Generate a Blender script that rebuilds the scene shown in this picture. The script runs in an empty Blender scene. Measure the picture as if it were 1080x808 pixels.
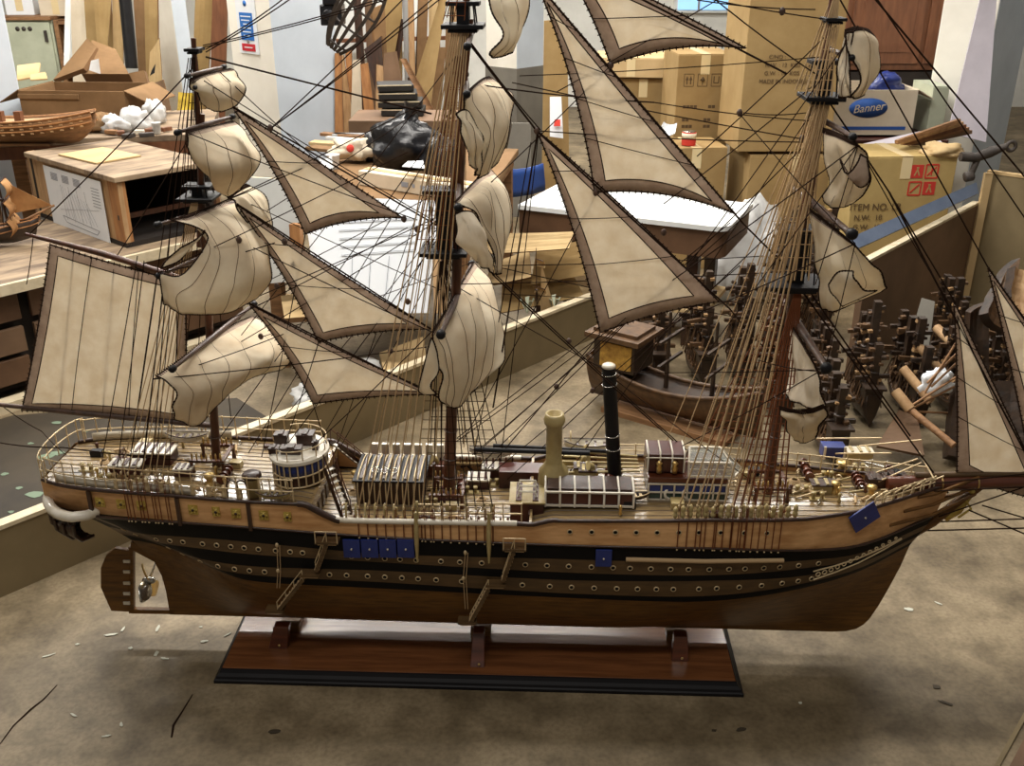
import bpy, math, random
from mathutils import Vector as V, Matrix, noise
random.seed(7)
PI = math.pi
SC = bpy.context.scene
COL = SC.collection

# ------------------------------------------------------------------ camera measurements
CAM_H, FOC, TILT = 1.6, 1040.0, math.radians(24)
def ray(px, py):
    u = (px - 540) / FOC; v = (404 - py) / FOC
    c, s = math.cos(TILT), math.sin(TILT)
    return V((u, c + v * s, -s + v * c))
CP = V((0, 0, CAM_H))
def G(px, py, z=0.0):
    d = ray(px, py); return CP + d * ((z - CAM_H) / d.z)
def Yp(px, py, y):
    d = ray(px, py); return CP + d * (y / d.y)
YAW = -0.038
SHIP_O = V((-0.0735, 2.0, 0.0))
RM = Matrix.Rotation(YAW, 3, 'Z'); RI = RM.transposed()
CL = RI @ (CP - SHIP_O)
def S(px, py, yo=0.0):
    d = RI @ ray(px, py); return CL + d * ((yo - CL.y) / d.y)
def D(px, py, z):
    return RI @ (G(px, py, z) - SHIP_O)

# ------------------------------------------------------------------ materials
def lin(c):
    c = c / 255.0
    return c / 12.92 if c <= 0.04045 else ((c + 0.055) / 1.055) ** 2.4
def rgb(r, g, b): return (lin(r), lin(g), lin(b), 1.0)
MATS = {}
def mat(name, c, rough=0.6, c2=None, scale=6.0, stretch=(1, 1, 1), bump=0.0, metal=0.0, coat=0.0, trans=0.0, fine=0.0, spec=0.5, detail=5, lo=0.35, hi=0.68):
    m = bpy.data.materials.new(name); m.use_nodes = True
    nt = m.node_tree; b = nt.nodes['Principled BSDF']
    b.inputs['Base Color'].default_value = rgb(*c)
    b.inputs['Roughness'].default_value = rough; b.inputs['Metallic'].default_value = metal
    b.inputs['Coat Weight'].default_value = coat; b.inputs['Coat Roughness'].default_value = 0.12
    b.inputs['Specular IOR Level'].default_value = spec
    L = nt.links.new
    colour = None
    if c2 is not None or bump:
        tc = nt.nodes.new('ShaderNodeTexCoord'); mp = nt.nodes.new('ShaderNodeMapping')
        mp.inputs['Scale'].default_value = stretch
        nz = nt.nodes.new('ShaderNodeTexNoise'); nz.inputs['Scale'].default_value = scale
        nz.inputs['Detail'].default_value = detail; nz.inputs['Roughness'].default_value = 0.6
        L(tc.outputs['Object'], mp.inputs['Vector']); L(mp.outputs['Vector'], nz.inputs['Vector'])
        if c2 is not None:
            rp = nt.nodes.new('ShaderNodeValToRGB')
            rp.color_ramp.elements[0].position = lo; rp.color_ramp.elements[1].position = hi
            rp.color_ramp.elements[0].color = rgb(*c); rp.color_ramp.elements[1].color = rgb(*c2)
            L(nz.outputs['Fac'], rp.inputs['Fac']); L(rp.outputs['Color'], b.inputs['Base Color'])
            colour = rp.outputs['Color']
        if bump:
            bp = nt.nodes.new('ShaderNodeBump'); bp.inputs['Strength'].default_value = bump
            bp.inputs['Distance'].default_value = 0.01
            L(nz.outputs['Fac'], bp.inputs['Height']); L(bp.outputs['Normal'], b.inputs['Normal'])
    if trans:
        tr = nt.nodes.new('ShaderNodeBsdfTranslucent'); tr.inputs['Color'].default_value = rgb(*c)
        if colour: L(colour, tr.inputs['Color'])
        mx = nt.nodes.new('ShaderNodeMixShader'); mx.inputs['Fac'].default_value = trans
        L(b.outputs[0], mx.inputs[1]); L(tr.outputs[0], mx.inputs[2])
        L(mx.outputs[0], nt.nodes['Material Output'].inputs['Surface'])
    MATS[name] = m
    return m

def glass(name, c, rough=0.05, alpha=0.35):
    m = bpy.data.materials.new(name); m.use_nodes = True
    nt = m.node_tree; b = nt.nodes['Principled BSDF']
    b.inputs['Base Color'].default_value = rgb(*c); b.inputs['Roughness'].default_value = rough
    tp = nt.nodes.new('ShaderNodeBsdfTransparent'); mx = nt.nodes.new('ShaderNodeMixShader')
    mx.inputs['Fac'].default_value = 1 - alpha
    nt.links.new(b.outputs[0], mx.inputs[1]); nt.links.new(tp.outputs[0], mx.inputs[2])
    nt.links.new(mx.outputs[0], nt.nodes['Material Output'].inputs['Surface'])
    MATS[name] = m; return m

# ------------------------------------------------------------------ mesh builder
class MB:
    def __init__(self): self.v = []; self.f = []; self.m = []; self.sm = []
    def add(self, vs, fs, mi=0, smooth=False):
        b = len(self.v); self.v += [tuple(p) for p in vs]
        for f in fs:
            self.f.append([b + i for i in f]); self.m.append(mi); self.sm.append(smooth)
        return self
    def box(self, c, s, rz=0.0, mi=0, rot=None, taper=1.0):
        M = rot if rot is not None else Matrix.Rotation(rz, 3, 'Z')
        c = V(c); vs = []
        for z in (-.5, .5):
            k = taper if z > 0 else 1.0
            for x, y in ((-.5, -.5), (.5, -.5), (.5, .5), (-.5, .5)):
                vs.append(c + M @ V((x * s[0] * k, y * s[1] * k, z * s[2])))
        return self.add(vs, [(3, 2, 1, 0), (4, 5, 6, 7), (0, 1, 5, 4), (1, 2, 6, 5), (2, 3, 7, 6), (3, 0, 4, 7)], mi)
    def hexa(self, pts, mi=0):
        return self.add(pts, [(3, 2, 1, 0), (4, 5, 6, 7), (0, 1, 5, 4), (1, 2, 6, 5), (2, 3, 7, 6), (3, 0, 4, 7)], mi)
    def bar(self, p0, p1, w, h, mi=0, up=V((0, 0, 1))):
        p0 = V(p0); p1 = V(p1); d = (p1 - p0)
        if d.length < 1e-7: return self
        d.normalize(); s = d.cross(up)
        if s.length < 1e-4: s = d.cross(V((0, 1, 0)))
        s.normalize(); t = s.cross(d)
        q = []
        for p in (p0, p1):
            q += [p - s * w / 2 - t * h / 2, p + s * w / 2 - t * h / 2, p + s * w / 2 + t * h / 2, p - s * w / 2 + t * h / 2]
        return self.hexa(q, mi)
    def tube(self, p0, p1, r0, r1=None, n=6, mi=0, caps=True):
        return self.path([p0, p1], r0, n, mi, r1=r1, caps=caps)
    def path(self, pts, r, n=6, mi=0, r1=None, caps=True, closed=False):
        pts = [V(p) for p in pts]; k = len(pts)
        if k < 2: return self
        rs = r if isinstance(r, (list, tuple)) else [r + ((r if r1 is None else r1) - r) * i / (k - 1) for i in range(k)]
        vs = []; ref = None
        for i, p in enumerate(pts):
            if closed: d = pts[(i + 1) % k] - pts[i - 1]
            else: d = pts[min(i + 1, k - 1)] - pts[max(i - 1, 0)]
            if d.length < 1e-9: d = V((0, 0, 1))
            d.normalize()
            if ref is None:
                ref = V((0, 0, 1)) if abs(d.z) < .9 else V((0, 1, 0))
            s = d.cross(ref)
            if s.length < 1e-4: s = d.cross(V((1, 0, 0)))
            s.normalize(); t = s.cross(d); ref = t
            for j in range(n):
                a = 2 * PI * j / n
                vs.append(p + (s * math.cos(a) + t * math.sin(a)) * rs[i])
        fs = []
        m = k if closed else k - 1
        for i in range(m):
            i2 = (i + 1) % k
            for j in range(n):
                fs.append((i * n + j, i * n + (j + 1) % n, i2 * n + (j + 1) % n, i2 * n + j))
        self.add(vs, fs, mi, n > 4)
        if caps and not closed:
            self.add(vs[:n], [tuple(range(n))[::-1]], mi); self.add(vs[-n:], [tuple(range(n))], mi)
        return self
    def lathe(self, prof, o, n=16, mi=0, axis=None):
        M = Matrix.Identity(3) if axis is None else V((0, 0, 1)).rotation_difference(V(axis).normalized()).to_matrix()
        o = V(o); vs = []
        for r, z in prof:
            for j in range(n):
                a = 2 * PI * j / n
                vs.append(o + M @ V((r * math.cos(a), r * math.sin(a), z)))
        fs = []
        for i in range(len(prof) - 1):
            for j in range(n):
                fs.append((i * n + j, i * n + (j + 1) % n, (i + 1) * n + (j + 1) % n, (i + 1) * n + j))
        fs.append(tuple(range(n))[::-1]); fs.append(tuple((len(prof) - 1) * n + j for j in range(n)))
        return self.add(vs, fs, mi, True)
    def ball(self, c, r, n=8, mi=0, sz=(1, 1, 1)):
        c = V(c); vs = []; h = max(4, n // 2 + 1)
        for i in range(h + 1):
            t = PI * i / h
            for j in range(n):
                a = 2 * PI * j / n
                vs.append(c + V((r * sz[0] * math.sin(t) * math.cos(a), r * sz[1] * math.sin(t) * math.sin(a), r * sz[2] * math.cos(t))))
        fs = [(i * n + j, (i + 1) * n + j, (i + 1) * n + (j + 1) % n, i * n + (j + 1) % n) for i in range(h) for j in range(n)]
        return self.add(vs, fs, mi, True)
    def torus(self, c, R, r, axis=(0, 0, 1), n=14, k=5, mi=0):
        M = V((0, 0, 1)).rotation_difference(V(axis).normalized()).to_matrix()
        return self.path([V(c) + M @ V((R * math.cos(2 * PI * i / n), R * math.sin(2 * PI * i / n), 0)) for i in range(n)], r, k, mi, closed=True)
    def grid(self, P, mi=0, smooth=True, mf=None):
        n = len(P); m = len(P[0]); vs = [p for r in P for p in r]; b = len(self.v)
        self.v += [tuple(p) for p in vs]
        for i in range(n - 1):
            for j in range(m - 1):
                self.f.append([b + i * m + j, b + i * m + j + 1, b + (i + 1) * m + j + 1, b + (i + 1) * m + j])
                self.m.append(mf(i, j) if mf else mi); self.sm.append(smooth)
        return self
    def prism(self, poly, e, mi=0):
        n = len(poly); e = V(e); a = [V(p) for p in poly]; b = [p + e for p in a]
        return self.add(a + b, [tuple(range(n))[::-1], tuple(range(n, 2 * n))] + [(i, (i + 1) % n, n + (i + 1) % n, n + i) for i in range(n)], mi)
    def build(self, name, mats, parent=None, solid=0.0, bevel=0.0, loc=None, **props):
        me = bpy.data.meshes.new(name); me.from_pydata(self.v, [], self.f)
        if not isinstance(mats, (list, tuple)): mats = [mats]
        for m in mats: me.materials.append(MATS[m] if isinstance(m, str) else m)
        me.polygons.foreach_set('material_index', self.m)
        me.polygons.foreach_set('use_smooth', self.sm)
        me.update()
        o = bpy.data.objects.new(name, me); COL.objects.link(o)
        if parent is not None: o.parent = parent
        if loc is not None: o.location = loc
        if solid:
            md = o.modifiers.new('solid', 'SOLIDIFY'); md.thickness = solid; md.offset = 0
        if bevel:
            md = o.modifiers.new('bevel', 'BEVEL'); md.width = bevel; md.segments = 2; md.limit_method = 'ANGLE'
        for k, v in props.items(): o[k] = v
        return o

def recentre(o):
    """move a top-level mesh's origin to the foot of its own shape"""
    me = o.data
    xs = [v.co.copy() for v in me.vertices]
    c = V((sum(p.x for p in xs) / len(xs), sum(p.y for p in xs) / len(xs), min(p.z for p in xs)))
    for v in me.vertices: v.co -= c
    o.location = V(o.location) + c
    return o
def thing(name, label, cat, loc=(0, 0, 0), rz=0.0, group=None):
    o = bpy.data.objects.new(name, None); COL.objects.link(o); o.empty_display_size = 0.05
    o.location = loc; o.rotation_euler = (0, 0, rz); o['label'] = label; o['category'] = cat
    if group: o['group'] = group
    return o
def tag(o, label, cat, group=None):
    o['label'] = label; o['category'] = cat
    if group: o['group'] = group
    return recentre(o) if o.type == 'MESH' and o.parent is None else o
def dup(root, loc, rz=0.0, label=None, scale=None):
    r = root.copy(); COL.objects.link(r); r.location = loc; r.rotation_euler = (0, 0, rz)
    if label: r['label'] = label
    if scale: r.scale = (scale,) * 3
    for ch in list(root.children):
        c = ch.copy(); COL.objects.link(c); c.parent = r
        for g in ch.children:
            d = g.copy(); COL.objects.link(d); d.parent = c
    return r
def tab(x, t):
    if x <= t[0][0]: return t[0][1]
    for (a, va), (b, vb) in zip(t, t[1:]):
        if x <= b: return va + (vb - va) * (x - a) / (b - a)
    return t[-1][1]
def stab(x, t):
    """smooth (Catmull) table look-up"""
    n = len(t)
    if x <= t[0][0]: return t[0][1]
    if x >= t[-1][0]: return t[-1][1]
    for i in range(n - 1):
        if x <= t[i + 1][0]:
            x0, y0 = t[i]; x1, y1 = t[i + 1]; h = x1 - x0; s = (x - x0) / h
            m0 = (y1 - t[i - 1][1]) / (x1 - t[i - 1][0]) if i else (y1 - y0) / h
            m1 = (t[i + 2][1] - y0) / (t[i + 2][0] - x0) if i + 2 < n else (y1 - y0) / h
            return (2*s**3-3*s*s+1)*y0 + (s**3-2*s*s+s)*h*m0 + (-2*s**3+3*s*s)*y1 + (s**3-s*s)*h*m1
def sst(a, b, x):
    t = max(0, min(1, (x - a) / (b - a))); return t * t * (3 - 2 * t)
def cr(P, t):
    """Catmull-Rom through a list of vectors, t in 0..1"""
    n = len(P) - 1; k = min(int(t * n), n - 1); s = t * n - k
    p1, p2 = P[k], P[k + 1]
    p0 = P[k - 1] if k else p1 * 2 - p2
    p3 = P[k + 2] if k + 2 <= n else p2 * 2 - p1
    return 0.5 * ((2 * p1) + (p2 - p0) * s + (2 * p0 - 5 * p1 + 4 * p2 - p3) * s * s + (3 * p1 - p0 - 3 * p2 + p3) * s ** 3)

# ------------------------------------------------------------------ palette
mat('hull_wood', (116, 78, 30), 0.5, (80, 52, 18), 14, (1, 6, 9), 0.05, coat=0.1, spec=.35)
mat('bulwark_wood', (232, 184, 130), 0.45, (190, 138, 86), 10, (1, 5, 5), 0.05, coat=0.2)
mat('band_brown', (96, 72, 42), 0.5, (70, 52, 30), 12, (1, 6, 6), coat=0.1)
mat('band_black', (8, 8, 9), 0.55, (14, 13, 12), 12, (1, 5, 5), spec=.2)
mat('deck_wood', (156, 132, 92), 0.25, (104, 84, 54), 9, (2, 40, 2), 0.05, coat=0.7)
mat('dark_wood', (62, 34, 20), 0.4, (36, 20, 12), 16, (6, 6, 1), 0.05, coat=0.3)
mat('red_wood', (104, 52, 30), 0.32, (70, 34, 20), 8, (1, 7, 7), 0.02, coat=0.55)
mat('black_paint', (13, 13, 17), 0.5, (20, 19, 23), 12, coat=0.05, spec=.3)
mat('white_paint', (232, 226, 212), 0.35, (206, 196, 174), 20, coat=0.35)
mat('cream_paint', (184, 166, 116), 0.35, (154, 134, 86), 18, coat=0.3)
mat('maroon', (78, 32, 26), 0.35, (52, 22, 18), 14, coat=0.4)
mat('blue', (30, 52, 128), 0.4, (22, 40, 104), 20, coat=0.3)
mat('brass', (214, 184, 120), 0.28, metal=0.85)
mat('ring', (212, 190, 150), 0.32, metal=0.3)
mat('steel', (190, 188, 180), 0.25, metal=0.9)
mat('gold_plate', (200, 178, 92), 0.4, (168, 136, 60), 60, metal=0.25)
mat('sail', (252, 244, 228), 0.85, (238, 226, 204), 26, (1, 1, 1), 0.15, trans=0.42, spec=0.1, detail=8)
mat('sail_white', (248, 238, 216), 0.85, (226, 208, 178), 9, (1, 1, 1), 0.25, trans=0.33, spec=0.1)
mat('sail_border', (208, 190, 172), 0.9, (186, 164, 146), 40, trans=0.35, spec=0.1)
mat('rope_dark', (44, 30, 22), 0.9, spec=0.1)
mat('rope_tan', (190, 162, 124), 0.85, spec=0.1)
mat('rope_red', (112, 66, 42), 0.85, spec=0.1)
mat('mast_wood', (96, 52, 30), 0.4, (64, 34, 18), 10, (6, 6, 1), coat=0.35)
mat('seam_brown', (122, 96, 70), 0.9)
mat('spar_dark', (92, 68, 56), 0.5, (62, 46, 38), 14, (6, 6, 1), coat=0.2)
glass('pane', (190, 196, 190), 0.06, 0.32)
mat('pump_green', (70, 88, 78), 0.4, (50, 66, 60), 20, coat=0.3)
mat('plinth_wood', (124, 78, 46), 0.2, (94, 58, 34), 5, (1, 12, 12), 0.0, coat=0.6)
# ================================================================== THE SHIP
ship = thing('model_ship', 'large wooden model of a three masted sailing steamer with cloth sails on a glossy plinth', 'model ship', SHIP_O, YAW)
BT = [(-1.0, .085), (-.93, .115), (-.8, .134), (-.6, .146), (-.3, .15), (.35, .15), (.55, .143), (.7, .127), (.82, .1), (.92, .066), (1.0, .032), (1.075, .004)]
def btop(x): return stab(x, BT)
def near(px, py):
    p = S(px, py, -.13)
    for _ in range(4): p = S(px, py, -btop(p.x))
    return p
COLS = [110, 180, 250, 400, 600, 750, 850, 910]
ROWP = [
 [518, 523, 529, 551, 550, 549, 548, 539],
 [545, 550, 555, 566, 575, 578, 580, 574],
 [565, 568, 571, 584, 590, 594, 593, 585],
 [577, 579, 584, 593, 604, 607, 602, 592],
 [586, 590, 597, 602, 612, 613, 611, 598],
 [594, 600, 606, 614, 626, 629, 620, 604],
 [600, 607, 614, 622, 632, 636, 627, 609]]
BOW = [(1.075, .478), (1.046, .402), (1.032, .378), (1.022, .362), (1.014, .348), (1.005, .334), (1.0, .322)]
XS = [-.99, -.995, -.97, -.94, -.90, -.87, -.85]
ROWT = []
for r, ys in enumerate(ROWP):
    t = [tuple(near(x, y).xz) for x, y in zip(COLS, ys)]
    if r == 0:
        zp = t[0][1]
        t = [(-1.0, zp + .003), t[0], t[1], t[2], (-.375, t[2][1] - .004), (-.335, t[3][1] + .016), (-.305, t[3][1]), t[3], (.09, t[3][1] + .002), (.125, t[4][1] - .012), (.165, t[4][1]), t[4], t[5], t[6], t[7]]
    else:
        t = [(-1.0, t[0][1] + .004)] + t
    t.append(BOW[r]); ROWT.append(t)
def zrow(r, x):
    return tab(x, ROWT[r]) if r == 0 else stab(x, ROWT[r])
KEEL = [(-1.0, .066), (.78, .056), (.9, .07), (.96, .16), (.98, .24), (1.0, .315)]
def frow(k, x):
    e = sst(-.5, -1.0, -(-x)) if False else sst(.45, 1.0, -x); g = sst(.45, 1.02, x)
    return 1 - e * k * .085 - g * k * .055 - (.03 if k == 6 else 0)
UND = [.78, .55, .33, .17, .1, .045, .012, 0.0]
XBU = [.99, .975, .96, .944, .932, .916, .893, .86]
XSU = [-.80, -.787, -.785, -.785, -.785, -.785, -.785, -.785]
NST = 64
def stern_close(x): return sst(-1.03, -.9, x)
def hull_row(i, u):
    if i < 7:
        x = XS[i] + (BOW[i][0] - XS[i]) * u
        z = zrow(i, x); b = btop(x) * frow(i, x)
        if i >= 2: b *= sst(XS[i] - .06, XS[i] + .16 + .03 * i, x)
        return V((x, -max(b, .004), z))
    k = i - 7; t = UND[k]
    x = XSU[k] + (XBU[k] - XSU[k]) * u
    z6 = zrow(6, max(-.85, min(1.0, x))); zk = .063 - .004 * u
    z = zk + t * (z6 - zk)
    b6 = btop(x) * frow(6, x) * sst(-.91, -.56, x)
    e = max(sst(.35, .85, -x), sst(.25, .9, x))
    g = (1 - (1 - t) ** 2.4) * (1 - e) + e * t ** 1.5
    return V((x, -max(b6 * g, .006), z))
mb = MB()
BANDM = [1, 2, 3, 2, 3, 2] + [0] * 9
for sgn in (1, -1):
    rows = []
    for i in range(15):
        rows.append([V((p.x, p.y * sgn, p.z)) for p in (hull_row(i, (j / NST)) for j in range(NST + 1))])
    if sgn < 0: rows = [r[::-1] for r in rows]
    mb.grid(rows, mf=lambda i, j: BANDM[i])
# bottom strip, stem strip and stern closing
bot = [hull_row(14, j / NST) for j in range(NST + 1)]
mb.grid([bot, [V((p.x, -p.y, p.z)) for p in bot]], 0, False)
stm = [hull_row(i, 1.0) for i in range(15)]
mb.grid([[V((p.x, -p.y, p.z)) for p in stm], stm], 0, False)
st = [hull_row(i, 0.0) for i in range(15)]
mb.grid([st, [V((p.x, -p.y, p.z)) for p in st]], 0, False, mf=lambda i, j: 2 if 0 < j < 6 else 0)
hull = mb.build('hull', ['hull_wood', 'bulwark_wood', 'band_black', 'band_brown'], ship)
hull['label'] = 'dark varnished hull with black bands and tan bulwark'

# rails along the sheer
def top_pt(x, sg=-1, dz=0.0, inset=0.0): return V((x, sg * (btop(x) - inset), zrow(0, x) + dz))
def xr(a, b, n): return [a + (b - a) * i / (n - 1) for i in range(n)]
for sg in (-1, 1):
    m = MB()
    for a, b in ((-.985, -.38), (.17, 1.06)):
        m.path([top_pt(x, sg, .001) for x in xr(a, b, 30)], .0045, 6)
    m.path([V((x, sg * (btop(x) + .002), zrow(1, x))) for x in xr(-.99, 1.04, 50)], .003, 5)
    m.build('rail_moulding', 'dark_wood', ship)
    m = MB()
    m.path([top_pt(x, sg, .003) for x in xr(-.31, .09, 20)], .0065, 8)
    m.build('well_deck_rail', 'white_paint', ship)
    for a, b, r in ((-.39, -.30, .0075), (.085, .18, .0055)):
        m = MB(); m.path([top_pt(x, sg, .002) for x in xr(a, b, 10)], r, 8); m.build('curved_rail', 'dark_wood', ship)

# decks
def zdeck(x):
    if x < -.365: return zrow(0, x) - .004
    if x < .12: return .405
    return zrow(0, x) - .012
def deck(a, b, n=20):
    m = MB(); P = []
    for x in xr(a, b, n):
        w = btop(x) - .003; z = zdeck(x)
        P.append([V((x, w * s, z + .006 * (1 - s * s))) for s in (-1, -.5, 0, .5, 1)])
    m.grid(P)
    for i in range(-7, 8):   # caulking seams
        y = i * .0185
        pts = [V((x, y, zdeck(x) + .006 * (1 - min(1, (y / btop(x))) ** 2) + .0004)) for x in xr(a, b, n) if abs(y) < btop(x) - .008]
        if len(pts) > 1: m.path(pts, .0007, 4, 1)
    return m
for a, b in ((-.985, -.366), (-.364, .119), (.121, 1.055)):
    deck(a, b).build('deck', ['deck_wood', 'dark_wood'], ship)
for x in (-.3655, .12):
    zt = zrow(0, x - .03) if x < 0 else zrow(0, x + .06)
    w = btop(x) - .002
    m = MB().box((x, 0, (.405 + zt) / 2 - .004), (.006, 2 * w, zt - .405))
    for i in range(-3, 4): m.box((x + (.004 if x < 0 else -.004), i * .038, .43), (.003, .02, .036), mi=1)
    m.build('deck_bulkhead', ['deck_wood', 'dark_wood'], ship)

# portholes
def hull_at(x, z):
    # near-side point on the banded topsides
    for i in range(6):
        z0, z1 = zrow(i, x), zrow(i + 1, x)
        if z <= z0 and z >= z1:
            s = (z0 - z) / max(z0 - z1, 1e-6)
            def bb(k):
                b = btop(x) * frow(k, x)
                if k >= 2: b *= sst(XS[k] - .06, XS[k] + .16 + .03 * k, x)
                return b
            return bb(i) * (1 - s) + bb(i + 1) * s
    return btop(x)
pm = MB(); pm.torus((0, 0, 0), .0052, .0015, (0, 1, 0), 14, 6); pm.lathe([(.0045, -.001), (.0045, .0004)], (0, 0, 0), 12, 1, (0, 1, 0))
ph0 = None
def porthole(x, z):
    global ph0
    y = hull_at(x, z); dy = (hull_at(x + .01, z) - hull_at(x - .01, z)) / .02; dz = (hull_at(x, z + .004) - hull_at(x, z - .004)) / .008
    if ph0 is None:
        ph0 = pm.build('porthole', ['ring', 'band_black'], hull); o = ph0
    else:
        o = ph0.copy(); COL.objects.link(o)
    n = V((-dy, -1, -dz)).normalized()
    o.location = V((x, -y, z)) + n * .0012
    o.rotation_euler = V((0, -1, 0)).rotation_difference(n).to_euler()
PX1 = [124, 140, 165, 180, 194, 215, 230, 245, 259, 274, 292, 307, 320, 371, 388, 406, 422, 439, 465, 485, 508, 554, 577, 600, 624, 647, 665, 687, 708, 727, 749, 770, 787, 807, 824, 844, 865]
PX2 = [170, 188, 210, 230, 248, 264, 280, 331, 348, 366, 388, 406, 424, 441, 460, 487, 551, 580, 603, 627, 651, 673, 693, 711, 738, 757, 781, 805, 827, 844, 858]
for px in PX1:
    x = near(px, 590).x; porthole(x, (zrow(2, x) + zrow(3, x)) / 2)
for px in PX2:
    x = near(px, 610).x; porthole(x, (zrow(4, x) + zrow(5, x)) / 2)
for px in [601, 624, 649, 671, 693, 716, 737, 760, 785, 809]:
    x = near(px, 561).x; porthole(x, zrow(1, x) * .42 + zrow(0, x) * .58)

# carved gold plates on the after bulwark
for i, px in enumerate([107, 129, 150, 204, 228, 249, 278, 303]):
    x = near(px, 540).x; z = (zrow(0, x) + zrow(1, x)) / 2 + .002; y = -(hull_at(x, z) + .0016)
    m = MB(); w = .021 if i not in (4, 7) else .017
    m.box((x, y, z), (w, .0018, .024))
    m.lathe([(.008, 0), (.009, .002), (.004, .003)], (x, y, z), 10, 0, (0, -1, 0))
    m.lathe([(.0035, .002), (.0035, .0036)], (x, y, z), 8, 1, (0, -1, 0))
    for a in range(6): m.ball((x + .0075 * math.cos(a * PI / 3), y - .002, z + .0085 * math.sin(a * PI / 3)), .002, 6)
    m.build('carved_plate', ['gold_plate', 'dark_wood'], ship)
# vertical bulwark fenders
for px in (98, 189, 263):
    x = near(px, 540).x
    MB().bar(V((x, -btop(x) - .003, zrow(0, x) - .002)), V((x, -btop(x) - .003, zrow(1, x) - .006)), .008, .007).build('bulwark_rib', 'dark_wood', ship)

# stern walk
m = MB(); c0 = V((-.955, 0, 0))
def walk(a, r, z): return V((-.885 - .115 * r * math.cos(a), .15 * r * math.sin(a), z - .012))
A = [(-PI / 2 + PI * i / 24) * .93 for i in range(25)]
zf = zrow(1, -.95)
m.grid([[walk(a, .74, zf + .01) for a in A], [walk(a, .98, zf + .004) for a in A], [walk(a, 1.05, zf - .008) for a in A], [walk(a, 1.04, zf - .028) for a in A], [walk(a, .92, zf - .05) for a in A], [walk(a, .6, zf - .066) for a in A]], 0)
for a in A[::2]: m.path([walk(a, 1.06, zf + .0), walk(a, 1.05, zf - .026), walk(a, .93, zf - .05), walk(a, .62, zf - .066)], .0045, 5)
sw = m.build('stern_gallery', 'dark_wood', ship)
e0, e1 = walk(A[0], 1.04, zf + .022), walk(A[-1], 1.04, zf + .022)
m = MB(); m.path([V((-.862, -.118, e0.z - .008)), V((-.872, -.142, e0.z - .003))] + [walk(a, 1.04, zf + .022) for a in A] + [V((-.872, .142, e1.z - .003)), V((-.862, .118, e1.z - .008))], .0125, 8); m.build('gallery_rail', 'white_paint', sw)
m = MB()
for a in A: m.tube(walk(a, 1.02, zf + .0), walk(a, 1.03, zf + .02), .003, n=5)
m.build('gallery_baluster', 'dark_wood', sw, kind='stuff')
m = MB()
for k in range(9):
    a = (-PI / 2 + PI * k / 8) * .8
    m.box(walk(a, .62, zf + .02), (.004, .02, .03), rz=-a, mi=0); 
m.build('gallery_ornament', 'gold_plate', sw)

# rudder, stern frame and screw
m = MB()
prof = [S(118, 643), S(107, 618), S(107, 598), S(113, 584), S(122, 577), S(139, 580), S(137, 644)]
m.prism([V((p.x, -.007, p.z)) for p in prof], (0, .014, 0))
rud = m.build('rudder', 'hull_wood', ship, bevel=.003)
for y in (590, 601, 613, 624, 634):
    p = S(135, y); b = MB().box((p.x, 0, p.z), (.016, .02, .008)); b.lathe([(.005, -.006), (.005, .006)], p, 8); b.build('hinge', 'white_paint', rud)
m = MB()
a0 = S(139, 576); a1 = S(139, 643)
m.bar(V((a0.x, 0, a0.z)), V((a1.x, 0, .066)), .012, .012, up=V((0, 1, 0)))
e1 = V((-.775, 0, .07))
m.bar(V((a1.x - .006, 0, .069)), e1, .012, .012)
m.prism([V((p.x, -.006, p.z)) for p in (S(139, 578), S(180, 600), S(180, 592), S(139, 570))], (0, .012, 0))
m.build('stern_frame', 'hull_wood', ship)
m = MB(); c = S(157, 612); c = V((c.x, 0, c.z))
m.lathe([(.003, -.016), (.008, -.01), (.009, .01), (.005, .016)], c, 10, 0, (1, 0, 0))
pr = m.build('propeller', 'steel', ship)
for k in range(4):
    a = k * PI / 2 + .35; ca, sa = math.cos(a), math.sin(a); b = MB(); P = []
    for i in range(7):
        t = i / 6; r = .006 + .058 * t; w = .021 * math.sin(PI * (0.12 + .83 * t)); tw = .7 - .4 * t
        P.append([c + V((s * w * math.sin(tw), r * ca - s * w * sa * math.cos(tw), r * sa + s * w * ca * math.cos(tw))) for s in (-1, 0, 1)])
    b.grid(P); b.build('blade', 'brass' if k % 2 else 'steel', pr, solid=.002)

# bow scroll work, head and figure
m = MB()
def bowpt(px, py): p = near(px, py); return p + V((.001, -.003, 0))
for dy in (0, 9):
    m.path([bowpt(x, y + dy * max(0, (960 - x) / 105)) for x, y in ((857, 602), (880, 596), (905, 588), (930, 577), (950, 567))], .0018, 5)
for i in range(13):
    t = i / 12; x = 862 + 82 * t; y = 604 - 38 * t ** 1.15 + 1
    p = bowpt(x, y); m.torus(p, .0055 * (1 - .45 * t), .0014, (0.25, -1, 0), 9, 4)
m.build('bow_scrollwork', 'ring', ship)
m = MB()
for sg in (-1, 1):
    for k in range(3):
        m.path([V((.93 + .03 * k, sg * (.06 - .012 * k), .40 + .03 * k)), V((1.03, sg * .03, .41 + .028 * k)), V((1.13, sg * .008, .455 + .022 * k))], .004, 6)
m.path([V((1.0, 0, .33)), V((1.05, 0, .375)), V((1.1, 0, .43)), V((1.15, 0, .475))], [.009, .012, .011, .006], 8)
m.build('beakhead', 'hull_wood', ship)
m = MB()
m.path([V((1.075, 0, .385)), V((1.10, 0, .41)), V((1.12, 0, .445))], [.010, .013, .008], 8); m.ball((1.125, 0, .458), .009, 8)
m.path([V((1.11, -.01, .44)), V((1.125, -.014, .42)), V((1.10, -.013, .395))], .003, 5)
m.build('figurehead', 'gold_plate', ship)

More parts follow.
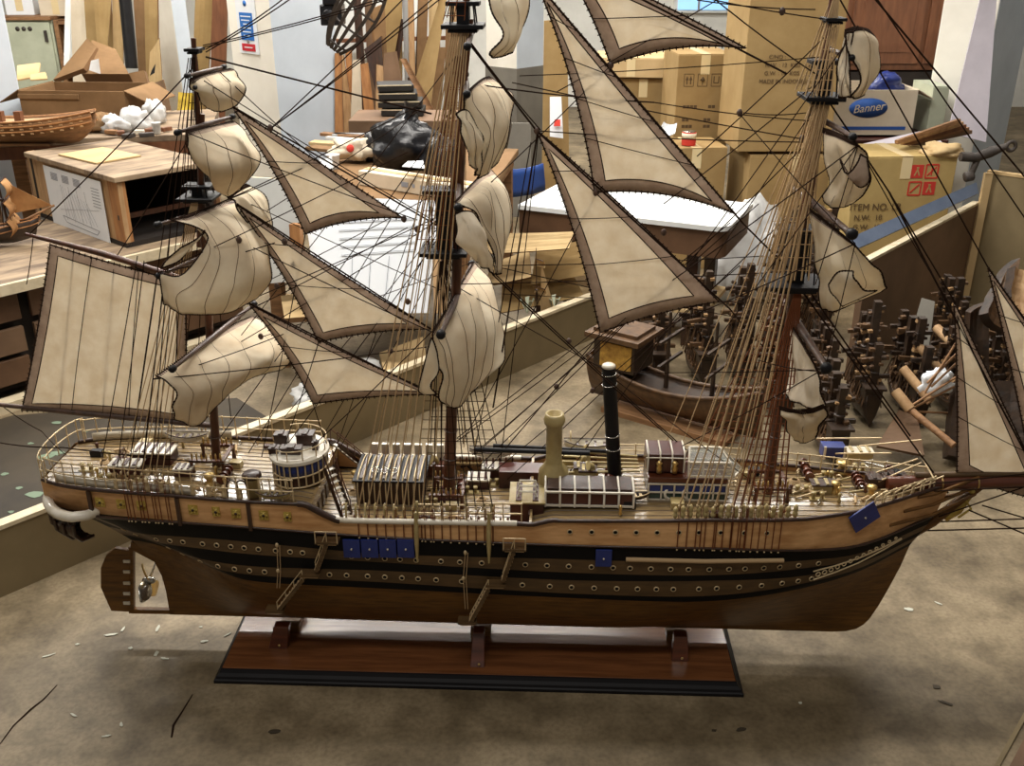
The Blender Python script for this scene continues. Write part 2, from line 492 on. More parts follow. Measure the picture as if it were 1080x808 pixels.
# rubbing spar on the side
pa, pb = near(660, 589), near(826, 590)
m = MB(); m.path([V((pa.x, pa.y - .004, pa.z)), V(((pa.x + pb.x) / 2, -btop((pa.x + pb.x) / 2) - .004, (pa.z + pb.z) / 2)), V((pb.x, pb.y - .004, pb.z))], .0052, 8)
m.build('side_boom', 'rope_tan', ship)

# blue panels hung on the side
def panel(cx, cy, w, h, tilt=0.0):
    p = near(cx, cy); k = near(cx + 1, cy).x - p.x
    slope = (near(cx + 12, cy).y - near(cx - 12, cy).y) / (near(cx + 12, cy).x - near(cx - 12, cy).x)
    M = Matrix.Rotation(math.atan(slope), 3, 'Z') @ Matrix.Rotation(tilt, 3, 'Y')
    m = MB(); m.box((0, 0, 0), (w * k, .004, h * k / .82), rot=M)
    m.lathe([(.0022, 0), (.0022, .0035), (.0008, .004)], M @ V((0, -.002, 0)), 8, 1, M @ V((0, -1, 0)))
    m.build('blue_panel', ['blue', 'white_paint'], ship, loc=p + V((0, -.006, 0)), bevel=.0006)
for cx in (371.5, 390.5, 409.5, 428.5): panel(cx, 577, 17.6, 18)
panel(636.5, 587, 17, 17); panel(911, 544, 28, 17, -.52)

# side gangways
def gangway(pts, wid, label=None):
    # pts: platform top, turn platform, foot: (px,py)
    P = [near(*p) for p in pts]
    g = MB(); off = .012
    def out(p, k=1.0): return V((p.x, -(btop(p.x) + .004) - off * k, p.z))
    a, b, c, d = P
    hw = wid / 2
    def plat(p, w=.04, dd=.026): g.box(out(p), (w, dd, .005)); g.box(out(p) + V((0, 0, -.004)), (w * .8, dd * .8, .004), mi=1)
    plat(a, .052); plat((b + c) / 2, .045); plat(d + V((-.008, 0, 0)), .042)
    for s, e in ((a, b), (c, d)):
        s = out(s); e = out(e); dv = e - s
        for yy in (-hw, hw): g.bar(s + V((0, yy, 0)), e + V((0, yy, 0)), .003, .008)
        n = 9
        for i in range(n):
            g.box(s + dv * ((i + .5) / n), (.011, wid, .002), mi=1)
    o = g.build('gangway', ['band_brown', 'rope_tan'], ship)
    h = MB()
    for s, e in ((a, b), (c, d)):
        s = out(s) + V((0, -hw, 0)); e = out(e) + V((0, -hw, 0))
        for t in (0, .33, .66, 1): h.tube(s.lerp(e, t), s.lerp(e, t) + V((0, 0, .026)), .0011, n=5)
        h.tube(s + V((0, 0, .026)), e + V((0, 0, .026)), .0012, n=5)
    s = out(a) 
    for dx in (-.024, .024):
        h.tube(s + V((dx, -.012, 0)), s + V((dx, -.012, .03)), .0014, n=5)
    h.tube(s + V((-.024, -.012, .03)), s + V((.024, -.012, .03)), .0014, n=5)
    h.build('handrail', 'ring', o)
gangway(((347, 566), (336, 596), (322, 605), (296, 638)), .018)
gangway(((543, 573), (531, 607), (516, 615), (497, 650)), .018)
# tackles beside the gangways
for pts in (((293, 573), (294, 600), (293, 618)), ((491, 581), (489, 608), (491, 640))):
    m = MB(); P = [near(*p) + V((0, -.008, 0)) for p in pts]
    for i, p in enumerate(P[:2]):
        m.ball(p, .0042, 8, 1, (1, .7, 1.5)); 
    m.path(P, .0009, 4); m.path([p + V((.006, 0, 0)) for p in P], .0009, 4)
    m.build('side_tackle', ['rope_tan', 'ring'], ship)

# -------------------------------------------------- masts
def mp(px, py): p = S(px, py); return V((p.x, 0, p.z))
def mast(base, head, r0, r1, zfoot=.40, tops=()):
    b = mp(*base); h = mp(*head); d = h - b
    foot = b - d * ((b.z - zfoot) / d.z)
    m = MB(); n = 12
    m.path([foot.lerp(h, i / n) for i in range(n + 1)], r0, 10, 0, r1=r1)
    for t in (.06, .1, .16, .24): m.torus(foot.lerp(h, t), r0 * 1.05, .0014, d, 12, 4, 1)
    o = m.build('mast', ['mast_wood', 'spar_dark'], ship)
    return o, foot, h
def mtop(o, px, py, w, dpt, h=.006, double=0.0):
    p = mp(px, py); m = MB()
    m.box(p, (dpt, w, h)); m.box(p + V((0, 0, -h)), (dpt * .7, w * .8, h * .7))
    if double:
        m.box(p + V((0, 0, double)), (dpt * .8, w * .55, h)); m.box(p + V((.0, 0, double / 2)), (dpt * .3, .035, double))
        for s in (-1, 1):
            for q in (-1, 1): m.tube(p + V((q * dpt * .3, s * w * .3, 0)), p + V((q * dpt * .25, s * w * .22, double)), .002, n=5)
    o2 = m.build('mast_top', 'black_paint', o, bevel=.0012)
MZ, mzf, mzh = mast((228, 480), (204, 40), .0115, .005)
MA, maf, mah = mast((474, 500), (494, -60), .0145, .006)
FO, fof, foh = mast((812, 500), (886, -60), .013, .006)
mtop(MZ, 211, 207, .08, .075, .006, .022); mtop(MZ, 205, 52, .04, .03)
mtop(MA, 469, 263, .095, .10, .008, .125); mtop(MA, 489, 27, .085, .08, .008, .04)
mtop(FO, 837, 298, .10, .115, .009, .115); mtop(FO, 866, 102, .085, .075, .008, .065); mtop(FO, 879, 20, .05, .04)
# doubled lower topmasts
for a, b in (((462, 285), (490, 20)), ((828, 330), (872, 60)), ((205, 260), (207, 120))):
    m = MB(); m.tube(mp(*a) + V((.012, 0, 0)), mp(*b) + V((.012, 0, 0)), .0075, .0055, 8); m.build('topmast', 'mast_wood', ship)
# main lower mast is painted brown-red near the deck; boot collars
for f in (mzf, maf, fof):
    MB().lathe([(.028, .008), (.026, .02), (.02, .024), (.018, .04)], f, 14).build('mast_collar', 'maroon', ship)

# yards: centre height from the mast, near end from the photo
def yard(ctr, nearend, L, r=.005, far=1.0):
    c = mp(*ctr); e = D(nearend[0], nearend[1], c.z)
    d = V((e.x - c.x, e.y, 0)); 
    if d.length < .02 or d.y > -.02: d = V((0, -1, 0))
    d.normalize()
    a = c + d * L; b = c - d * L; c2 = c + V((.016, 0, 0))
    if far < 1: b = c - d * (L * far)
    a += V((.016, 0, 0)); b += V((.016, 0, 0))
    m = MB(); m.path([a, a.lerp(c2, .5), c2, c2.lerp(b, .5), b], [r * .6, r * .92, r, r * .92, r * .6], 8)
    o = m.build('yard', 'spar_dark', ship)
    for p, q in ((a, 1), (b, -1)):
        MB().lathe([(r * .9, -.009), (r * 1.25, -.006), (r * 1.25, .003), (r * .8, .007)], p, 10, 0, d * q).build('yard_cap', 'black_paint', o)
    return a, b

def sail(rows, name='square_sail', seams=4, nu=20, nv=18, wr=.0042, matn='sail_white', seed=0, bolt=True, r=.0016, white=False):
    """rows of (px,py,depth) control points: top row to bottom row, near side to far side"""
    C = [[S(*p) for p in row] for row in rows]
    P = []
    for i in range(nv + 1):
        line = [cr([C[k][j] for k in range(len(C))], i / nv) for j in range(len(C[0]))]
        P.append([cr(line, j / nu) for j in range(nu + 1)])
    for i in range(nv + 1):
        for j in range(nu + 1):
            p = P[i][j]; t = min(i, 4) / 4
            n = noise.noise(V((j * .22 + seed * 7.1, i * .14, seed))) * wr * 2.6 + noise.noise(V((j * .6 + seed, i * .22, seed * 3))) * wr
            P[i][j] = p + V((n, n * .35, n * .3)) * t
    sq = name == 'square_sail'
    m = MB(); m.grid(P, mf=(lambda i, j: 1 if i == 0 and sq else 0))
    o = m.build(name, [matn, 'sail_border'], ship, solid=.0012)
    for k in range(seams):
        m = MB(); j = round(nu * (k + 1) / (seams + 1)); m.path([P[i][j] + V((.0006, -.0012, .0)) for i in range(nv + 1)], .0007, 4); m.build('seam', 'seam_brown', o)
    if bolt:
        loop = [P[0][j] for j in range(nu + 1)] + [P[i][nu] for i in range(1, nv + 1)] + [P[nv][j] for j in range(nu - 1, -1, -1)] + [P[i][0] for i in range(nv - 1, 0, -1)]
        m = MB(); m.path(loop, r, 5, closed=True)
        for q in range(0, len(loop), 1):
            a = loop[q]; b2 = loop[(q + 1) % len(loop)]
            m.ball(a.lerp(b2, .5), r * 1.35, 4)
        if sq:
            for j in range(nu):
                for t in (.25, .75):
                    a = P[0][j].lerp(P[0][j + 1], t); b2 = P[1][j].lerp(P[1][j + 1], t); dn = (b2 - a).normalized()
                    m.tube(a - dn * .005 + V((0, -.0012, 0)), a + dn * .006 + V((0, -.0016, 0)), .0013, n=4, caps=False)
        m.build('bolt_rope', 'rope_dark', o)
    return o

# ---- mizzen square sails
ya = yard((209, 75), (192, 79), .075, .0042); ya2 = yard((208, 88), (192, 88), .06, .0035)
yard((209, 131), (188, 137), .10, .005); yard((212, 222), (180, 231), .135, .0055); yard((213, 268), (166, 288), .16, .0055); yard((221, 352), (161, 399), .20, .006)
sail([[(200, 86, -.07), (214, 80, -.02), (230, 76, .03), (245, 73, .075)], [(203, 93, -.06), (222, 92, -.05), (242, 86, .0), (256, 84, .05)], [(207, 98, -.05), (226, 103, -.05), (246, 99, -.01), (258, 95, .03)], [(215, 108, -.02), (230, 117, -.03), (243, 114, 0), (251, 107, .02)]], seams=2, seed=1)
sail([[(197, 140, -.1), (213, 136, -.03), (230, 132, .04), (247, 128, .1)], [(202, 155, -.1), (222, 158, -.08), (250, 148, -.02), (265, 145, .06)], [(206, 170, -.08), (226, 180, -.1), (258, 174, -.04), (275, 166, .03)], [(218, 182, -.03), (232, 198, -.04), (250, 196, -.02), (264, 188, .0)], [(232, 190, 0), (238, 206, 0), (245, 205, 0), (254, 200, 0)]], seams=3, seed=2)
# upper topsail bulge behind, then the big half-gathered topsail
sail([[(240, 208, 0), (252, 200, .04), (262, 195, .08)], [(250, 215, 0), (268, 210, .03), (280, 206, .07)], [(262, 240, 0), (280, 238, .03), (288, 228, .06)], [(262, 262, .02), (276, 262, .03), (283, 252, .05)]], seams=1, seed=3)
sail([[(181, 232, -.135), (200, 229, -.07), (222, 219, 0), (246, 211, .07)],
      [(203, 240, -.12), (215, 243, -.09), (240, 234, -.04), (262, 226, .04)],
      [(215, 255, -.12), (228, 268, -.12), (258, 258, -.07), (277, 245, .02)],
      [(192, 290, -.14), (215, 300, -.14), (258, 292, -.1), (285, 272, -.02)],
      [(167, 290, -.16), (205, 318, -.15), (254, 312, -.1), (284, 296, -.04)],
      [(169, 322, -.155), (205, 332, -.14), (240, 330, -.09), (272, 314, -.04)]], seams=4, seed=4, nu=24, nv=24)
sail([[(205, 256, -.12), (214, 247, -.12), (216, 243, -.12)], [(188, 275, -.14), (199, 262, -.13), (210, 250, -.12)], [(168, 284, -.16), (178, 274, -.15), (190, 262, -.14)]], name='sail_corner', seams=0, seed=5, nu=8, nv=8)
sail([[(165, 397, -.2), (192, 378, -.12), (220, 357, -.02), (247, 342, .08), (266, 334, .17)],
      [(178, 403, -.2), (203, 392, -.16), (235, 378, -.08), (268, 360, .02), (288, 346, .12)],
      [(188, 415, -.2), (212, 410, -.18), (242, 397, -.11), (280, 378, -.02), (303, 362, .08)],
      [(184, 430, -.2), (208, 430, -.18), (238, 410, -.12), (272, 392, -.03), (306, 378, .05)],
      [(184, 442, -.19), (208, 449, -.17), (232, 424, -.12), (262, 400, -.03), (296, 390, .04)]], seams=5, seed=6, nu=26, nv=20)
# ---- main square sails
yard((487, 40), (478, 62), .17, .006); yard((483, 88), (483, 105), .15, .006); yard((475, 195), (474, 222), .19, .0065); yard((475, 312), (457, 351), .23, .0075)
sail([[(513, -12, -.06), (527, -22, .02), (545, -30, .09)], [(516, 5, -.06), (534, 0, -.02), (556, -5, .06)], [(526, 25, -.05), (540, 24, -.02), (556, 20, .04)], [(529, 42, -.05), (540, 45, -.03), (549, 36, .02)], [(517, 56, -.06), (526, 60, -.04), (538, 56, -.01)]], seams=2, seed=7)
sail([[(489, 104, -.14), (499, 92, -.05), (510, 84, .04), (518, 82, .12)], [(492, 118, -.13), (504, 106, -.09), (522, 98, 0), (538, 102, .09)], [(503, 140, -.12), (516, 130, -.1), (532, 126, -.03), (541, 118, .05)], [(508, 158, -.11), (516, 154, -.1), (528, 148, -.05), (536, 146, .0)], [(502, 180, -.09), (506, 187, -.09), (516, 180, -.06), (527, 168, -.03)]], seams=3, seed=8)
sail([[(481, 120, -.15), (488, 116, -.14), (494, 118, -.13), (500, 128, -.12)], [(486, 135, -.15), (493, 130, -.15), (502, 134, -.14), (507, 146, -.12)], [(492, 155, -.14), (497, 155, -.15), (505, 158, -.14), (508, 164, -.11)], [(498, 172, -.12), (501, 178, -.12), (504, 182, -.11), (506, 185, -.1)]], name='sail_underside', seams=1, seed=9)
sail([[(481, 214, -.18), (493, 200, -.08), (505, 188, .02), (517, 178, .12)], [(487, 216, -.18), (505, 206, -.12), (521, 197, -.03), (534, 200, .07)], [(500, 224, -.17), (515, 220, -.13), (530, 222, -.06), (541, 232, .02)], [(508, 240, -.16), (519, 240, -.13), (531, 246, -.08), (539, 252, -.02)], [(518, 262, -.13), (523, 266, -.12), (529, 268, -.1), (532, 268, -.08)], [(520, 286, -.12), (523, 290, -.12), (526, 288, -.11), (528, 282, -.1)]], seams=5, seed=10)
sail([[(480, 226, -.19), (488, 223, -.19), (498, 224, -.18), (505, 234, -.17)], [(480, 244, -.2), (491, 241, -.21), (505, 243, -.2), (514, 254, -.17)], [(487, 258, -.19), (498, 262, -.21), (511, 264, -.19), (521, 270, -.15)], [(500, 274, -.16), (508, 280, -.17), (517, 285, -.15), (523, 290, -.12)]], name='sail_underside', seams=0, seed=11, matn='sail')
sail([[(456, 352, -.225), (468, 331, -.11), (481, 309, 0), (491, 292, .11), (500, 277, .22)],
      [(456, 368, -.22), (472, 352, -.16), (490, 330, -.08), (507, 312, .04), (516, 300, .15)],
      [(460, 385, -.21), (474, 372, -.18), (495, 356, -.11), (515, 340, -.02), (526, 330, .08)],
      [(466, 400, -.2), (478, 395, -.18), (496, 385, -.12), (514, 372, -.05), (532, 358, .03)],
      [(464, 420, -.19), (475, 420, -.17), (490, 412, -.13), (508, 398, -.07), (532, 380, -.01)],
      [(470, 428, -.17), (477, 430, -.16), (486, 428, -.14), (498, 414, -.1), (515, 396, -.05)]], seams=6, seed=12, nu=26, nv=24)
sail([[(455, 356, -.225), (458, 362, -.224), (461, 372, -.222)], [(450, 378, -.225), (456, 384, -.224), (462, 392, -.22)], [(440, 410, -.22), (447, 412, -.22), (455, 406, -.22)], [(446, 414, -.215), (451, 418, -.215), (459, 416, -.21)]], name='sail_corner', seams=0, seed=13, nu=8, nv=10)
# ---- fore square sails
yard((874, 55), (905, 27), .10, .005, .6); yard((862, 128), (905, 153), .17, .006, .5); yard((845, 212), (902, 257), .25, .0085, .5); yard((830, 336), (864, 391), .27, .009, .5)
sail([[(891, 34, -.09), (903, 30, -.06), (915, 32, -.02), (922, 38, .02)], [(894, 50, -.1), (907, 43, -.08), (920, 42, -.04), (928, 52, 0)], [(903, 72, -.1), (912, 62, -.09), (921, 66, -.06), (926, 72, -.02)], [(906, 90, -.09), (912, 88, -.09), (917, 88, -.06), (920, 86, -.03)], [(898, 102, -.08), (904, 103, -.08), (909, 101, -.06), (914, 96, -.04)]], seams=1, seed=14)
sail([[(891, 36, -.09), (895, 34, -.09), (900, 34, -.09)], [(888, 56, -.1), (892, 62, -.1), (896, 68, -.1)], [(884, 82, -.1), (890, 82, -.1), (897, 82, -.1)], [(884, 96, -.09), (890, 102, -.09), (898, 102, -.09)]], name='sail_underside', seams=1, seed=15, matn='sail')
sail([[(868, 137, -.06), (880, 141, -.1), (893, 147, -.14), (905, 153, -.18)], [(868, 158, -.06), (882, 160, -.12), (896, 166, -.16), (914, 166, -.18)], [(868, 180, -.06), (884, 182, -.12), (898, 190, -.16), (917, 186, -.18)], [(872, 198, -.06), (880, 204, -.1), (896, 204, -.14), (911, 204, -.16)], [(866, 208, -.05), (878, 217, -.08), (893, 217, -.1), (904, 212, -.12)]], seams=2, seed=16)
sail([[(895, 184, -.175), (890, 176, -.18), (886, 168, -.18)], [(906, 198, -.185), (900, 192, -.19), (892, 184, -.19)], [(914, 192, -.185), (910, 182, -.19), (904, 172, -.19)], [(916, 176, -.182), (913, 168, -.185), (909, 162, -.182)]], name='sail_corner', seams=0, seed=17, nu=8, nv=8, matn='sail_border')
sail([[(853, 221, -.03), (870, 234, -.1), (887, 247, -.17), (903, 260, -.245)], [(855, 245, -.03), (874, 256, -.12), (895, 266, -.19), (915, 276, -.25)], [(860, 268, -.04), (880, 280, -.14), (902, 286, -.2), (931, 286, -.24)], [(866, 292, -.05), (882, 300, -.13), (906, 300, -.18), (934, 302, -.22)], [(864, 310, -.06), (878, 318, -.11), (900, 315, -.15), (932, 305, -.2)], [(868, 326, -.06), (880, 328, -.1), (902, 319, -.14), (930, 307, -.18)]], seams=3, seed=18, nu=24, nv=22)
sail([[(874, 300, -.2), (884, 287, -.23), (900, 286, -.24)], [(876, 312, -.19), (888, 300, -.23), (899, 297, -.25)], [(884, 320, -.18), (898, 312, -.21), (910, 306, -.24)], [(890, 322, -.17), (908, 314, -.2), (926, 306, -.22)]], name='sail_underside', seams=0, seed=19, nu=10, nv=10, matn='sail')
sail([[(833, 342, -.03), (844, 358, -.11), (854, 375, -.18), (863, 393, -.26)], [(832, 368, -.03), (844, 382, -.12), (856, 396, -.19), (866, 410, -.26)], [(833, 395, -.04), (845, 408, -.13), (857, 418, -.2), (869, 428, -.26)], [(826, 416, -.06), (840, 424, -.14), (856, 430, -.2), (870, 436, -.25)]], seams=2, seed=20, matn='sail')
sail([[(822, 430, -.18), (836, 433, -.21), (854, 433, -.24), (869, 428, -.27)], [(828, 440, -.19), (840, 444, -.22), (856, 444, -.24), (870, 438, -.265)], [(829, 452, -.18), (840, 456, -.2), (855, 456, -.22), (868, 448, -.24)], [(834, 462, -.16), (842, 467, -.17), (852, 466, -.18), (862, 460, -.2)]], seams=1, seed=21)

# ---- staysails
def staysail(cor, roach, bw=.021, yo=(0, 0, 0, 0), name='staysail', bulge=.005, seams=3, lac=True, seamdir=0):
    C = [S(px, py, y) for (px, py), y in zip(cor, yo)]; n = 26; loop = []
    k = len(C); nrm = (C[1] - C[0]).cross(C[2] - C[0]).normalized()
    if nrm.y > 0: nrm = -nrm
    cen = sum(C, V()) / k
    for e in range(k):
        a, b = C[e], C[(e + 1) % k]; d = b - a; s = d.cross(nrm).normalized()
        if (cen - (a + b) / 2).dot(s) < 0: s = -s
        for i in range(n):
            t = i / n; loop.append(a + d * t + s * (roach[e] * 4 * t * (1 - t)))
    N = len(loop)
    def ins(i, w):
        # offset inward by w from the two nearest edges
        p = loop[i]; a = loop[i - 1]; b = loop[(i + 1) % N]; d = (b - a).normalized(); s = d.cross(nrm)
        if (cen - p).dot(s) < 0: s = -s
        q = p + s * w
        return q
    inner = []
    eds = []
    for e in range(k):
        a, b = C[e], C[(e + 1) % k]; d = (b - a).normalized(); s = d.cross(nrm)
        if (cen - a).dot(s) < 0: s = -s
        eds.append((e, d, s))
    # inner corner points
    IC = []
    for e in range(k):
        e0 = eds[e - 1]; e1 = eds[e]
        # solve s0.x = bw, s1.x = bw in plane
        s0, s1 = e0[2], e1[2]; c = s0.dot(s1)
        al = bw * (1 - c) / max(1 - c * c, .02); al = min(al, bw * 3.2)
        IC.append(C[e] + (s0 + s1) * al)
    for e in range(k):
        a, b = IC[e], IC[(e + 1) % k]; d = b - a; s = eds[e][2]
        for i in range(n):
            t = i / n; inner.append(a + d * t + s * (roach[e] * 4 * t * (1 - t)))
    def bl(p): return p
    m = MB(); L = list(loop); I = list(inner)
    ce = sum(I, V()) / N
    rings = [L, I] + [[p.lerp(ce, q) + nrm * (bulge * (1 - (1 - q) ** 2)) for p in inner] for q in (.2, .4, .6, .8)]; ce = ce + nrm * bulge
    m.v = [tuple(p) for R_ in rings for p in R_] + [tuple(ce)]
    for q in range(len(rings) - 1):
        for i in range(N):
            m.f.append([q * N + i, q * N + (i + 1) % N, (q + 1) * N + (i + 1) % N, (q + 1) * N + i]); m.m.append(1 if q == 0 else 0); m.sm.append(True)
    q = len(rings) - 1
    for i in range(N): m.f.append([q * N + i, q * N + (i + 1) % N, (q + 1) * N]); m.m.append(0); m.sm.append(True)
    o = m.build(name, ['sail', 'sail_border'], ship, solid=.0012)
    m = MB(); m.path(L, .0017, 5, closed=True); m.path([p + nrm * .0014 for p in I], .0011, 4, closed=True)
    if lac:
        tot = 0
        for i in range(N):
            a, b = L[i], L[(i + 1) % N]; d = (b - a); ln = d.length; s = d.cross(nrm)
            if ln < 1e-6: continue
            s.normalize()
            if (cen - a).dot(s) < 0: s = -s
            q = 0
            while tot < ln:
                p = a + d * (tot / ln)
                m.tube(p - s * .004 + nrm * .001, p + s * .003 + nrm * .0018, .0011, n=4, caps=False)
                tot += .0125
            tot -= ln
    m.build('lacing', 'rope_dark', o)
    for q in range(seams):
        t = (q + 1) / (seams + 1); i = int(n * t)
        ea, eb = ((0, 2) if seamdir == 0 else (0, 1))
        if k == 4: p, r2 = loop[i], loop[(3 * n - i) % N]
        elif seamdir == 0: p, r2 = loop[int(n * t)], loop[(3 * n - int(n * t * .92)) % N]
        else: p, r2 = loop[(3 * n - i) % N], loop[n + int(n * .1 + n * .8 * t)]
        pts = [p.lerp(r2, s / 8) + nrm * (.0028 + bulge * min(1, 2.2 * (s / 8) * (1 - s / 8) * 2)) for s in range(9)]
        m = MB(); m.path(pts, .0009, 4); m.build('reef_line', 'rope_dark', o)
    return o
staysail([(245, 113), (425, 230), (322, 247)], [-.002, .012, .008], seams=1)
staysail([(250, 216), (454, 347), (336, 361)], [.004, .008, .008], seams=2)
staysail([(262, 320), (462, 416), (330, 426)], [.006, .006, .01], seams=1)
staysail([(591, -45), (787, 51), (644, 68)], [-.004, .016, .006], seams=2, bw=.027)
staysail([(566, -18), (776, 226), (627, 203)], [.002, .018, .014], seams=4, bw=.027)
staysail([(566, 137), (758, 318), (633, 351)], [-.006, .008, .01], seams=3, bw=.027)
staysail([(1006, 318), (1108, 530), (1009, 499)], [0, -.006, .004], seams=3, bw=.028, yo=(0, 0, 0))
staysail([(1042, 283), (1215, 520), (1092, 520)], [0, 0, .004], seams=3, bw=.028, yo=(.03, .03, .03))
# spanker with gaff and boom
staysail([(53, 258), (196, 298), (197, 446), (23, 433)], [.003, .0, .008, .004], bw=.02, name='spanker_sail', seams=2)
m = MB(); m.path([S(27, 247), S(110, 268), S(212, 300)], [.004, .0075, .006], 8); m.build('gaff', 'mast_wood', ship)
m = MB(); m.path([S(0, 427), S(100, 437), S(225, 449)], [.005, .0075, .007], 8); m.build('spanker_boom', 'spar_dark', ship)

# bowsprit
m = MB(); bs0 = V((.93, 0, .475)); bs1 = S(1110, 507); bs1 = V((bs1.x, 0, bs1.z)); bd = (bs1 - bs0).normalized()
m.path([bs0, bs0.lerp(bs1, .5), bs1, bs0 + bd * .75], [.017, .017, .014, .01], 12)
bsp = m.build('bowsprit', 'red_wood', ship)
for t in (.12, .2, .34, .45):
    m = MB(); m.torus(bs0 + bd * t, .017, .0022, bd, 14, 5); m.build('bowsprit_band', 'brass', bsp)
m = MB(); m.path([bs0 + V((.06, 0, .022)), bs0 + bd * .8 + V((0, 0, .018))], .007, 8); m.build('jib_boom', 'band_brown', ship)
# ================================================================== DECK FITTINGS
def zd(x): return zdeck(x) + .004
def dk(px, py):
    """deck point seen at a pixel"""
    z = .46
    for _ in range(6):
        p = D(px, py, z); z = zd(max(-.95, min(1.0, p.x)))
    return p
# poop railing and forecastle railing with stanchions
def railing(a, b, n, h, sgn, nm, rails=(.5, 1.0), r=.0016):
    m = MB()
    for k in rails: m.path([top_pt(x, sgn, h * k, .004) for x in xr(a, b, 26)], r, 5)
    o = m.build(nm, 'ring', ship)
    first = None
    for x in xr(a, b, n):
        p = top_pt(x, sgn, 0, .004)
        if first is None:
            q = MB().tube((0, 0, 0), (0, 0, h), .0017, .0013, 6); q.ball((0, 0, h), .003, 6); q.ball((0, 0, h * .5), .0024, 6)
            s = q.build('stanchion', 'ring', o); first = s
        else:
            s = first.copy(); COL.objects.link(s)
        s.location = p
    return o
railing(-.97, -.40, 24, .058, -1, 'poop_railing'); railing(-.97, -.40, 20, .058, 1, 'poop_railing')
railing(.22, .62, 9, .034, 1, 'waist_railing'); railing(-.02, .10, 4, .05, -1, 'gangway_railing', r=.0022)
railing(.70, 1.02, 13, .036, 1, 'forecastle_railing'); railing(.90, 1.03, 6, .03, -1, 'forecastle_railing')
# stern end of the railing
m = MB()
for k in (.03, .058): m.path([V((-.97 - .03 * math.cos(a), .105 * math.sin(a), zrow(0, -.97) + k)) for a in [(-PI / 2 + PI * i / 14) for i in range(15)]], .0017, 5)
for i in range(8):
    a = -PI / 2 + PI * i / 7; p = V((-.97 - .03 * math.cos(a), .105 * math.sin(a), zrow(0, -.97))); m.tube(p, p + V((0, 0, .06)), .0016, n=5)
m.build('taffrail', 'ring', ship)
# canvas-white weather cloth behind the poop rail, as bright planks
for sg in (-1, 1):
    m = MB(); m.grid([[top_pt(x, sg, .002, .009) for x in xr(-.95, -.62, 14)], [top_pt(x, sg, .022, .009) for x in xr(-.95, -.62, 14)]])
    m.build('weather_cloth', 'white_paint', ship, solid=.0015)

# generic small fittings
def hatch(p, sx, sy, h, nm='hatch', body='maroon', lid='white_paint', bars=3, par=None):
    p = V(p); m = MB().box(p + V((0, 0, h / 2)), (sx, sy, h)); o = m.build(nm, body, par or ship, bevel=.001)
    m = MB().box(p + V((0, 0, h + .002)), (sx * 1.08, sy * 1.1, .004))
    for i in range(bars):
        t = (i + .5) / bars - .5; m.box(p + V((t * sx, 0, h + .0055)), (sx / bars * .35, sy * .95, .003), mi=1)
    m.build('lid', [lid, body], o, bevel=.0006)
    return o
def bollard(p, r=.006, h=.018, mt='cream_paint'):
    m = MB()
    for s in (-1, 1): m.lathe([(r * .8, 0), (r * .7, h * .7), (r, h * .75), (r * .95, h)], V(p) + V((s * r * 1.6, 0, 0)), 10)
    m.box(V(p) + V((0, 0, .0015)), (r * 6, r * 2.4, .003)); return m.build('bollard', mt, ship)
def coil(p, R=.011, mt='rope_tan'):
    m = MB()
    for k in range(3): m.torus(V(p) + V((0, 0, .0015 + .0022 * k)), R * (1 - .14 * k), .0018, (0, 0, 1), 14, 4)
    return m.build('rope_coil', mt, ship)
def vent(p, h=.04, r=.007, dirx=1, mt='cream_paint'):
    p = V(p); m = MB(); m.path([p, p + V((0, 0, h * .7)), p + V((dirx * r * .5, -r * .3, h * .95)), p + V((dirx * r * 1.7, -r * .8, h * 1.02))], [r * .7, r * .7, r * .9, r * 1.35], 10)
    return m.build('cowl_vent', mt, ship)
def winch(p, w=.04):
    p = V(p); m = MB().tube(p + V((0, -w / 2, .012)), p + V((0, w / 2, .012)), .007, n=10)
    for y in (-.5, -.2, .2, .5): m.tube(p + V((0, y * w - .002, .012)), p + V((0, y * w + .002, .012)), .0115, n=12)
    m.box(p + V((0, 0, .004)), (.022, w * .8, .008), mi=1)
    return m.build('winch', ['red_wood', 'dark_wood'], ship)
def capstan(p, s=1.0):
    return MB().lathe([(.011 * s, 0), (.011 * s, .004), (.007 * s, .008), (.006 * s, .018), (.010 * s, .022), (.011 * s, .028), (.004 * s, .031)], p, 14).build('capstan', 'brass', ship)
def boat(p, L=.085, yaw=0.0, davits=True, mt='white_paint', inside='dark_wood', nm='lifeboat'):
    p = V(p); M = Matrix.Rotation(yaw, 3, 'Z'); m = MB(); n = 12; hw = L * .17; d = L * .2
    prof = []
    for i in range(n + 1):
        t = i / n; w = hw * (math.sin(PI * (.04 + .92 * t))) ** .6; sh = d * .28 * (2 * t - 1) ** 2
        prof.append([p + M @ V(((t - .5) * L, s * w, d + sh - (1 - abs(s) ** 2.2) * d * (1 - .45 * abs(2 * t - 1) ** 3))) for s in (-1, -.8, -.5, 0, .5, .8, 1)])
    m.grid(prof); o = m.build(nm, [mt], ship, solid=.0016)
    b = MB()
    for t in (.25, .42, .58, .75): b.box(p + M @ V(((t - .5) * L, 0, d * .78)), (.006, hw * 1.75 * math.sin(PI * t) ** .5, .002), yaw)
    b.path([q[0] for q in prof], .0015, 5); b.path([q[-1] for q in prof], .0015, 5)
    b.build('thwart', inside, o)
    if davits:
        for t in (.12, .88):
            b = MB(); a = p + M @ V(((t - .5) * L, hw * 1.3, -.01))
            b.path([a, a + V((0, 0, .04)), a + V((0, -.006, .055)), a + V((0, -hw * 1.2, .058)), a + V((0, -hw * 1.3, .04))], .0016, 6); b.build('davit', 'ring', o)
    return o

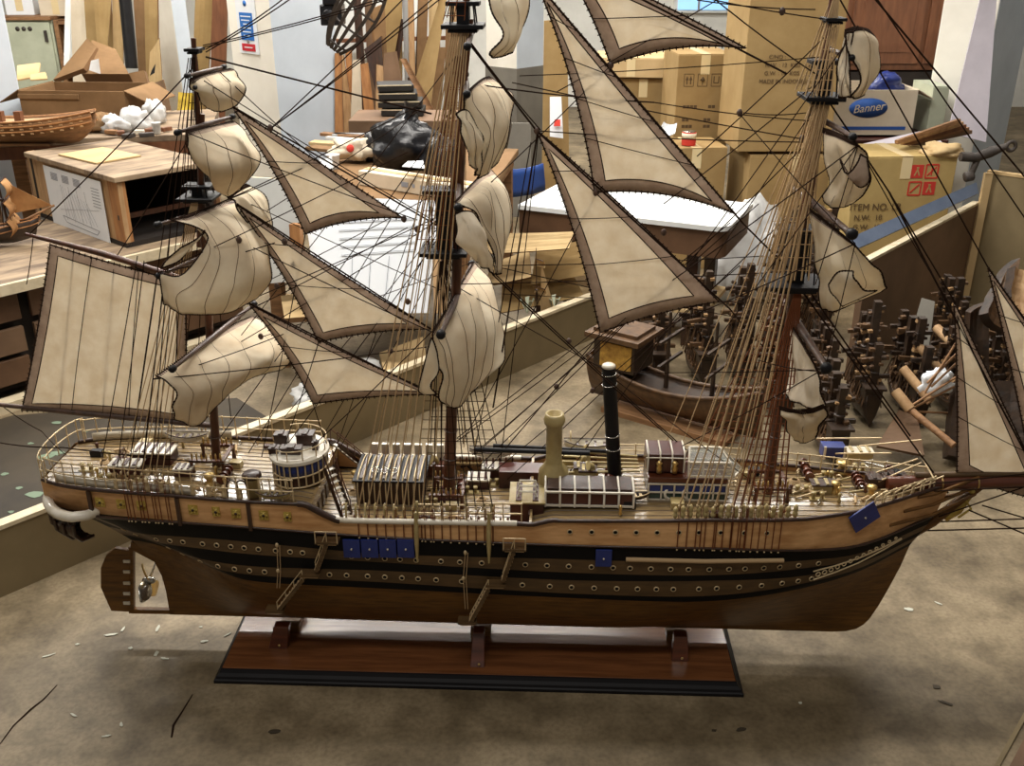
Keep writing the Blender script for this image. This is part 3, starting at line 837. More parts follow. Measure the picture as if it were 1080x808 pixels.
# ---- poop
p = dk(135, 497); hatch(p, .07, .035, .02)
p = dk(165, 486); hatch(p, .09, .05, .03, 'poop_skylight', 'maroon', 'white_paint', 5)
p = dk(195, 500); hatch(p, .04, .03, .016)
for x, y in ((112, 507), (150, 512), (182, 516), (92, 496)): bollard(dk(x, y))
for x, y in ((120, 500), (168, 510), (205, 515), (190, 488), (110, 488)): coil(dk(x, y))
capstan(dk(222, 512), 1.2); winch(dk(238, 505), .05)
m = MB(); p = dk(132, 492)
m.torus(p + V((0, 0, .03)), .016, .0016, (1, 0, 0), 16, 5)
for i in range(6): m.tube(p + V((0, 0, .03)), p + V((0, .02 * math.cos(i * PI / 3), .03 + .02 * math.sin(i * PI / 3))), .0012, n=5)
m.box(p + V((0, 0, .012)), (.012, .012, .024)); m.build('steering_wheel', 'mast_wood', ship)
# cylinder bin with dark lid and two looped hand rails
p = dk(268, 522); m = MB().lathe([(.016, 0), (.016, .045), (.017, .046)], p, 16); o = m.build('binnacle', 'cream_paint', ship)
MB().lathe([(.021, .046), (.021, .053), (.016, .057)], p, 16).build('lid', 'dark_wood', o)
for x in (246, 256):
    p = dk(x, 524); m = MB(); m.path([p + V((-.012, 0, 0)), p + V((-.012, 0, .028)), p + V((-.008, 0, .038)), p + V((0, 0, .042)), p + V((.008, 0, .038)), p + V((.012, 0, .028)), p + V((.012, 0, 0))], .0022, 6); m.build('looped_handrail', 'dark_wood', ship)
boat(dk(291, 527) + V((0, -.012, .008)), .075, 0, True, 'cream_paint', 'dark_wood')
boat(dk(200, 478) + V((0, .0, .03)), .10, 0, True)

# ---- round fronted deckhouse with blue windows
c = dk(312, 505); c.y += .02; R0 = .068; H0 = .062
def rh(a, r, z):   # stadium outline: rounded end to the bow
    return c + V((r * math.cos(a) * (1.0 if math.cos(a) > 0 else .75), r * math.sin(a), z))
AA = [2 * PI * i / 40 for i in range(40)]
m = MB()
m.grid([[rh(a, R0, z) for a in AA + [0]] for z in (0, H0)])
dh = m.build('deckhouse', 'dark_wood', ship)
m = MB(); m.add([rh(a, R0 + .009, H0) for a in AA] + [rh(a, R0 + .009, H0 + .007) for a in AA] + [rh(a, R0 + .002, H0 + .011) for a in AA],
  [tuple(range(40))[::-1]] + [(k * 40 + i, k * 40 + (i + 1) % 40, (k + 1) * 40 + (i + 1) % 40, (k + 1) * 40 + i) for k in (0, 1) for i in range(40)] + [tuple(range(80, 120))])
m.build('roof', 'white_paint', dh)
for i in range(13):
    a0 = -PI / 2 - .9 + i * .24; P = []
    for z in (.032, H0 - .004): P.append([rh(a0 + t * .21, R0 + .0016, z) for t in (0, .5, 1)])
    MB().grid(P).build('blue_window', 'blue', dh, solid=.0015)
m = MB()
for z in (.004, .03, H0 - .002): m.path([rh(a, R0 + .003, z) for a in AA[-16:] + AA[:14]], .0022, 5)
for i in range(14): m.bar(rh(-PI / 2 - .915 + i * .24, R0 + .003, .004), rh(-PI / 2 - .915 + i * .24, R0 + .003, H0), .003, .003)
m.build('window_frame', 'ring', dh)
for dx, dy, sx, sy, h in ((-.035, .02, .03, .024, .022), (.022, .018, .038, .03, .026), (.0, -.03, .045, .022, .014), (-.04, -.028, .022, .02, .012), (.05, -.01, .014, .014, .018)):
    hatch(c + V((dx, dy, H0 + .009)), sx, sy, h, 'roof_hatch', 'dark_wood', 'dark_wood', 1, dh)
m = MB()
m.path([rh(a, R0 + .004, H0 + .034) for a in AA[-13:] + AA[:14]], .0014, 5)
for a in AA[-13:] + AA[:14:3]: 
    pass
for a in (AA[-13:] + AA[:14])[::3]: m.tube(rh(a, R0 + .004, H0 + .008), rh(a, R0 + .004, H0 + .034), .0013, n=5)
m.build('roof_railing', 'ring', dh)
# ladders from the poop to the well deck
for a, b in (((347, 492), (366, 545)), ((353, 468), (388, 496))):
    A0 = dk(*a) if a[1] > 480 else D(a[0], a[1], .55); A0 = D(a[0], a[1], .53); B0 = D(b[0], b[1], .42)
    m = MB(); d = B0 - A0; s = V((-d.y, d.x, 0)).normalized() * .013
    for q in (-1, 1): m.bar(A0 + s * q, B0 + s * q, .004, .008)
    for i in range(8): m.bar(A0 + d * (i + .5) / 8 - s, A0 + d * (i + .5) / 8 + s, .008, .002, 1)
    o = m.build('companion_ladder', ['dark_wood', 'white_paint'], ship)
    m = MB()
    for q in (-1, 1):
        m.tube(A0 + s * q + V((0, 0, .035)), B0 + s * q + V((0, 0, .035)), .0015, n=5)
        for t in (0, .5, 1): m.tube(A0.lerp(B0, t) + s * q, A0.lerp(B0, t) + s * q + V((0, 0, .035)), .0013, n=5)
    m.build('handrail', 'mast_wood', o)

# ---- well deck: dark engine hatch house with curved ribs
p0 = dk(415, 520)
o = hatch(V((p0.x, .03, .409)), .155, .12, .062, 'engine_casing', 'dark_wood', 'black_paint', 6)
m = MB()
for i in range(12):
    x = p0.x - .072 + i * .013
    m.path([V((x, -.034, .41)), V((x, -.036, .455)), V((x, -.03, .476)), V((x, .0, .482)), V((x, .06, .482)), V((x, .092, .476))], .0018, 5)
m.build('roof_rib', 'ring', o, kind='stuff')
for i in range(3):
    m = MB(); m.torus(V((p0.x - .035 + i * .022, -.001, .484)), .008, .0016, (0, -.5, 1), 12, 5); m.build('ring_bolt', 'steel', o)
# white washed posts row and belaying pins along the well deck bulwark
m = MB()
for i, x in enumerate(xr(-.29, -.14, 8)):
    m.path([top_pt(x, -1, -.03, .02), top_pt(x, -1, .022, .02), top_pt(x, -1, .03, .026), top_pt(x, -1, .026, .034)], .0026, 6)
m.build('hooked_stanchion', 'cream_paint', ship)
for sg in (-1, 1):
    m = MB()
    m.bar(top_pt(-.28, sg, -.008, .012), top_pt(.08, sg, -.008, .012), .012, .005, 1)
    for x in xr(-.27, .07, 22): m.lathe([(.0014, -.012), (.0016, 0), (.0024, .004), (.0026, .011), (.001, .015)], top_pt(x, sg, -.004, .012), 6)
    m.build('pin_rail', ['mast_wood', 'deck_wood'], ship)
# long fenders hung from the rail and a working rail amidships
for px in (440, 516):
    p = near(px, 560); y = -(btop(p.x) + .012)
    m = MB(); m.path([V((p.x, y, zrow(0, p.x) + .035)), V((p.x, y, zrow(0, p.x))), V((p.x, y - .004, zrow(1, p.x))), V((p.x, y - .004, zrow(2, p.x) - .004))], [.0035, .005, .0055, .002], 8); m.build('rail_fender', 'cream_paint', ship)
m = MB()
xa, xb = near(440, 548).x, near(518, 548).x
for k in (.022, .044): m.path([top_pt(x, -1, k, .006) for x in xr(xa, xb, 6)], .0022, 6)
m.build('waist_rail', 'ring', ship)
for x in xr(xa, xb, 4): MB().lathe([(.004, -.03), (.0034, .0), (.0026, .04), (.0046, .044), (.003, .052)], top_pt(x, -1, .0, .006), 8).build('rail_post', 'cream_paint', ship)
# scattered gear on every deck
rnd = random.Random(77)
for a_, b_, n_ in ((-.93, -.52, 26), (-.30, .06, 16), (.2, .40, 8), (.42, .66, 16), (.68, .97, 26)):
    for k in range(n_):
        x = rnd.uniform(a_, b_); w_ = btop(x) - .02
        if w_ < .02: continue
        y = rnd.uniform(-w_, w_); z = (zdeck(x) + .005) ; t_ = rnd.random()
        if t_ < .3:
            m = MB(); m.lathe([(.003, 0), (.0045, .004), (.0026, .01), (.004, .018), (.0046, .022), (.001, .025)], (x, y, z), 8); m.build('belaying_post', rnd.choice(['brass', 'cream_paint', 'mast_wood']), ship)
        elif t_ < .5:
            an = rnd.uniform(0, PI); L_ = rnd.uniform(.02, .05); m = MB(); m.path([V((x, y, z + .004)), V((x + L_ * .5 * math.cos(an), y + L_ * .5 * math.sin(an), z + .01)), V((x + L_ * math.cos(an), y + L_ * .6 * math.sin(an), z + .004))], .003, 6); m.build('rope_bundle', rnd.choice(['rope_tan', 'rope_red', 'dark_wood']), ship)
        elif t_ < .75:
            s_ = rnd.uniform(.01, .022); m = MB(); m.box((x, y, z + s_ * .4), (s_ * 1.4, s_, s_ * .8), rnd.uniform(-.2, .2)); m.build('deck_chest', rnd.choice(['maroon', 'dark_wood', 'black_paint', 'cream_paint']), ship, bevel=.001)
        else:
            m = MB(); p = V((x, y, z)); m.torus(p + V((0, 0, .008)), .007, .0016, (rnd.uniform(-1, 1), 1, .3), 10, 4); m.build('deck_ring', rnd.choice(['ring', 'steel']), ship)
# fife rails round the masts
for f in (mzf, maf, fof):
    z = zd(f.x); m = MB()
    for sy in (-1, 1):
        m.bar(V((f.x - .04, sy * .04, z + .034)), V((f.x + .04, sy * .04, z + .034)), .008, .006)
        for sx in (-1, 1): m.lathe([(.005, 0), (.005, .01), (.0035, .014), (.0045, .03), (.005, .034)], V((f.x + sx * .036, sy * .04, z)), 8)
    m.bar(V((f.x + .036, -.04, z + .034)), V((f.x + .036, .04, z + .034)), .008, .006)
    for i in range(7):
        for sy in (-1, 1): m.lathe([(.0013, -.01), (.0022, .004), (.0024, .012), (.001, .016)], V((f.x - .033 + i * .011, sy * .04, z + .038)), 6, 1)
    m.build('fife_rail', ['mast_wood', 'brass'], ship)
for x, y in ((432, 528), (497, 520), (520, 512), (455, 533)): bollard(dk(x, y))
for x, y in ((452, 520), (470, 532), (508, 528), (365, 535), (372, 520)): coil(dk(x, y))
for x, y in ((505, 512), (520, 500)): hatch(dk(x, y), .05, .04, .022, 'well_hatch', 'maroon', 'white_paint', 3)
winch(dk(487, 516), .06); capstan(dk(376, 508), 1.1); vent(dk(448, 505), .05, .008); vent(dk(462, 500), .045, .007, -1)
m = MB(); m.box(V((-.19, .12, .425)), (.2, .03, .03)); m.build('deck_locker', 'red_wood', ship, bevel=.002)
m = MB()
for i in range(7): m.box(V((-.27 + i * .027, .142, .45)), (.018, .01, .06))
m.build('inner_bulwark_panel', 'white_paint', ship, bevel=.001)

# ---- midship house: maroon box, long skylight, funnel
p = dk(556, 545); zz = p.z
o = hatch(V((p.x, -.055, zz)), .075, .085, .052, 'maroon_deckhouse', 'maroon', 'cream_paint', 2)
for dy in (-.025, 0, .025):
    m = MB(); b = V((p.x, -.055 + dy, zz + .06)); m.path([b + V((-.02, 0, 0)), b + V((-.018, 0, .012)), b + V((.018, 0, .012)), b + V((.02, 0, 0))], .0025, 6); m.build('roof_loop', 'white_paint', o)
m = MB()
x0, x1 = dk(575, 538).x, dk(667, 532).x; yv = -.085; zb = .448
m.box(V(((x0 + x1) / 2, yv + .035, zb + .018)), (x1 - x0, .07, .036))
sk = m.build('long_skylight', 'maroon', ship, bevel=.001)
m = MB()
for i in range(7):
    x = x0 + (x1 - x0) * i / 6
    m.path([V((x, yv - .003, zb)), V((x, yv - .003, zb + .03)), V((x, yv + .006, zb + .042)), V((x, yv + .06, zb + .044))], .0026, 6)
for z in (.004, .038): m.bar(V((x0, yv - .003, zb + z)), V((x1, yv - .003, zb + z)), .004, .004)
m.build('white_rib', 'white_paint', sk)
m = MB(); m.box(V(((x0 + x1) / 2 + .0, yv + .035, zb + .04)), (x1 - x0 - .01, .06, .006)); m.build('roof', 'dark_wood', sk)
# cream steam pipe with flared foot
q = S(585, 436); q0 = S(581, 510); b = V((q.x, 0, .448)); hh = q.z - .448
MB().lathe([(.034, 0), (.036, .02), (.034, .045), (.022, .062), (.0185, .07), (.0185, hh - .028), (.023, hh - .025), (.025, hh - .014), (.022, hh - .008), (.021, hh), (.016, hh), (.015, hh - .03)], b, 20).build('cream_funnel', 'cream_paint', ship)
# tall black stove pipe
q = S(642, 388); q0 = S(650, 500); a = V((q0.x, .03, .45)); b = S(642, 388, .03); b = V((b.x, .03, b.z))
m = MB(); m.path([a, b], .0165, 16, r1=.0155); fn = m.build('black_funnel', 'black_paint', ship)
d = (b - a).normalized()
for t in (.05, .3, .42, .86, .95):
    m = MB(); m.torus(a.lerp(b, t), .0165, .0012, d, 18, 5); m.build('funnel_band', 'steel', fn)
m = MB().lathe([(.013, 0), (.016, .002), (.015, .007), (.01, .010), (.002, .011)], b, 14); m.build('funnel_cap', 'white_paint', fn)
# black derrick poles lying over the deck
for p0_, p1_, r in (((500, 474, .0), (622, 478, .0), .006), ((520, 470, .05), (640, 476, .06), .005)):
    m = MB(); m.path([S(*p0_), S(*p1_)], r, 8); m.build('derrick_boom', 'black_paint', ship)
# yellow pump gear and pipes beyond the funnel
rnd = random.Random(3)
for k in range(9):
    x = .20 + rnd.random() * .16; y = .01 + rnd.random() * .1; zt = .456
    if k % 3 == 0: vent(V((x, y, zt)), .03 + rnd.random() * .02, .008, rnd.choice((-1, 1)))
    elif k % 3 == 1: winch(V((x, y, zt)), .05)
    else: hatch(V((x, y, zt)), .04, .03, .02 + rnd.random() * .015, 'pump_box', 'cream_paint', 'dark_wood', 2)
m = MB()
for k in range(5): m.tube(V((.19, .02 + .02 * k, .475 + .004 * k)), V((.37, .03 + .018 * k, .478)), .003, n=6)
m.build('steam_pipe', 'cream_paint', ship)
boat(V((.26, .125, .475)), .13, 0, True, 'white_paint'); boat(V((.02, .125, .455)), .11, 0, True)
m = MB(); m.box(V((.1, .08, .43)), (.12, .05, .05)); m.build('galley_house', 'maroon', ship, bevel=.002)
# grey side boat lying on chocks near the bridge
boat(dk(667, 530) + V((0, -.0, .006)), .075, .15, False, 'dark_wood', 'ring', 'dinghy')

# ---- bridge house
f = dk(722, 520); bx = f.x; z0 = zd(bx); W = .175; DP = .12; yF = -.045
m = MB(); m.box(V((bx, yF + DP / 2, z0 + .022)), (W, DP, .044)); br = m.build('bridge_house', 'dark_wood', ship)
for i in range(6):
    x = bx - W / 2 + W * (i + .5) / 6; w = W / 6 * .8
    m = MB(); m.box(V((x, yF - .001, z0 + .031)), (w, .003, .016)); m.build('blue_window', 'blue', br)
    m = MB(); m.box(V((x, yF - .001, z0 + .012)), (w, .003, .013)); m.build('lower_panel', 'pump_green', br)
m = MB()
for i in range(7): m.bar(V((bx - W / 2 + W * i / 6, yF - .004, z0)), V((bx - W / 2 + W * i / 6, yF - .004, z0 + .042)), .0035, .003)
for z in (.002, .021, .042): m.bar(V((bx - W / 2, yF - .004, z0 + z)), V((bx + W / 2, yF - .004, z0 + z)), .003, .003)
m.build('window_frame', 'white_paint', br)
m = MB(); m.box(V((bx, yF + DP / 2, z0 + .051)), (W + .004, DP + .006, .013)); m.build('bridge_deck', 'red_wood', br, bevel=.002)
m = MB(); m.box(V((bx - .05, yF + .05, z0 + .085)), (.085, .07, .044)); cab = m.build('chart_room', 'maroon', br, bevel=.001)
m = MB()
for i in range(4):
    x = bx - .09 + .027 * i; m.path([V((x, yF + .012, z0 + .064)), V((x, yF + .012, z0 + .1)), V((x, yF + .02, z0 + .112)), V((x, yF + .07, z0 + .114))], .002, 6)
m.path([V((bx - .095, yF + .012, z0 + .1)), V((bx - .0, yF + .012, z0 + .1))], .0015, 5)
m.build('white_rib', 'white_paint', cab)
for dx in (-.065, -.03):
    MB().lathe([(.006, 0), (.007, .012), (.005, .02), (.008, .024), (.003, .03)], V((bx + dx, yF + .01, z0 + .064)), 10).build('brass_lamp', 'brass', cab)
# glazed canopy: sloping pane front and pitched top
gx0, gx1 = bx + .0, bx + .105; gy0, gy1 = yF - .004, yF + .075; gz = z0 + .064
cn = MB()
FR = [V((gx0, gy0, gz)), V((gx1 - .004, gy0, gz)), V((gx0, gy0 + .008, gz + .03)), V((gx1 - .012, gy0 + .008, gz + .03)), V((gx0 + .004, gy0 + .04, gz + .052)), V((gx1 - .032, gy0 + .04, gz + .052)), V((gx0, gy1, gz)), V((gx1 - .004, gy1, gz)), V((gx1 + .02, (gy0 + gy1) / 2, gz))]
for a, b2 in ((0, 1), (2, 3), (4, 5), (0, 2), (2, 4), (1, 3), (3, 5), (6, 7), (6, 4), (7, 5), (1, 8), (8, 7), (8, 5)): cn.bar(FR[a], FR[b2], .004, .004)
for t in (.33, .66): cn.bar(FR[0].lerp(FR[1], t), FR[2].lerp(FR[3], t), .0032, .0032)
for a, b2 in ((FR[0].lerp(FR[2], .5), FR[1].lerp(FR[3], .5)),): cn.bar(a, b2, .002, .002)
can = cn.build('canopy_frame', 'white_paint', br)
g = MB()
for fc in ((0, 1, 3, 2), (2, 3, 5, 4), (4, 5, 7, 6), (1, 8, 5, 3), (8, 7, 5)): g.add([FR[i] for i in fc], [tuple(range(len(fc)))])
g.build('canopy_glass', 'pane', can, solid=.0012)
# round mirror-like life rings in front of the bridge
for x in (705, 724):
    p = dk(x, 527); m = MB(); m.torus(p + V((0, 0, .016)), .0115, .0035, (.6, -1, .2), 16, 6); m.build('life_ring', 'white_paint', ship)
m = MB(); p = dk(714, 534); m.box(p + V((0, 0, .008)), (.03, .03, .016)); m.build('fender_box', 'cream_paint', ship, bevel=.002)

# ---- deadeyes and pin rails along the fore channels: cream turned blocks
def block_row(a, b, n, nm='deadeye_block', mt='cream_paint', dz=0.0, ins=.014, h=.03):
    first = None
    for i, x in enumerate(xr(a, b, n)):
        p = top_pt(x, -1, dz, ins)
        if first is None:
            m = MB().lathe([(.004, 0), (.0058, .004), (.0058, .011), (.0035, .014), (.0055, .018), (.0055, .024), (.002, h)], (0, 0, 0), 10)
            first = m.build(nm, mt, ship); o = first
        else: o = first.copy(); COL.objects.link(o)
        o.location = p; o.scale = (1, 1, .9 + .25 * ((i * 7) % 5) / 5)
block_row(.435, .70, 17)
block_row(-.80, -.52, 9, mt='ring', ins=.01)
# ---- forecastle
for x, y in ((845, 520), (872, 505), (905, 497), (862, 527)): bollard(dk(x, y), .006, .02)
for x, y in ((838, 508), (885, 515), (920, 508), (850, 492), (895, 488), (934, 500)): coil(dk(x, y), .012)
winch(dk(850, 500), .07); winch(dk(905, 512), .05); winch(dk(940, 505), .05)
capstan(dk(888, 498), 1.6); capstan(dk(918, 524), 1.1); capstan(dk(880, 520), 1.0)
hatch(dk(925, 512), .05, .035, .022, 'fore_hatch', 'dark_wood', 'dark_wood', 2); hatch(dk(865, 518), .045, .03, .02, 'fore_hatch', 'cream_paint', 'dark_wood', 2)
hatch(dk(905, 484), .06, .03, .022, 'fore_hatch', 'cream_paint', 'white_paint', 3); hatch(dk(944, 512), .035, .03, .03, 'fore_hatch', 'black_paint', 'dark_wood', 1)
p = dk(877, 482); m = MB(); m.box(p + V((0, 0, .02)), (.055, .035, .03)); o = m.build('blue_locker', 'blue', ship, bevel=.001)
for s in (-.024, .024): MB().bar(p + V((s, -.019, .004)), p + V((s, -.019, .038)), .005, .004).build('locker_post', 'white_paint', o)
def anchor(p, s=1.0, rz=0.0):
    M = Matrix.Rotation(rz, 3, 'Z'); p = V(p); m = MB()
    m.tube(p + M @ V((-.03 * s, 0, .008)), p + M @ V((.03 * s, 0, .008)), .003 * s, n=7)
    m.path([p + M @ V((.018 * s, -.024 * s, .008)), p + M @ V((.03 * s, -.012 * s, .007)), p + M @ V((.034 * s, 0, .007)), p + M @ V((.03 * s, .012 * s, .007)), p + M @ V((.018 * s, .024 * s, .008))], .003 * s, 7)
    m.tube(p + M @ V((-.022 * s, 0, -.01 * s)), p + M @ V((-.022 * s, 0, .028 * s)), .0025 * s, n=6); m.torus(p + M @ V((-.034 * s, 0, .008)), .005 * s, .0015 * s, (0, 1, 0), 10, 4)
    return m.build('anchor', 'steel', ship)
anchor(dk(955, 514), 1.0, .4); anchor(dk(925, 494), .9, 2.6)
rnd = random.Random(11)
for k in range(26):   # loose spars and cable runs on the forecastle
    a = dk(835 + rnd.random() * 95, 488 + rnd.random() * 40); an = rnd.uniform(-.35, .35); L = .03 + rnd.random() * .06
    if abs(a.y) > btop(a.x) - .02 or a.x + L > 1.02: continue
    m = MB(); m.path([a + V((0, 0, .005)), a + V((L * math.cos(an), L * math.sin(an), .007 + rnd.random() * .012))], .0022, 6)
    m.build('cable_run', rnd.choice(['ring', 'rope_tan', 'cream_paint']), ship)
for a, b in (((905, 478), (972, 464)), ((918, 508), (968, 484)), ((925, 516), (972, 488)), ((860, 470), (930, 462)), ((968, 484), (985, 505)), ((880, 486), (940, 478))):
    m = MB(); A1 = dk(*a) + V((0, 0, .02)); B1 = D(b[0], b[1], .53); m.path([A1, B1], .002, 6); m.build('bow_rail', 'ring', ship)
m = MB()
for k in range(8):
    t = k / 7; x = .86 + .16 * t
    m.path([top_pt(x, -1, .0, .006), top_pt(x, -1, .022, .004), V((x + .03, -btop(x + .03) * .8, zrow(0, x) + .03))], .002, 5)
m.build('cathead_knee', 'ring', ship)

# ================================================================== RIGGING
def rope(pts, r=.0011, mt='rope_dark', nm='stay', n=5):
    m = MB(); m.path(pts, r, n); return m.build(nm, mt, ship)
def sagline(a, b, s, n=6):
    return [a.lerp(b, i / n) - V((0, 0, s * 4 * (i / n) * (1 - i / n))) for i in range(n + 1)]
def shrouds(top, ytop, xs, nm, mt, r=.0012, dz=.03, lash=True, ins=0.0, side=-1, rat=None, lower=True, spread=.012):
    t0 = mp(*top); ends = []
    n = len(xs)
    for i, x in enumerate(xs):
        T = t0 + V(((i / max(1, n - 1) - .5) * spread, side * ytop, 0)); B = top_pt(x, side, dz, ins)
        rope([T, B], r, mt, nm); ends.append((T, B))
    if lower:
        m = MB()
        for T, B in ends:
            x = B.x; f = V((x, side * (btop(x) + .003), zrow(1, x) - .004))
            if abs(B.z - zrow(0, x)) > .005:
                m.path([B, top_pt(x, side, .0, ins - .003)], .0008, 4); m.path([B + V((.003, 0, 0)), top_pt(x + .003, side, .0, ins - .003)], .0008, 4)
            m.ball(B, .0036, 7, 1, (.7, 1, 1.3)); m.path([top_pt(x, side, .002, -.003), f], .0013, 4)
            m.ball(f, .0025, 5, 1)
        m.build('chain_plate', ['rope_red' if mt != 'rope_tan' else 'rope_red', 'ring'], ship)
    if rat:
        m = MB(); a, b, k = rat
        for j in range(k):
            t = a + (b - a) * j / (k - 1)
            m.path([T.lerp(B, t) for T, B in ends], .0009, 4)
        m.build('ratline', mt if mt != 'rope_tan' else 'rope_dark', ship)
    return ends
X = lambda px: near(px, 550).x
shrouds((211, 207), .03, [X(137 + 7 * i) for i in range(7)], 'shroud', 'rope_tan', .0011, .05)
shrouds((205, 60), .016, [X(140 + 14 * i) for i in range(4)], 'backstay', 'rope_dark', .001, .03, ins=.01)
shrouds((211, 207), .03, xr(-.79, -.62, 5), 'shroud', 'rope_dark', .0011, .05, side=1, lower=False)
shrouds((468, 270), .036, [X(448 + 9 * i) for i in range(9)], 'shroud', 'rope_dark', .0012, .04, rat=(.62, .97, 8))
shrouds((487, 30), .03, [X(378 + 9.5 * i) for i in range(9)], 'backstay', 'rope_tan', .0015, .03, ins=.012, spread=.03)
shrouds((468, 270), .036, xr(-.16, .03, 8), 'shroud', 'rope_dark', .0012, .04, side=1, rat=(.7, .97, 6), lower=False)
shrouds((487, 30), .03, xr(-.27, -.05, 7), 'backstay', 'rope_tan', .001, .03, side=1, lower=False)
shrouds((838, 300), .036, [X(772 + 7.5 * i) for i in range(8)], 'shroud', 'rope_red', .0017, .035, rat=(.06, .97, 26))
shrouds((866, 104), .028, [X(716 + 9.5 * i) for i in range(8)], 'backstay', 'rope_tan', .0018, .03, ins=.012, spread=.02)
shrouds((879, 24), .02, [X(740 + 16 * i) for i in range(4)], 'backstay', 'rope_tan', .0011, .03, ins=.016)
shrouds((838, 300), .036, xr(.52, .68, 7), 'shroud', 'rope_red', .0013, .035, side=1, rat=(.1, .97, 20), lower=False)
shrouds((866, 104), .028, xr(.44, .6, 5), 'backstay', 'rope_tan', .0012, .03, side=1, lower=False)
# topmast shrouds with ratlines
def tshroud(lo, hi, yl, yh, n, mt, r=.001, k=10, dx=.04):
    a = mp(*lo); b = mp(*hi)
    for sg in (-1, 1):
        E = []
        for i in range(n):
            q = (i / (n - 1) - .8) * dx
            E.append((b + V((q * .2, sg * yh, 0)), a + V((q, sg * yl, 0)))); rope(E[-1], r, mt, 'topmast_shroud')
        m = MB()
        for j in range(k):
            m.path([T.lerp(B, .08 + .86 * j / (k - 1)) for T, B in E], .0008, 4)
            if k <= 8: m.build('ratline', mt, ship); m = MB()
        if k > 8: m.build('ratline', mt, ship)
tshroud((469, 258), (486, 60), .045, .01, 4, 'rope_red', .0011, 12, .07); tshroud((838, 288), (864, 112), .05, .012, 7, 'rope_tan', .0018, 12, .085)
tshroud((866, 98), (882, 0), .04, .008, 6, 'rope_tan', .0014, 9, .05); tshroud((487, 20), (494, -60), .036, .006, 3, 'rope_red', k=6)
tshroud((211, 200), (206, 60), .034, .006, 3, 'rope_dark', k=8, dx=.03)
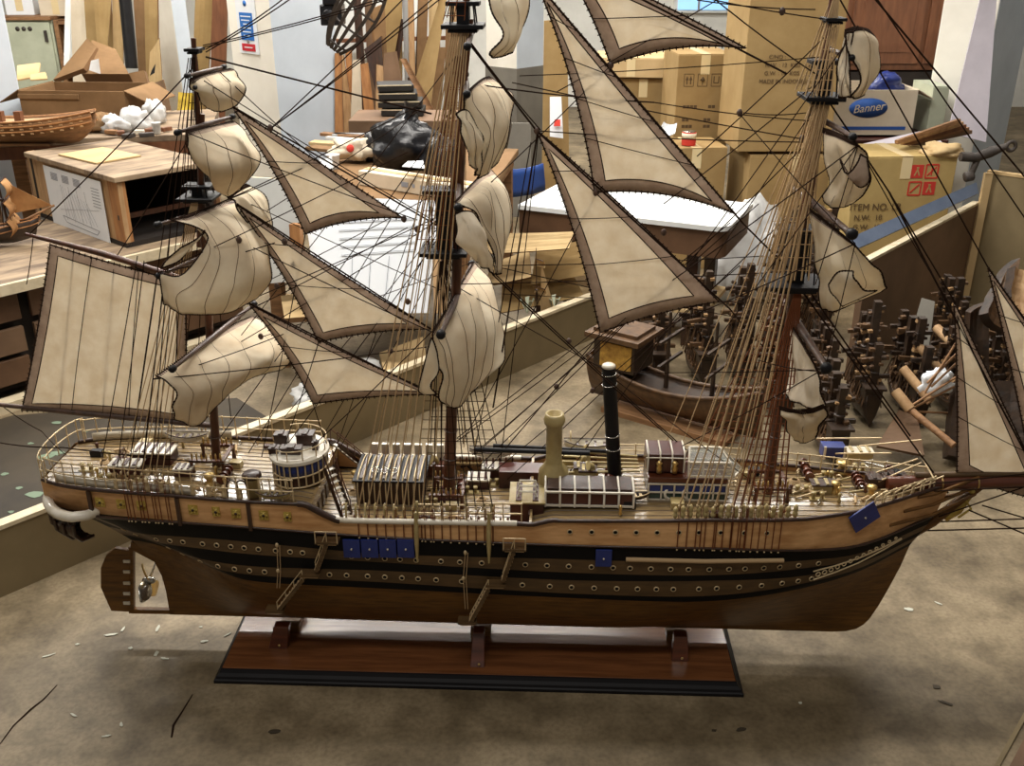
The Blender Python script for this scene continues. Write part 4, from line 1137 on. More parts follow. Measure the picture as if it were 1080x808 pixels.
# fore and aft stays, braces, sheets and halyards
LN = [
 # (x0,y0,d0, x1,y1,d1, r)
 (217, 52, 0, 300, -2, 0, 1.0), (217, 55, 0, 330, -18, 0, 1.0), (214, 48, 0, 410, -4, 0, .9), (214, 50, 0, 420, -4, 0, .9), (217, 60, 0, 455, 120, 0, 1.5),
 (285, 136, 0, 432, -8, 0, 1.0), (285, 136, 0, 462, -6, 0, 1.0), (285, 136, 0, 500, -30, 0, 1.0), (232, 76, 0, 360, 190, 0, .9), (215, 85, -.05, 470, 240, 0, .9),
 (245, 112, 0, 470, 243, 0, 1.5), (250, 215, 0, 470, 357, 0, 1.5), (262, 319, 0, 478, 427, 0, 1.5),
 (188, 136, -.1, 440, 232, 0, .9), (181, 232, -.13, 322, 176, 0, .9), (166, 288, -.16, 290, 256, -.05, 1.0), (166, 288, -.16, 430, 160, .05, .9), (161, 400, -.2, 450, 366, 0, 1.0), (161, 400, -.2, 300, 352, 0, .9),
 (336, 361, 0, 300, 470, -.05, .9), (322, 247, 0, 276, 482, 0, .9), (330, 425, 0, 345, 470, 0, .9),
 (470, 225, -.05, 230, 330, 0, .9), (466, 230, 0, 226, 377, 0, .9), (470, 240, 0, 296, 478, 0, .9), (466, 235, 0, 300, 440, .05, .8), (470, 230, 0, 335, 470, .05, .8), (470, 260, .05, 360, 470, .1, .8), (480, 110, .05, 226, 470, 0, .9), (478, 120, .1, 262, 478, 0, .9), (480, 60, .05, 214, 405, .03, .8), (482, 100, .1, 350, 486, .1, .8),
 (430, 240, 0, 225, 345, -.05, .9), (455, 350, -.22, 225, 240, 0, .9), (455, 350, -.22, 330, 470, -.1, .9), (475, 196, 0, 214, 330, .02, .8), (444, 110, 0, 230, 215, 0, .9), (440, 118, .05, 245, 245, .05, .8), (465, 306, 0, 212, 190, .02, .8), (500, 276, .2, 226, 372, .02, .8),
 # between main and fore
 (492, 42, 0, 566, 138, 0, 1.7), (496, 44, 0, 570, 137, 0, 1.1), (566, 138, 0, 770, 326, 0, 1.6), (566, -18, 0, 784, 236, 0, 1.6), (591, -45, 0, 830, 78, 0, 1.6), (784, 236, 0, 840, 292, 0, 1.5), (770, 326, 0, 812, 372, 0, 1.1),
 (540, 87, .02, 866, 150, 0, 1.0), (567, 138, 0, 850, 150, 0, 1.0), (510, 90, 0, 690, 108, 0, 1.2), (690, 108, 0, 862, 128, 0, .9), (784, 119, 0, 850, 119, 0, .9), (548, 80, 0, 866, 60, 0, .8),
 (567, 139, 0, 520, 430, 0, 1.6), (560, 150, 0, 500, 480, .05, 1.0), (568, 140, 0, 528, 486, 0, .9),
 (520, 290, -.12, 716, 470, .05, 1.2), (523, 290, -.12, 730, 480, .05, 1.1), (518, 280, 0, 832, 345, .02, .9), (470, 300, .02, 838, 286, .02, .9), (530, 280, 0, 805, 270, .05, .9), (530, 310, .05, 860, 320, 0, .8),
 (482, 462, .06, 770, 235, 0, .9), (498, 480, .08, 800, 215, 0, .9), (505, 492, .05, 862, 140, 0, 1.0), (535, 506, .05, 845, 215, 0, 1.0), (596, 505, .05, 865, 105, 0, .9), (520, 498, .05, 780, 280, 0, .9), (478, 468, .03, 705, 300, 0, .9), (500, 480, 0, 660, 335, 0, .9),
 (633, 352, 0, 515, 494, 0, 1.1), (628, 204, 0, 490, 462, 0, .9), (645, 68, 0, 486, 222, 0, .9), (587, 97, 0, 872, -70, 0, .9), (600, 150, 0, 745, 60, .02, .0),
 (735, 165, 0, 884, 25, 0, 1.0), (700, 215, 0, 870, 80, 0, 1.0), (640, 392, .02, 862, 390, -.25, .8), (642, 392, .03, 478, 300, 0, .9), (645, 430, .03, 575, 498, 0, .9), (642, 395, .03, 790, 505, -.05, .9),
 (735, 0, 0, 860, 10, 0, 1.0), (745, -8, 0, 866, 82, 0, 1.1), (710, -10, 0, 870, 20, 0, 1.0), (780, 120, 0, 902, 257, -.24, .8), (700, 345, .05, 902, 257, -.24, 1.0), (660, 330, .05, 905, 153, -.17, 1.0), (740, 380, .0, 905, 153, -.17, .9), (720, 470, 0, 864, 392, -.26, .9), (690, 330, .05, 905, 27, -.09, .9),
 # forestays to the bowsprit
 (876, 110, 0, 938, 203, 0, 1.4), (938, 203, 0, 1110, 533, 0, 1.7), (884, -4, 0, 1042, 282, 0, 1.3), (1042, 282, .03, 1180, 480, .03, 1.5), (890, -40, 0, 1130, 245, 0, 1.5), (886, -60, 0, 1150, 330, 0, 1.2), (842, 290, 0, 960, 460, 0, 1.5), (838, 296, 0, 1000, 520, 0, 1.6), (905, 153, -.17, 1000, 318, 0, .9), (905, 153, -.17, 860, 300, -.2, .8), (902, 257, -.24, 870, 390, -.26, .8), (864, 392, -.26, 800, 380, -.1, .9),
 (938, 203, 0, 1008, 320, 0, 1.3),
 # bobstays and martingale
 (965, 560, 0, 1120, 556, 0, 1.5), (968, 551, 0, 1120, 546, 0, 1.5), (990, 545, -.02, 1120, 500, 0, 1.3), (1022, 538, -.03, 1120, 580, -.03, 1.5), (1036, 533, -.03, 1120, 558, -.03, 1.4), (985, 510, -.03, 1120, 496, -.05, 1.4), (985, 518, -.03, 1120, 512, -.05, 1.3),
 # stern and spanker lines
 (0, 467, -.05, 66, 472, -.1, 1.2), (66, 472, -.1, 250, 490, -.13, 1.2), (30, 248, 0, 205, 70, 0, 1.1), (122, 272, 0, 208, 130, 0, .9), (35, 250, 0, 28, 300, 0, .8), (2, 428, 0, 44, 455, 0, .9), (44, 455, 0, 70, 480, -.05, .8),
 (78, 262, 0, 63, 434, 0, .8), (120, 284, 0, 108, 440, 0, .8), (145, 270, -.03, 105, 500, -.1, .9), (152, 275, -.03, 122, 505, -.1, .9), (166, 290, -.1, 134, 505, -.1, .9), (172, 300, -.15, 150, 500, -.1, .9), (180, 235, -.13, 160, 500, -.13, .9),
]
for k, (x0, y0, d0, x1, y1, d1, r) in enumerate(LN):
    if r <= 0: continue
    a, b = S(x0, y0, d0), S(x1, y1, d1)
    nm = 'stay' if r >= 1.3 else ('brace' if k % 2 else 'halyard')
    rope(sagline(a, b, .004 if r < 1.3 else 0), .00125 * r, 'rope_dark', nm)
# blocks on the rigging
for x, y, d in ((426, 231, 0), (440, 242, 0), (430, 318, 0), (412, 370, 0), (292, 302, 0), (275, 355, 0), (300, 255, -.05), (566, 138, 0), (780, 119, 0), (846, 146, 0), (825, 12, 0), (587, 408, .02), (625, 412, .02), (700, 245, 0), (285, 135, 0), (600, 360, .05), (252, 253, -.08), (310, 278, 0), (628, 203, 0), (644, 69, 0)):
    m = MB(); p = S(x, y, d); m.ball(p, .0058, 8, 0, (1, .7, 1.35)); m.torus(p, .0052, .0012, (0, 1, 0), 10, 4)
    m.build('block', 'spar_dark', ship)

# ================================================================== STAND
st0 = RM @ V((-.0035, 0.03, 0)) + SHIP_O
stand = thing('display_stand', 'long glossy brown plinth with black moulded edge under the ship', 'stand', (st0.x, st0.y, 0), YAW)
PW, PD = 1.245, .42
m = MB()
def ring(k, z): return [V((sx * (PW / 2 - k), sy * (PD / 2 - k), z)) for sx, sy in ((-1, -1), (1, -1), (1, 1), (-1, 1))]
lv = [ring(0, 0), ring(0, .008), ring(.004, .010), ring(.006, .016), ring(.012, .022), ring(.016, .03), ring(.016, .031)]
m.add([p for r in lv for p in r], [(3, 2, 1, 0)] + [(i * 4 + j, i * 4 + (j + 1) % 4, (i + 1) * 4 + (j + 1) % 4, (i + 1) * 4 + j) for i in range(len(lv) - 1) for j in range(4)] + [(24, 25, 26, 27)])
m.build('moulded_edge', 'black_paint', stand)
m = MB(); m.box((0, 0, .0315), (PW - .036, PD - .036, .003)); m.build('plinth_top', 'plinth_wood', stand, bevel=.0008)
for x, w, yf in ((-.478, .046, .075), (.0, .034, .125), (.483, .04, .085)):
    m = MB(); m.box((x, -.03, .0425), (.05, .05, .019)); m.build('keel_block', 'hull_wood', stand, bevel=.002)
    for sg in (-1, 1):
        # turned-in post from the plinth up to the bilge
        m = MB(); f = V((x - .012 * (x < -.1), sg * yf - .03, .0325)); t = V((x, sg * .071 - .03, .093)); h = w / 2
        P = [f + V((-h, -.014, 0)), f + V((h, -.014, 0)), f + V((h, .014, 0)), f + V((-h, .014, 0)), t + V((-h * .8, -.012, 0)), t + V((h * .8, -.012, 0)), t + V((h * .8, .012, 0)), t + V((-h * .8, .012, 0))]
        m.hexa(P); po = m.build('post', 'red_wood', stand, bevel=.002)
        MB().lathe([(.0035, 0), (.003, .0015)], V((f.x + .004, f.y + sg * .0135, .042)), 8, 0, (0, sg, .2)).build('screw', 'brass', po)
# ================================================================== ROOM
def floor_mat():
    m = mat('floor_concrete', (150, 134, 106), 0.58, (100, 86, 62), 2.6, (1, 1, 1), 0.3, detail=12, lo=.38, hi=.62)
    nt = m.node_tree; L = nt.links.new; b = nt.nodes['Principled BSDF']
    src = b.inputs['Base Color'].links[0].from_socket
    tc = nt.nodes.new('ShaderNodeTexCoord')
    n2 = nt.nodes.new('ShaderNodeTexNoise'); n2.inputs['Scale'].default_value = 14; n2.inputs['Detail'].default_value = 8
    r2 = nt.nodes.new('ShaderNodeValToRGB'); r2.color_ramp.elements[0].position = .36; r2.color_ramp.elements[1].position = .56
    r2.color_ramp.elements[0].color = (.62, .60, .56, 1); r2.color_ramp.elements[1].color = (1, 1, 1, 1)
    n3 = nt.nodes.new('ShaderNodeTexNoise'); n3.inputs['Scale'].default_value = 90; n3.inputs['Detail'].default_value = 4
    r3 = nt.nodes.new('ShaderNodeValToRGB'); r3.color_ramp.elements[0].position = .25; r3.color_ramp.elements[1].position = .6
    r3.color_ramp.elements[0].color = (.58, .55, .52, 1); r3.color_ramp.elements[1].color = (1, 1, 1, 1)
    L(tc.outputs['Object'], n2.inputs['Vector']); L(tc.outputs['Object'], n3.inputs['Vector'])
    L(n2.outputs['Fac'], r2.inputs['Fac']); L(n3.outputs['Fac'], r3.inputs['Fac'])
    a = nt.nodes.new('ShaderNodeMix'); a.data_type = 'RGBA'; a.blend_type = 'MULTIPLY'; a.inputs['Factor'].default_value = .8
    c = nt.nodes.new('ShaderNodeMix'); c.data_type = 'RGBA'; c.blend_type = 'MULTIPLY'; c.inputs['Factor'].default_value = .7
    L(src, a.inputs['A']); L(r2.outputs['Color'], a.inputs['B']); L(a.outputs['Result'], c.inputs['A']); L(r3.outputs['Color'], c.inputs['B'])
    L(c.outputs['Result'], b.inputs['Base Color'])
floor_mat()
mat('wall_paint', (226, 226, 220), 0.8, (206, 206, 200), 3, bump=.02)
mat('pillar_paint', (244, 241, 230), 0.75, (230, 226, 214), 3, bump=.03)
mat('pillar_shade', (206, 216, 226), 0.75, (192, 202, 212), 3, bump=.03)
mat('dado_grey', (124, 120, 110), 0.8, (108, 104, 96), 4)
mat('cardboard', (166, 140, 96), 0.85, (148, 122, 80), 5, spec=.2)
mat('cardboard_brown', (140, 110, 78), 0.88, (116, 90, 62), 5, spec=.2)
mat('cardboard_pale', (204, 178, 134), 0.85, (186, 158, 114), 5, spec=.2)
mat('card_edge', (120, 88, 56), 0.9)
mat('carton_white', (222, 210, 188), 0.8, (206, 192, 168), 6, spec=.2)
mat('carton_yellow', (186, 162, 108), 0.82, (168, 144, 92), 5, spec=.2)
mat('tape', (226, 206, 160), 0.25)
mat('print_dark', (92, 72, 48), 0.9)
mat('print_red', (196, 56, 44), 0.85)
mat('print_blue', (42, 86, 160), 0.7)
mat('sign_blue', (34, 108, 190), 0.5)
mat('sign_red', (190, 34, 48), 0.5)
mat('paper', (236, 240, 244), 0.7, (224, 230, 236), 3)
mat('pencil', (150, 156, 166), 0.8)
mat('board_olive', (132, 116, 84), 0.7, (112, 97, 68), 3, bump=.05)
mat('board_brown', (128, 100, 76), 0.7, (104, 80, 58), 3, bump=.05)
mat('board_edge', (220, 206, 176), 0.6, (196, 180, 148), 20)
mat('old_wood', (158, 118, 80), 0.7, (112, 80, 52), 7, (1, 8, 8), 0.1)
mat('pale_wood', (190, 156, 114), 0.65, (158, 122, 84), 7, (6, 6, 1), 0.05)
mat('worn_top', (168, 146, 118), 0.65, (92, 74, 58), 5, (1, 4, 1), 0.15, detail=9)
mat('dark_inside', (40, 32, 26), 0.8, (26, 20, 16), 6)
mat('plank_orange', (182, 130, 80), 0.6, (146, 98, 58), 7, (6, 6, 1))
mat('dark_floor', (66, 56, 40), 0.75, (42, 35, 25), 3, bump=.1)
mat('splash', (196, 196, 180), 0.7)
mat('splash_green', (112, 130, 108), 0.7)
mat('model_dark', (60, 42, 27), 0.5, (32, 22, 14), 30, (1, 1, 1), 0.2, coat=.2)
mat('model_tan', (168, 134, 92), 0.6, (120, 92, 60), 30)
mat('model_mid', (104, 76, 48), 0.55, (66, 46, 28), 30, (1, 1, 1), 0.2)
mat('model_gold', (206, 164, 74), 0.5, (140, 100, 40), 40, bump=.4)
mat('plastic_white', (232, 232, 230), 0.3, (214, 214, 212), 14, bump=.6, trans=.25)
mat('plastic_black', (26, 26, 30), 0.28, (14, 14, 16), 14, bump=.6)
mat('rubber_dark', (40, 38, 36), 0.6, (26, 24, 22), 10, bump=.3)
mat('cupboard_green', (188, 194, 172), 0.5, (172, 178, 156), 8)
mat('cupboard_brown', (124, 80, 52), 0.5, (98, 60, 38), 5, (6, 6, 1))
mat('lilac_board', (212, 206, 216), 0.6, (196, 190, 200), 5)
mat('steel_blue', (118, 132, 156), 0.4, (98, 112, 136), 8, metal=.3)
mat('iron', (70, 62, 56), 0.6, (48, 42, 38), 20, bump=.3)
mat('white_top', (232, 236, 236), 0.35, (220, 224, 222), 6)
mat('apron_brown', (104, 76, 54), 0.5, (82, 58, 40), 6)
mat('seat_blue', (44, 78, 150), 0.35)
mat('grey_metal', (168, 170, 172), 0.4, metal=.5)
mat('yellow', (206, 176, 50), 0.6, (150, 120, 30), 20)
mat('green_lid', (50, 96, 66), 0.5)
mat('tan_sail', (196, 150, 96), 0.8, (160, 112, 66), 12, trans=.3)
mat('pale_sail', (222, 196, 150), 0.8, (200, 170, 122), 12, trans=.3)
mat('window_sky', (150, 200, 240), 0.5)
_e = MATS['window_sky'].node_tree.nodes['Principled BSDF']; _e.inputs['Emission Color'].default_value = rgb(150, 200, 245); _e.inputs['Emission Strength'].default_value = .9

def struct(o): o['kind'] = 'structure'; return o
fl = MB(); fl.box((0, 6.5, -.05), (26, 26, .1)); FL = struct(fl.build('floor', 'floor_concrete'))
AX = math.radians(48.5); U = V((math.cos(AX), math.sin(AX), 0)); W = V((-math.sin(AX), math.cos(AX), 0))
MB().box((0, 11.0, 1.7), (26, .2, 3.4)).build('wall_back', 'wall_paint')['kind'] = 'structure'
MB().box((-8.0, 4, 1.7), (.2, 14, 3.4)).build('wall_left', 'wall_paint')['kind'] = 'structure'
MB().box((8.0, 4, 1.7), (.2, 14, 3.4)).build('wall_right', 'wall_paint')['kind'] = 'structure'
def column(cpx, y, su, sv, rz, nm, shade_face=True, dado=0):
    """square pillar whose near edge stands at pixel column cpx"""
    p = Yp(cpx, 60, y); M = Matrix.Rotation(rz, 3, 'Z'); c = V((p.x, p.y, 0)) + M @ V((su / 2, sv / 2, 0))
    m = MB(); m.box(c + V((0, 0, 1.65)), (su, sv, 3.3), rz)
    if shade_face: m.m[2] = 1  # right-front face coloured cooler and darker, its shade put into the paint
    o = m.build(nm, ['pillar_paint', 'pillar_shade'], bevel=.008); struct(o)
    if dado:
        MB().box(c + V((0, 0, dado / 2)), (su + .01, sv + .01, dado), rz).build('dado', 'dado_grey', o)
    return o
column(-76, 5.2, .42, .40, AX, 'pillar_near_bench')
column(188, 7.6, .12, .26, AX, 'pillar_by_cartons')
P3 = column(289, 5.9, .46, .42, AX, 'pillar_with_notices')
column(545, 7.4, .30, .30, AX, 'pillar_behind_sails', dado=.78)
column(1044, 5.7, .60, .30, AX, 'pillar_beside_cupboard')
# small bright window above the cartons
pw = Yp(757, -2, 10.88); m = MB()
m.box((pw.x, 10.87, pw.z + .06), (.9, .05, .40)); win = struct(m.build('window_1', 'wall_paint'))
MB().box((pw.x, 10.84, pw.z + .06), (.82, .02, .34)).build('window_pane', 'window_sky', win)
m = MB()
for t in (-.2, .2): m.box((pw.x + t, 10.825, pw.z + .06), (.02, .02, .34))
m.build('window_bar', 'grey_metal', win)

# floor marks: cracks, paint splashes, the joint in the corner
def fpt(px, py): p = G(px, py, 0); return V((p.x, p.y, .0008))
for pts in (((0, 785), (14, 766), (32, 749), (46, 738), (60, 723)), ((203, 733), (192, 751), (183, 765), (181, 778))):
    m = MB(); m.path([fpt(*p) for p in pts], [.0012, .002, .003, .002, .001][:len(pts)], 4); m.build('floor_crack', 'rope_dark', FL)
rnd = random.Random(5)
def splash(px, py, w, h, ang, mt):
    c = fpt(px, py); m = MB(); n = 12; P = []
    for i in range(n):
        a = 2 * PI * i / n; r = rnd.uniform(.6, 1.1); x, y = w * r * math.cos(a), h * r * math.sin(a)
        P.append(c + V((x * math.cos(ang) - y * math.sin(ang), x * math.sin(ang) + y * math.cos(ang), .0006)))
    m.prism(P, (0, 0, .0008)); return m.build('paint_splash', mt, FL)
for px, py, w, h, a in ((117, 670, .02, .004, .2), (130, 664, .004, .012, 0), (138, 684, .006, .006, 0), (166, 664, .005, .016, 0), (165, 690, .006, .012, 0), (173, 695, .013, .004, -.2), (215, 677, .010, .005, .2), (212, 662, .006, .003, 0), (51, 692, .018, .003, .5), (82, 680, .006, .004, 0), (78, 755, .011, .003, -.5), (128, 765, .004, .008, .3), (240, 670, .012, .0025, .8), (958, 643, .014, .008, -.3), (990, 637, .012, .003, -.8), (844, 742, .005, .004, 0), (112, 777, .012, .003, .2)):
    splash(px, py, w, h, a, 'splash')
for px, py, w, h, a in ((289, 772, .018, .009, .2), (753, 771, .007, .005, 0), (782, 770, .014, .006, .3), (987, 725, .01, .008, 0), (998, 742, .018, .005, -.5)):
    splash(px, py, w, h, a, 'dark_floor')
a = fpt(1048, 815); b = fpt(1092, 735)
m = MB(); m.bar(a, b, .009, .006); o = struct(m.build('trim_1', 'board_olive'))
m = MB(); d = (b - a).normalized(); s = V((d.y, -d.x, 0))
m.prism([a + s * .02, a + s * .6, b + s * .6, b + s * .02], (0, 0, .002)); m.build('joint_gravel', 'board_brown', FL)

# ================================================================== LOW BOARDS ROUND THE SHOW AREA
def board(p, q, h, th, nm, label, cat, face, edge='board_edge', z=0.0):
    p = V((p[0], p[1], z)); q = V((q[0], q[1], z)); d = (q - p).normalized(); s = V((-d.y, d.x, 0)) * th
    r = thing(nm, label, cat, (p.x, p.y, z))
    m = MB(); P = [V((0, 0, 0)), q - p, q - p + s, s]
    m.hexa(P + [v + V((0, 0, h)) for v in P]); m.build('panel', face, r)
    m = MB(); P = [V((0, 0, h)) - s * .1, q - p + V((0, 0, h)) - s * .1, q - p + s * 1.1 + V((0, 0, h)), s * 1.1 + V((0, 0, h))]
    m.hexa(P + [v + V((0, 0, .012)) for v in P]); m.build('edging', edge, r)
    return r
board((-1.78, 1.73), (.40, 4.12), .195, .03, 'low_board', 'low olive barrier board with pale top edge running behind the model ship', 'board', 'board_olive')
CB = G(1012, 320, 0)
board((CB.x - U.x * 1.25, CB.y - U.y * 1.25), (CB.x, CB.y), .49, .025, 'side_board', 'brown upright board with pale top edge behind the dark galleons', 'board', 'board_brown')
EB = V((CB.x, CB.y, 0)) + U * .06
q = EB - W * 1.3
r = board((q.x, q.y), (EB.x, EB.y), .63, .03, 'end_board', 'tall olive board with pale rim at right of the photo', 'board', 'board_olive', 'cardboard_pale')
m = MB(); e = V((CB.x, CB.y, 0)) - V((q.x, q.y, 0)); m.bar(e - W * .018 - U * .008, e - W * .018 - U * .008 + V((0, 0, .64)), .035, .02, up=V((0, 1, 0))); m.build('rim_post', 'cardboard_pale', r)
# dark sheet added behind the low board, its tone stands in for shaded floor
P = [G(-60, 545), G(75, 505), G(330, 415), G(300, 395), G(120, 425), G(-60, 440)]
P = [V((p.x, p.y, 0.001)) for p in P]
lo = lambda p, k: V((p.x + W.x * k, p.y + W.y * k, p.z))
bd_ = V((.674, .739, 0)); bn_ = V((-.739, .674, 0)); b0_ = V((-1.78, 1.73, 0))
m = MB(); m.prism([b0_ + bn_ * .045, b0_ + bd_ * 1.7 + bn_ * .045, b0_ + bd_ * 1.75 + bn_ * .62, b0_ + bd_ * 1.1 + bn_ * 1.1, b0_ + bn_ * 1.1], (0, 0, .006))
tag(m.build('floor_shade_sheet', 'dark_floor'), 'dark sheet standing in for shaded floor behind the low board, with paint drips', 'floor shade')
m = MB()
for px, py, w in ((48, 482, .03), (60, 478, .025), (20, 515, .012), (5, 500, .014), (32, 468, .012), (12, 540, .01), (60, 446, .02), (90, 455, .012), (36, 522, .03), (76, 500, .022)):
    c = G(px, py, .0065); m.prism([c + V((w * rnd.uniform(.6, 1.2) * math.cos(k), .8 * w * rnd.uniform(.6, 1.2) * math.sin(k), 0)) for k in [i * PI / 5 for i in range(10)]], (0, 0, .001))
m.build('paint_drip', 'splash_green', bpy.data.objects['floor_shade_sheet'], kind='stuff').location = -bpy.data.objects['floor_shade_sheet'].location

# ================================================================== GENERIC CLUTTER BUILDERS
def text(s, par, loc, size, rot, mt, nm='printed_text', ext=.0006, sx=1.0, shear=0.0):
    c = bpy.data.curves.new(nm, 'FONT'); c.body = s; c.size = size; c.extrude = ext; c.align_x = 'CENTER'; c.align_y = 'CENTER'
    if shear: c.shear = shear
    t_ = bpy.data.objects.new(nm, c); COL.objects.link(t_); bpy.context.view_layer.update()
    me = bpy.data.meshes.new_from_object(t_.evaluated_get(bpy.context.evaluated_depsgraph_get())); bpy.data.objects.remove(t_); bpy.data.curves.remove(c)
    me.materials.clear(); me.materials.append(MATS[mt]); o = bpy.data.objects.new(nm, me); COL.objects.link(o); o.parent = par
    o.location = loc; o.rotation_euler = rot; o.scale = (sx, 1, 1); return o
def carton(pcx, pyt, pyb, y, w, d, ang, label, mt='cardboard', open_top=False, tape=True, nm='cardboard_box', cat='box', z0=None):
    b = Yp(pcx, pyb, y); t = Yp(pcx, pyt, y); z = b.z if z0 is None else z0; h = t.z - z
    r = thing(nm, label, cat, (b.x, y, z), ang)
    if open_top:
        m = MB(); k = .008
        m.box((0, d / 2, k / 2), (w, d, k))
        for sx in (-1, 1): m.box((sx * (w / 2 - k / 2), d / 2, h / 2), (k, d, h))
        for yy in (k / 2, d - k / 2): m.box((0, yy, h / 2), (w - 2 * k, k, h))
        m.build('body', mt, r)
        for sx in (-1, 1):
            m = MB(); a = V((sx * w / 2, 0, h)); m.prism([a, a + V((0, d, 0)), a + V((sx * w * .22, d - .02, -w * .12)), a + V((sx * w * .22, .02, -w * .12))], (0, 0, .005)); m.build('flap', mt, r)
    else:
        m = MB(); m.box((0, d / 2, h / 2), (w, d, h)); m.build('body', mt, r, bevel=.004)
        m = MB()
        for sy in (0, 1): m.box((0, d * (.25 + .5 * sy), h + .002), (w * .995, d * .49, .004))
        m.build('flap', mt, r)
        if tape:
            m = MB(); m.box((0, d / 2, h + .005), (.05, d * 1.004, .002)); m.box((0, -.0012, h - .05), (.05, .002, .1)); m.build('tape', 'tape', r)
    r['h'] = h
    return r
def slab(quad, ys, th, nm, label, cat, mt, edge=None, bend=0.0, curl=None, group=None, foot=False):
    """stiff sheet through four corners seen in the photo: bottom-left, bottom-right, top-right, top-left, each at its own distance"""
    if foot:
        ym = sum(ys) / 4; ys = [ym - .01, ym - .01, ym + .01, ym + .01]
    C = [Yp(px, py, y) for (px, py), y in zip(quad, ys)]
    if foot:   # the hidden lower part runs on down to the floor
        for a, b in ((0, 3), (1, 2)): C[a] = C[b] + (C[a] - C[b]) * ((C[b].z - .002) / (C[b].z - C[a].z))
    o = sum(C, V()) / 4; n = 8; rows = []
    nr = (C[1] - C[0]).cross(C[3] - C[0]).normalized()
    if nr.y < 0: nr = -nr
    for i in range(n + 1):
        l = C[0].lerp(C[3], i / n); r = C[1].lerp(C[2], i / n)
        row = []
        for j in range(5):
            p = l.lerp(r, j / 4); e = math.sin(i * 1.9 + j * .8 + px) * .15
            row.append(p + nr * (bend * (4 * (j / 4) * (1 - j / 4) + .4 * math.sin(PI * i / n) + e)))
        rows.append(row)
    m = MB(); F = rows; Bk = [[p + nr * th for p in r] for r in rows]
    m.grid(F, smooth=False); m.grid([r[::-1] for r in Bk], smooth=False)
    loop = lambda g: [g[0][j] for j in range(5)] + [g[i][4] for i in range(1, n + 1)] + [g[n][j] for j in (3, 2, 1, 0)] + [g[i][0] for i in range(n - 1, 0, -1)]
    a, b = loop(F), loop(Bk); k = len(a)
    m.add(a + b, [(i, k + i, k + (i + 1) % k, (i + 1) % k) for i in range(k)], 1)
    ob = m.build(nm, [mt, edge or mt]); return tag(ob, label, cat, group)
def leaning_pole(a, b, ya, yb, r, nm, label, cat, mt, square=False):
    p, q = Yp(*a, ya), Yp(*b, yb); m = MB()
    if square: m.bar(p, q, r * 2, r * 2)
    else: m.path([p, p.lerp(q, .5), q], r, 8)
    return tag(m.build(nm, mt), label, cat)
def blob(c, r, sz, seed, amp=.5, n=30):
    m = MB(); m.ball((0, 0, 0), 1, n); 
    vs = []
    for v in m.v:
        p = V(v); k = 1 + amp * (noise.noise(p * 1.7 + V((seed, 0, 0))) + 1.0 - 1.0 - .6 * abs(noise.noise(p * 3.6 + V((0, seed, 0)))) * 1.6 + .4 - .5 * abs(noise.noise(p * 7 + V((0, 0, seed)))))
        q = V((p.x * sz[0], p.y * sz[1], p.z * sz[2])) * r * k
        q.z = max(q.z, -r * sz[2] * .75); vs.append(V(c) + q)
    m.v = [tuple(v) for v in vs]; return m
def bag(px, py, y, r, sz, seed, label, mt, nm='plastic_bag', z=None):
    c = Yp(px, py, y); 
    if z is not None: c.z = z + r * sz[2] * .75
    m = blob(c, r, sz, seed, .5 if mt == 'plastic_white' else .34); ob = m.build(nm, mt); tag(ob, label, 'bag')
    if mt == 'plastic_white': return ob
    k = MB(); k.path([V((0, 0, r * sz[2] * 1.5)), V((.01, 0, r * sz[2] * 1.9)), V((.03, .01, r * sz[2] * 2.2))], [r * .22, r * .1, r * .28], 7)
    k.build('knot', mt, ob); return ob
def cup(px, py, y, r, h, z, label, mt='plastic_white', nm='cup'):
    p = Yp(px, py, y); m = MB().lathe([(r * .72, 0), (r, h), (r * 1.06, h), (r * 1.06, h + .004), (r * .92, h + .003), (r * .66, .006)], (p.x, p.y, z), 16)
    return tag(m.build(nm, mt), label, 'cup')
def table(corner, lw, ld, rz, h, nm, label, top, body, apron=.08, th=.03, legs=True, cat='table'):
    r = thing(nm, label, cat, (corner[0], corner[1], 0), rz)
    m = MB(); m.box((lw / 2, ld / 2, h - th / 2), (lw, ld, th)); m.build('table_top', top, r, bevel=.004)
    m = MB(); k = .03
    m.box((lw / 2, k, h - th - apron / 2), (lw - 2 * k, .02, apron)); m.box((lw / 2, ld - k, h - th - apron / 2), (lw - 2 * k, .02, apron))
    m.box((k, ld / 2, h - th - apron / 2), (.02, ld - 2 * k, apron)); m.box((lw - k, ld / 2, h - th - apron / 2), (.02, ld - 2 * k, apron)); m.build('apron', body, r)
    for x in (.05, lw - .05):
        for y in (.05, ld - .05): MB().box((x, y, (h - th) / 2), (.05, .05, h - th)).build('leg', body, r)
    return r
# ================================================================== LEFT: BENCH, CRATE, LEFT SHIP
bc = V((-1.62, 3.62, 0))   # a point on the bench front edge
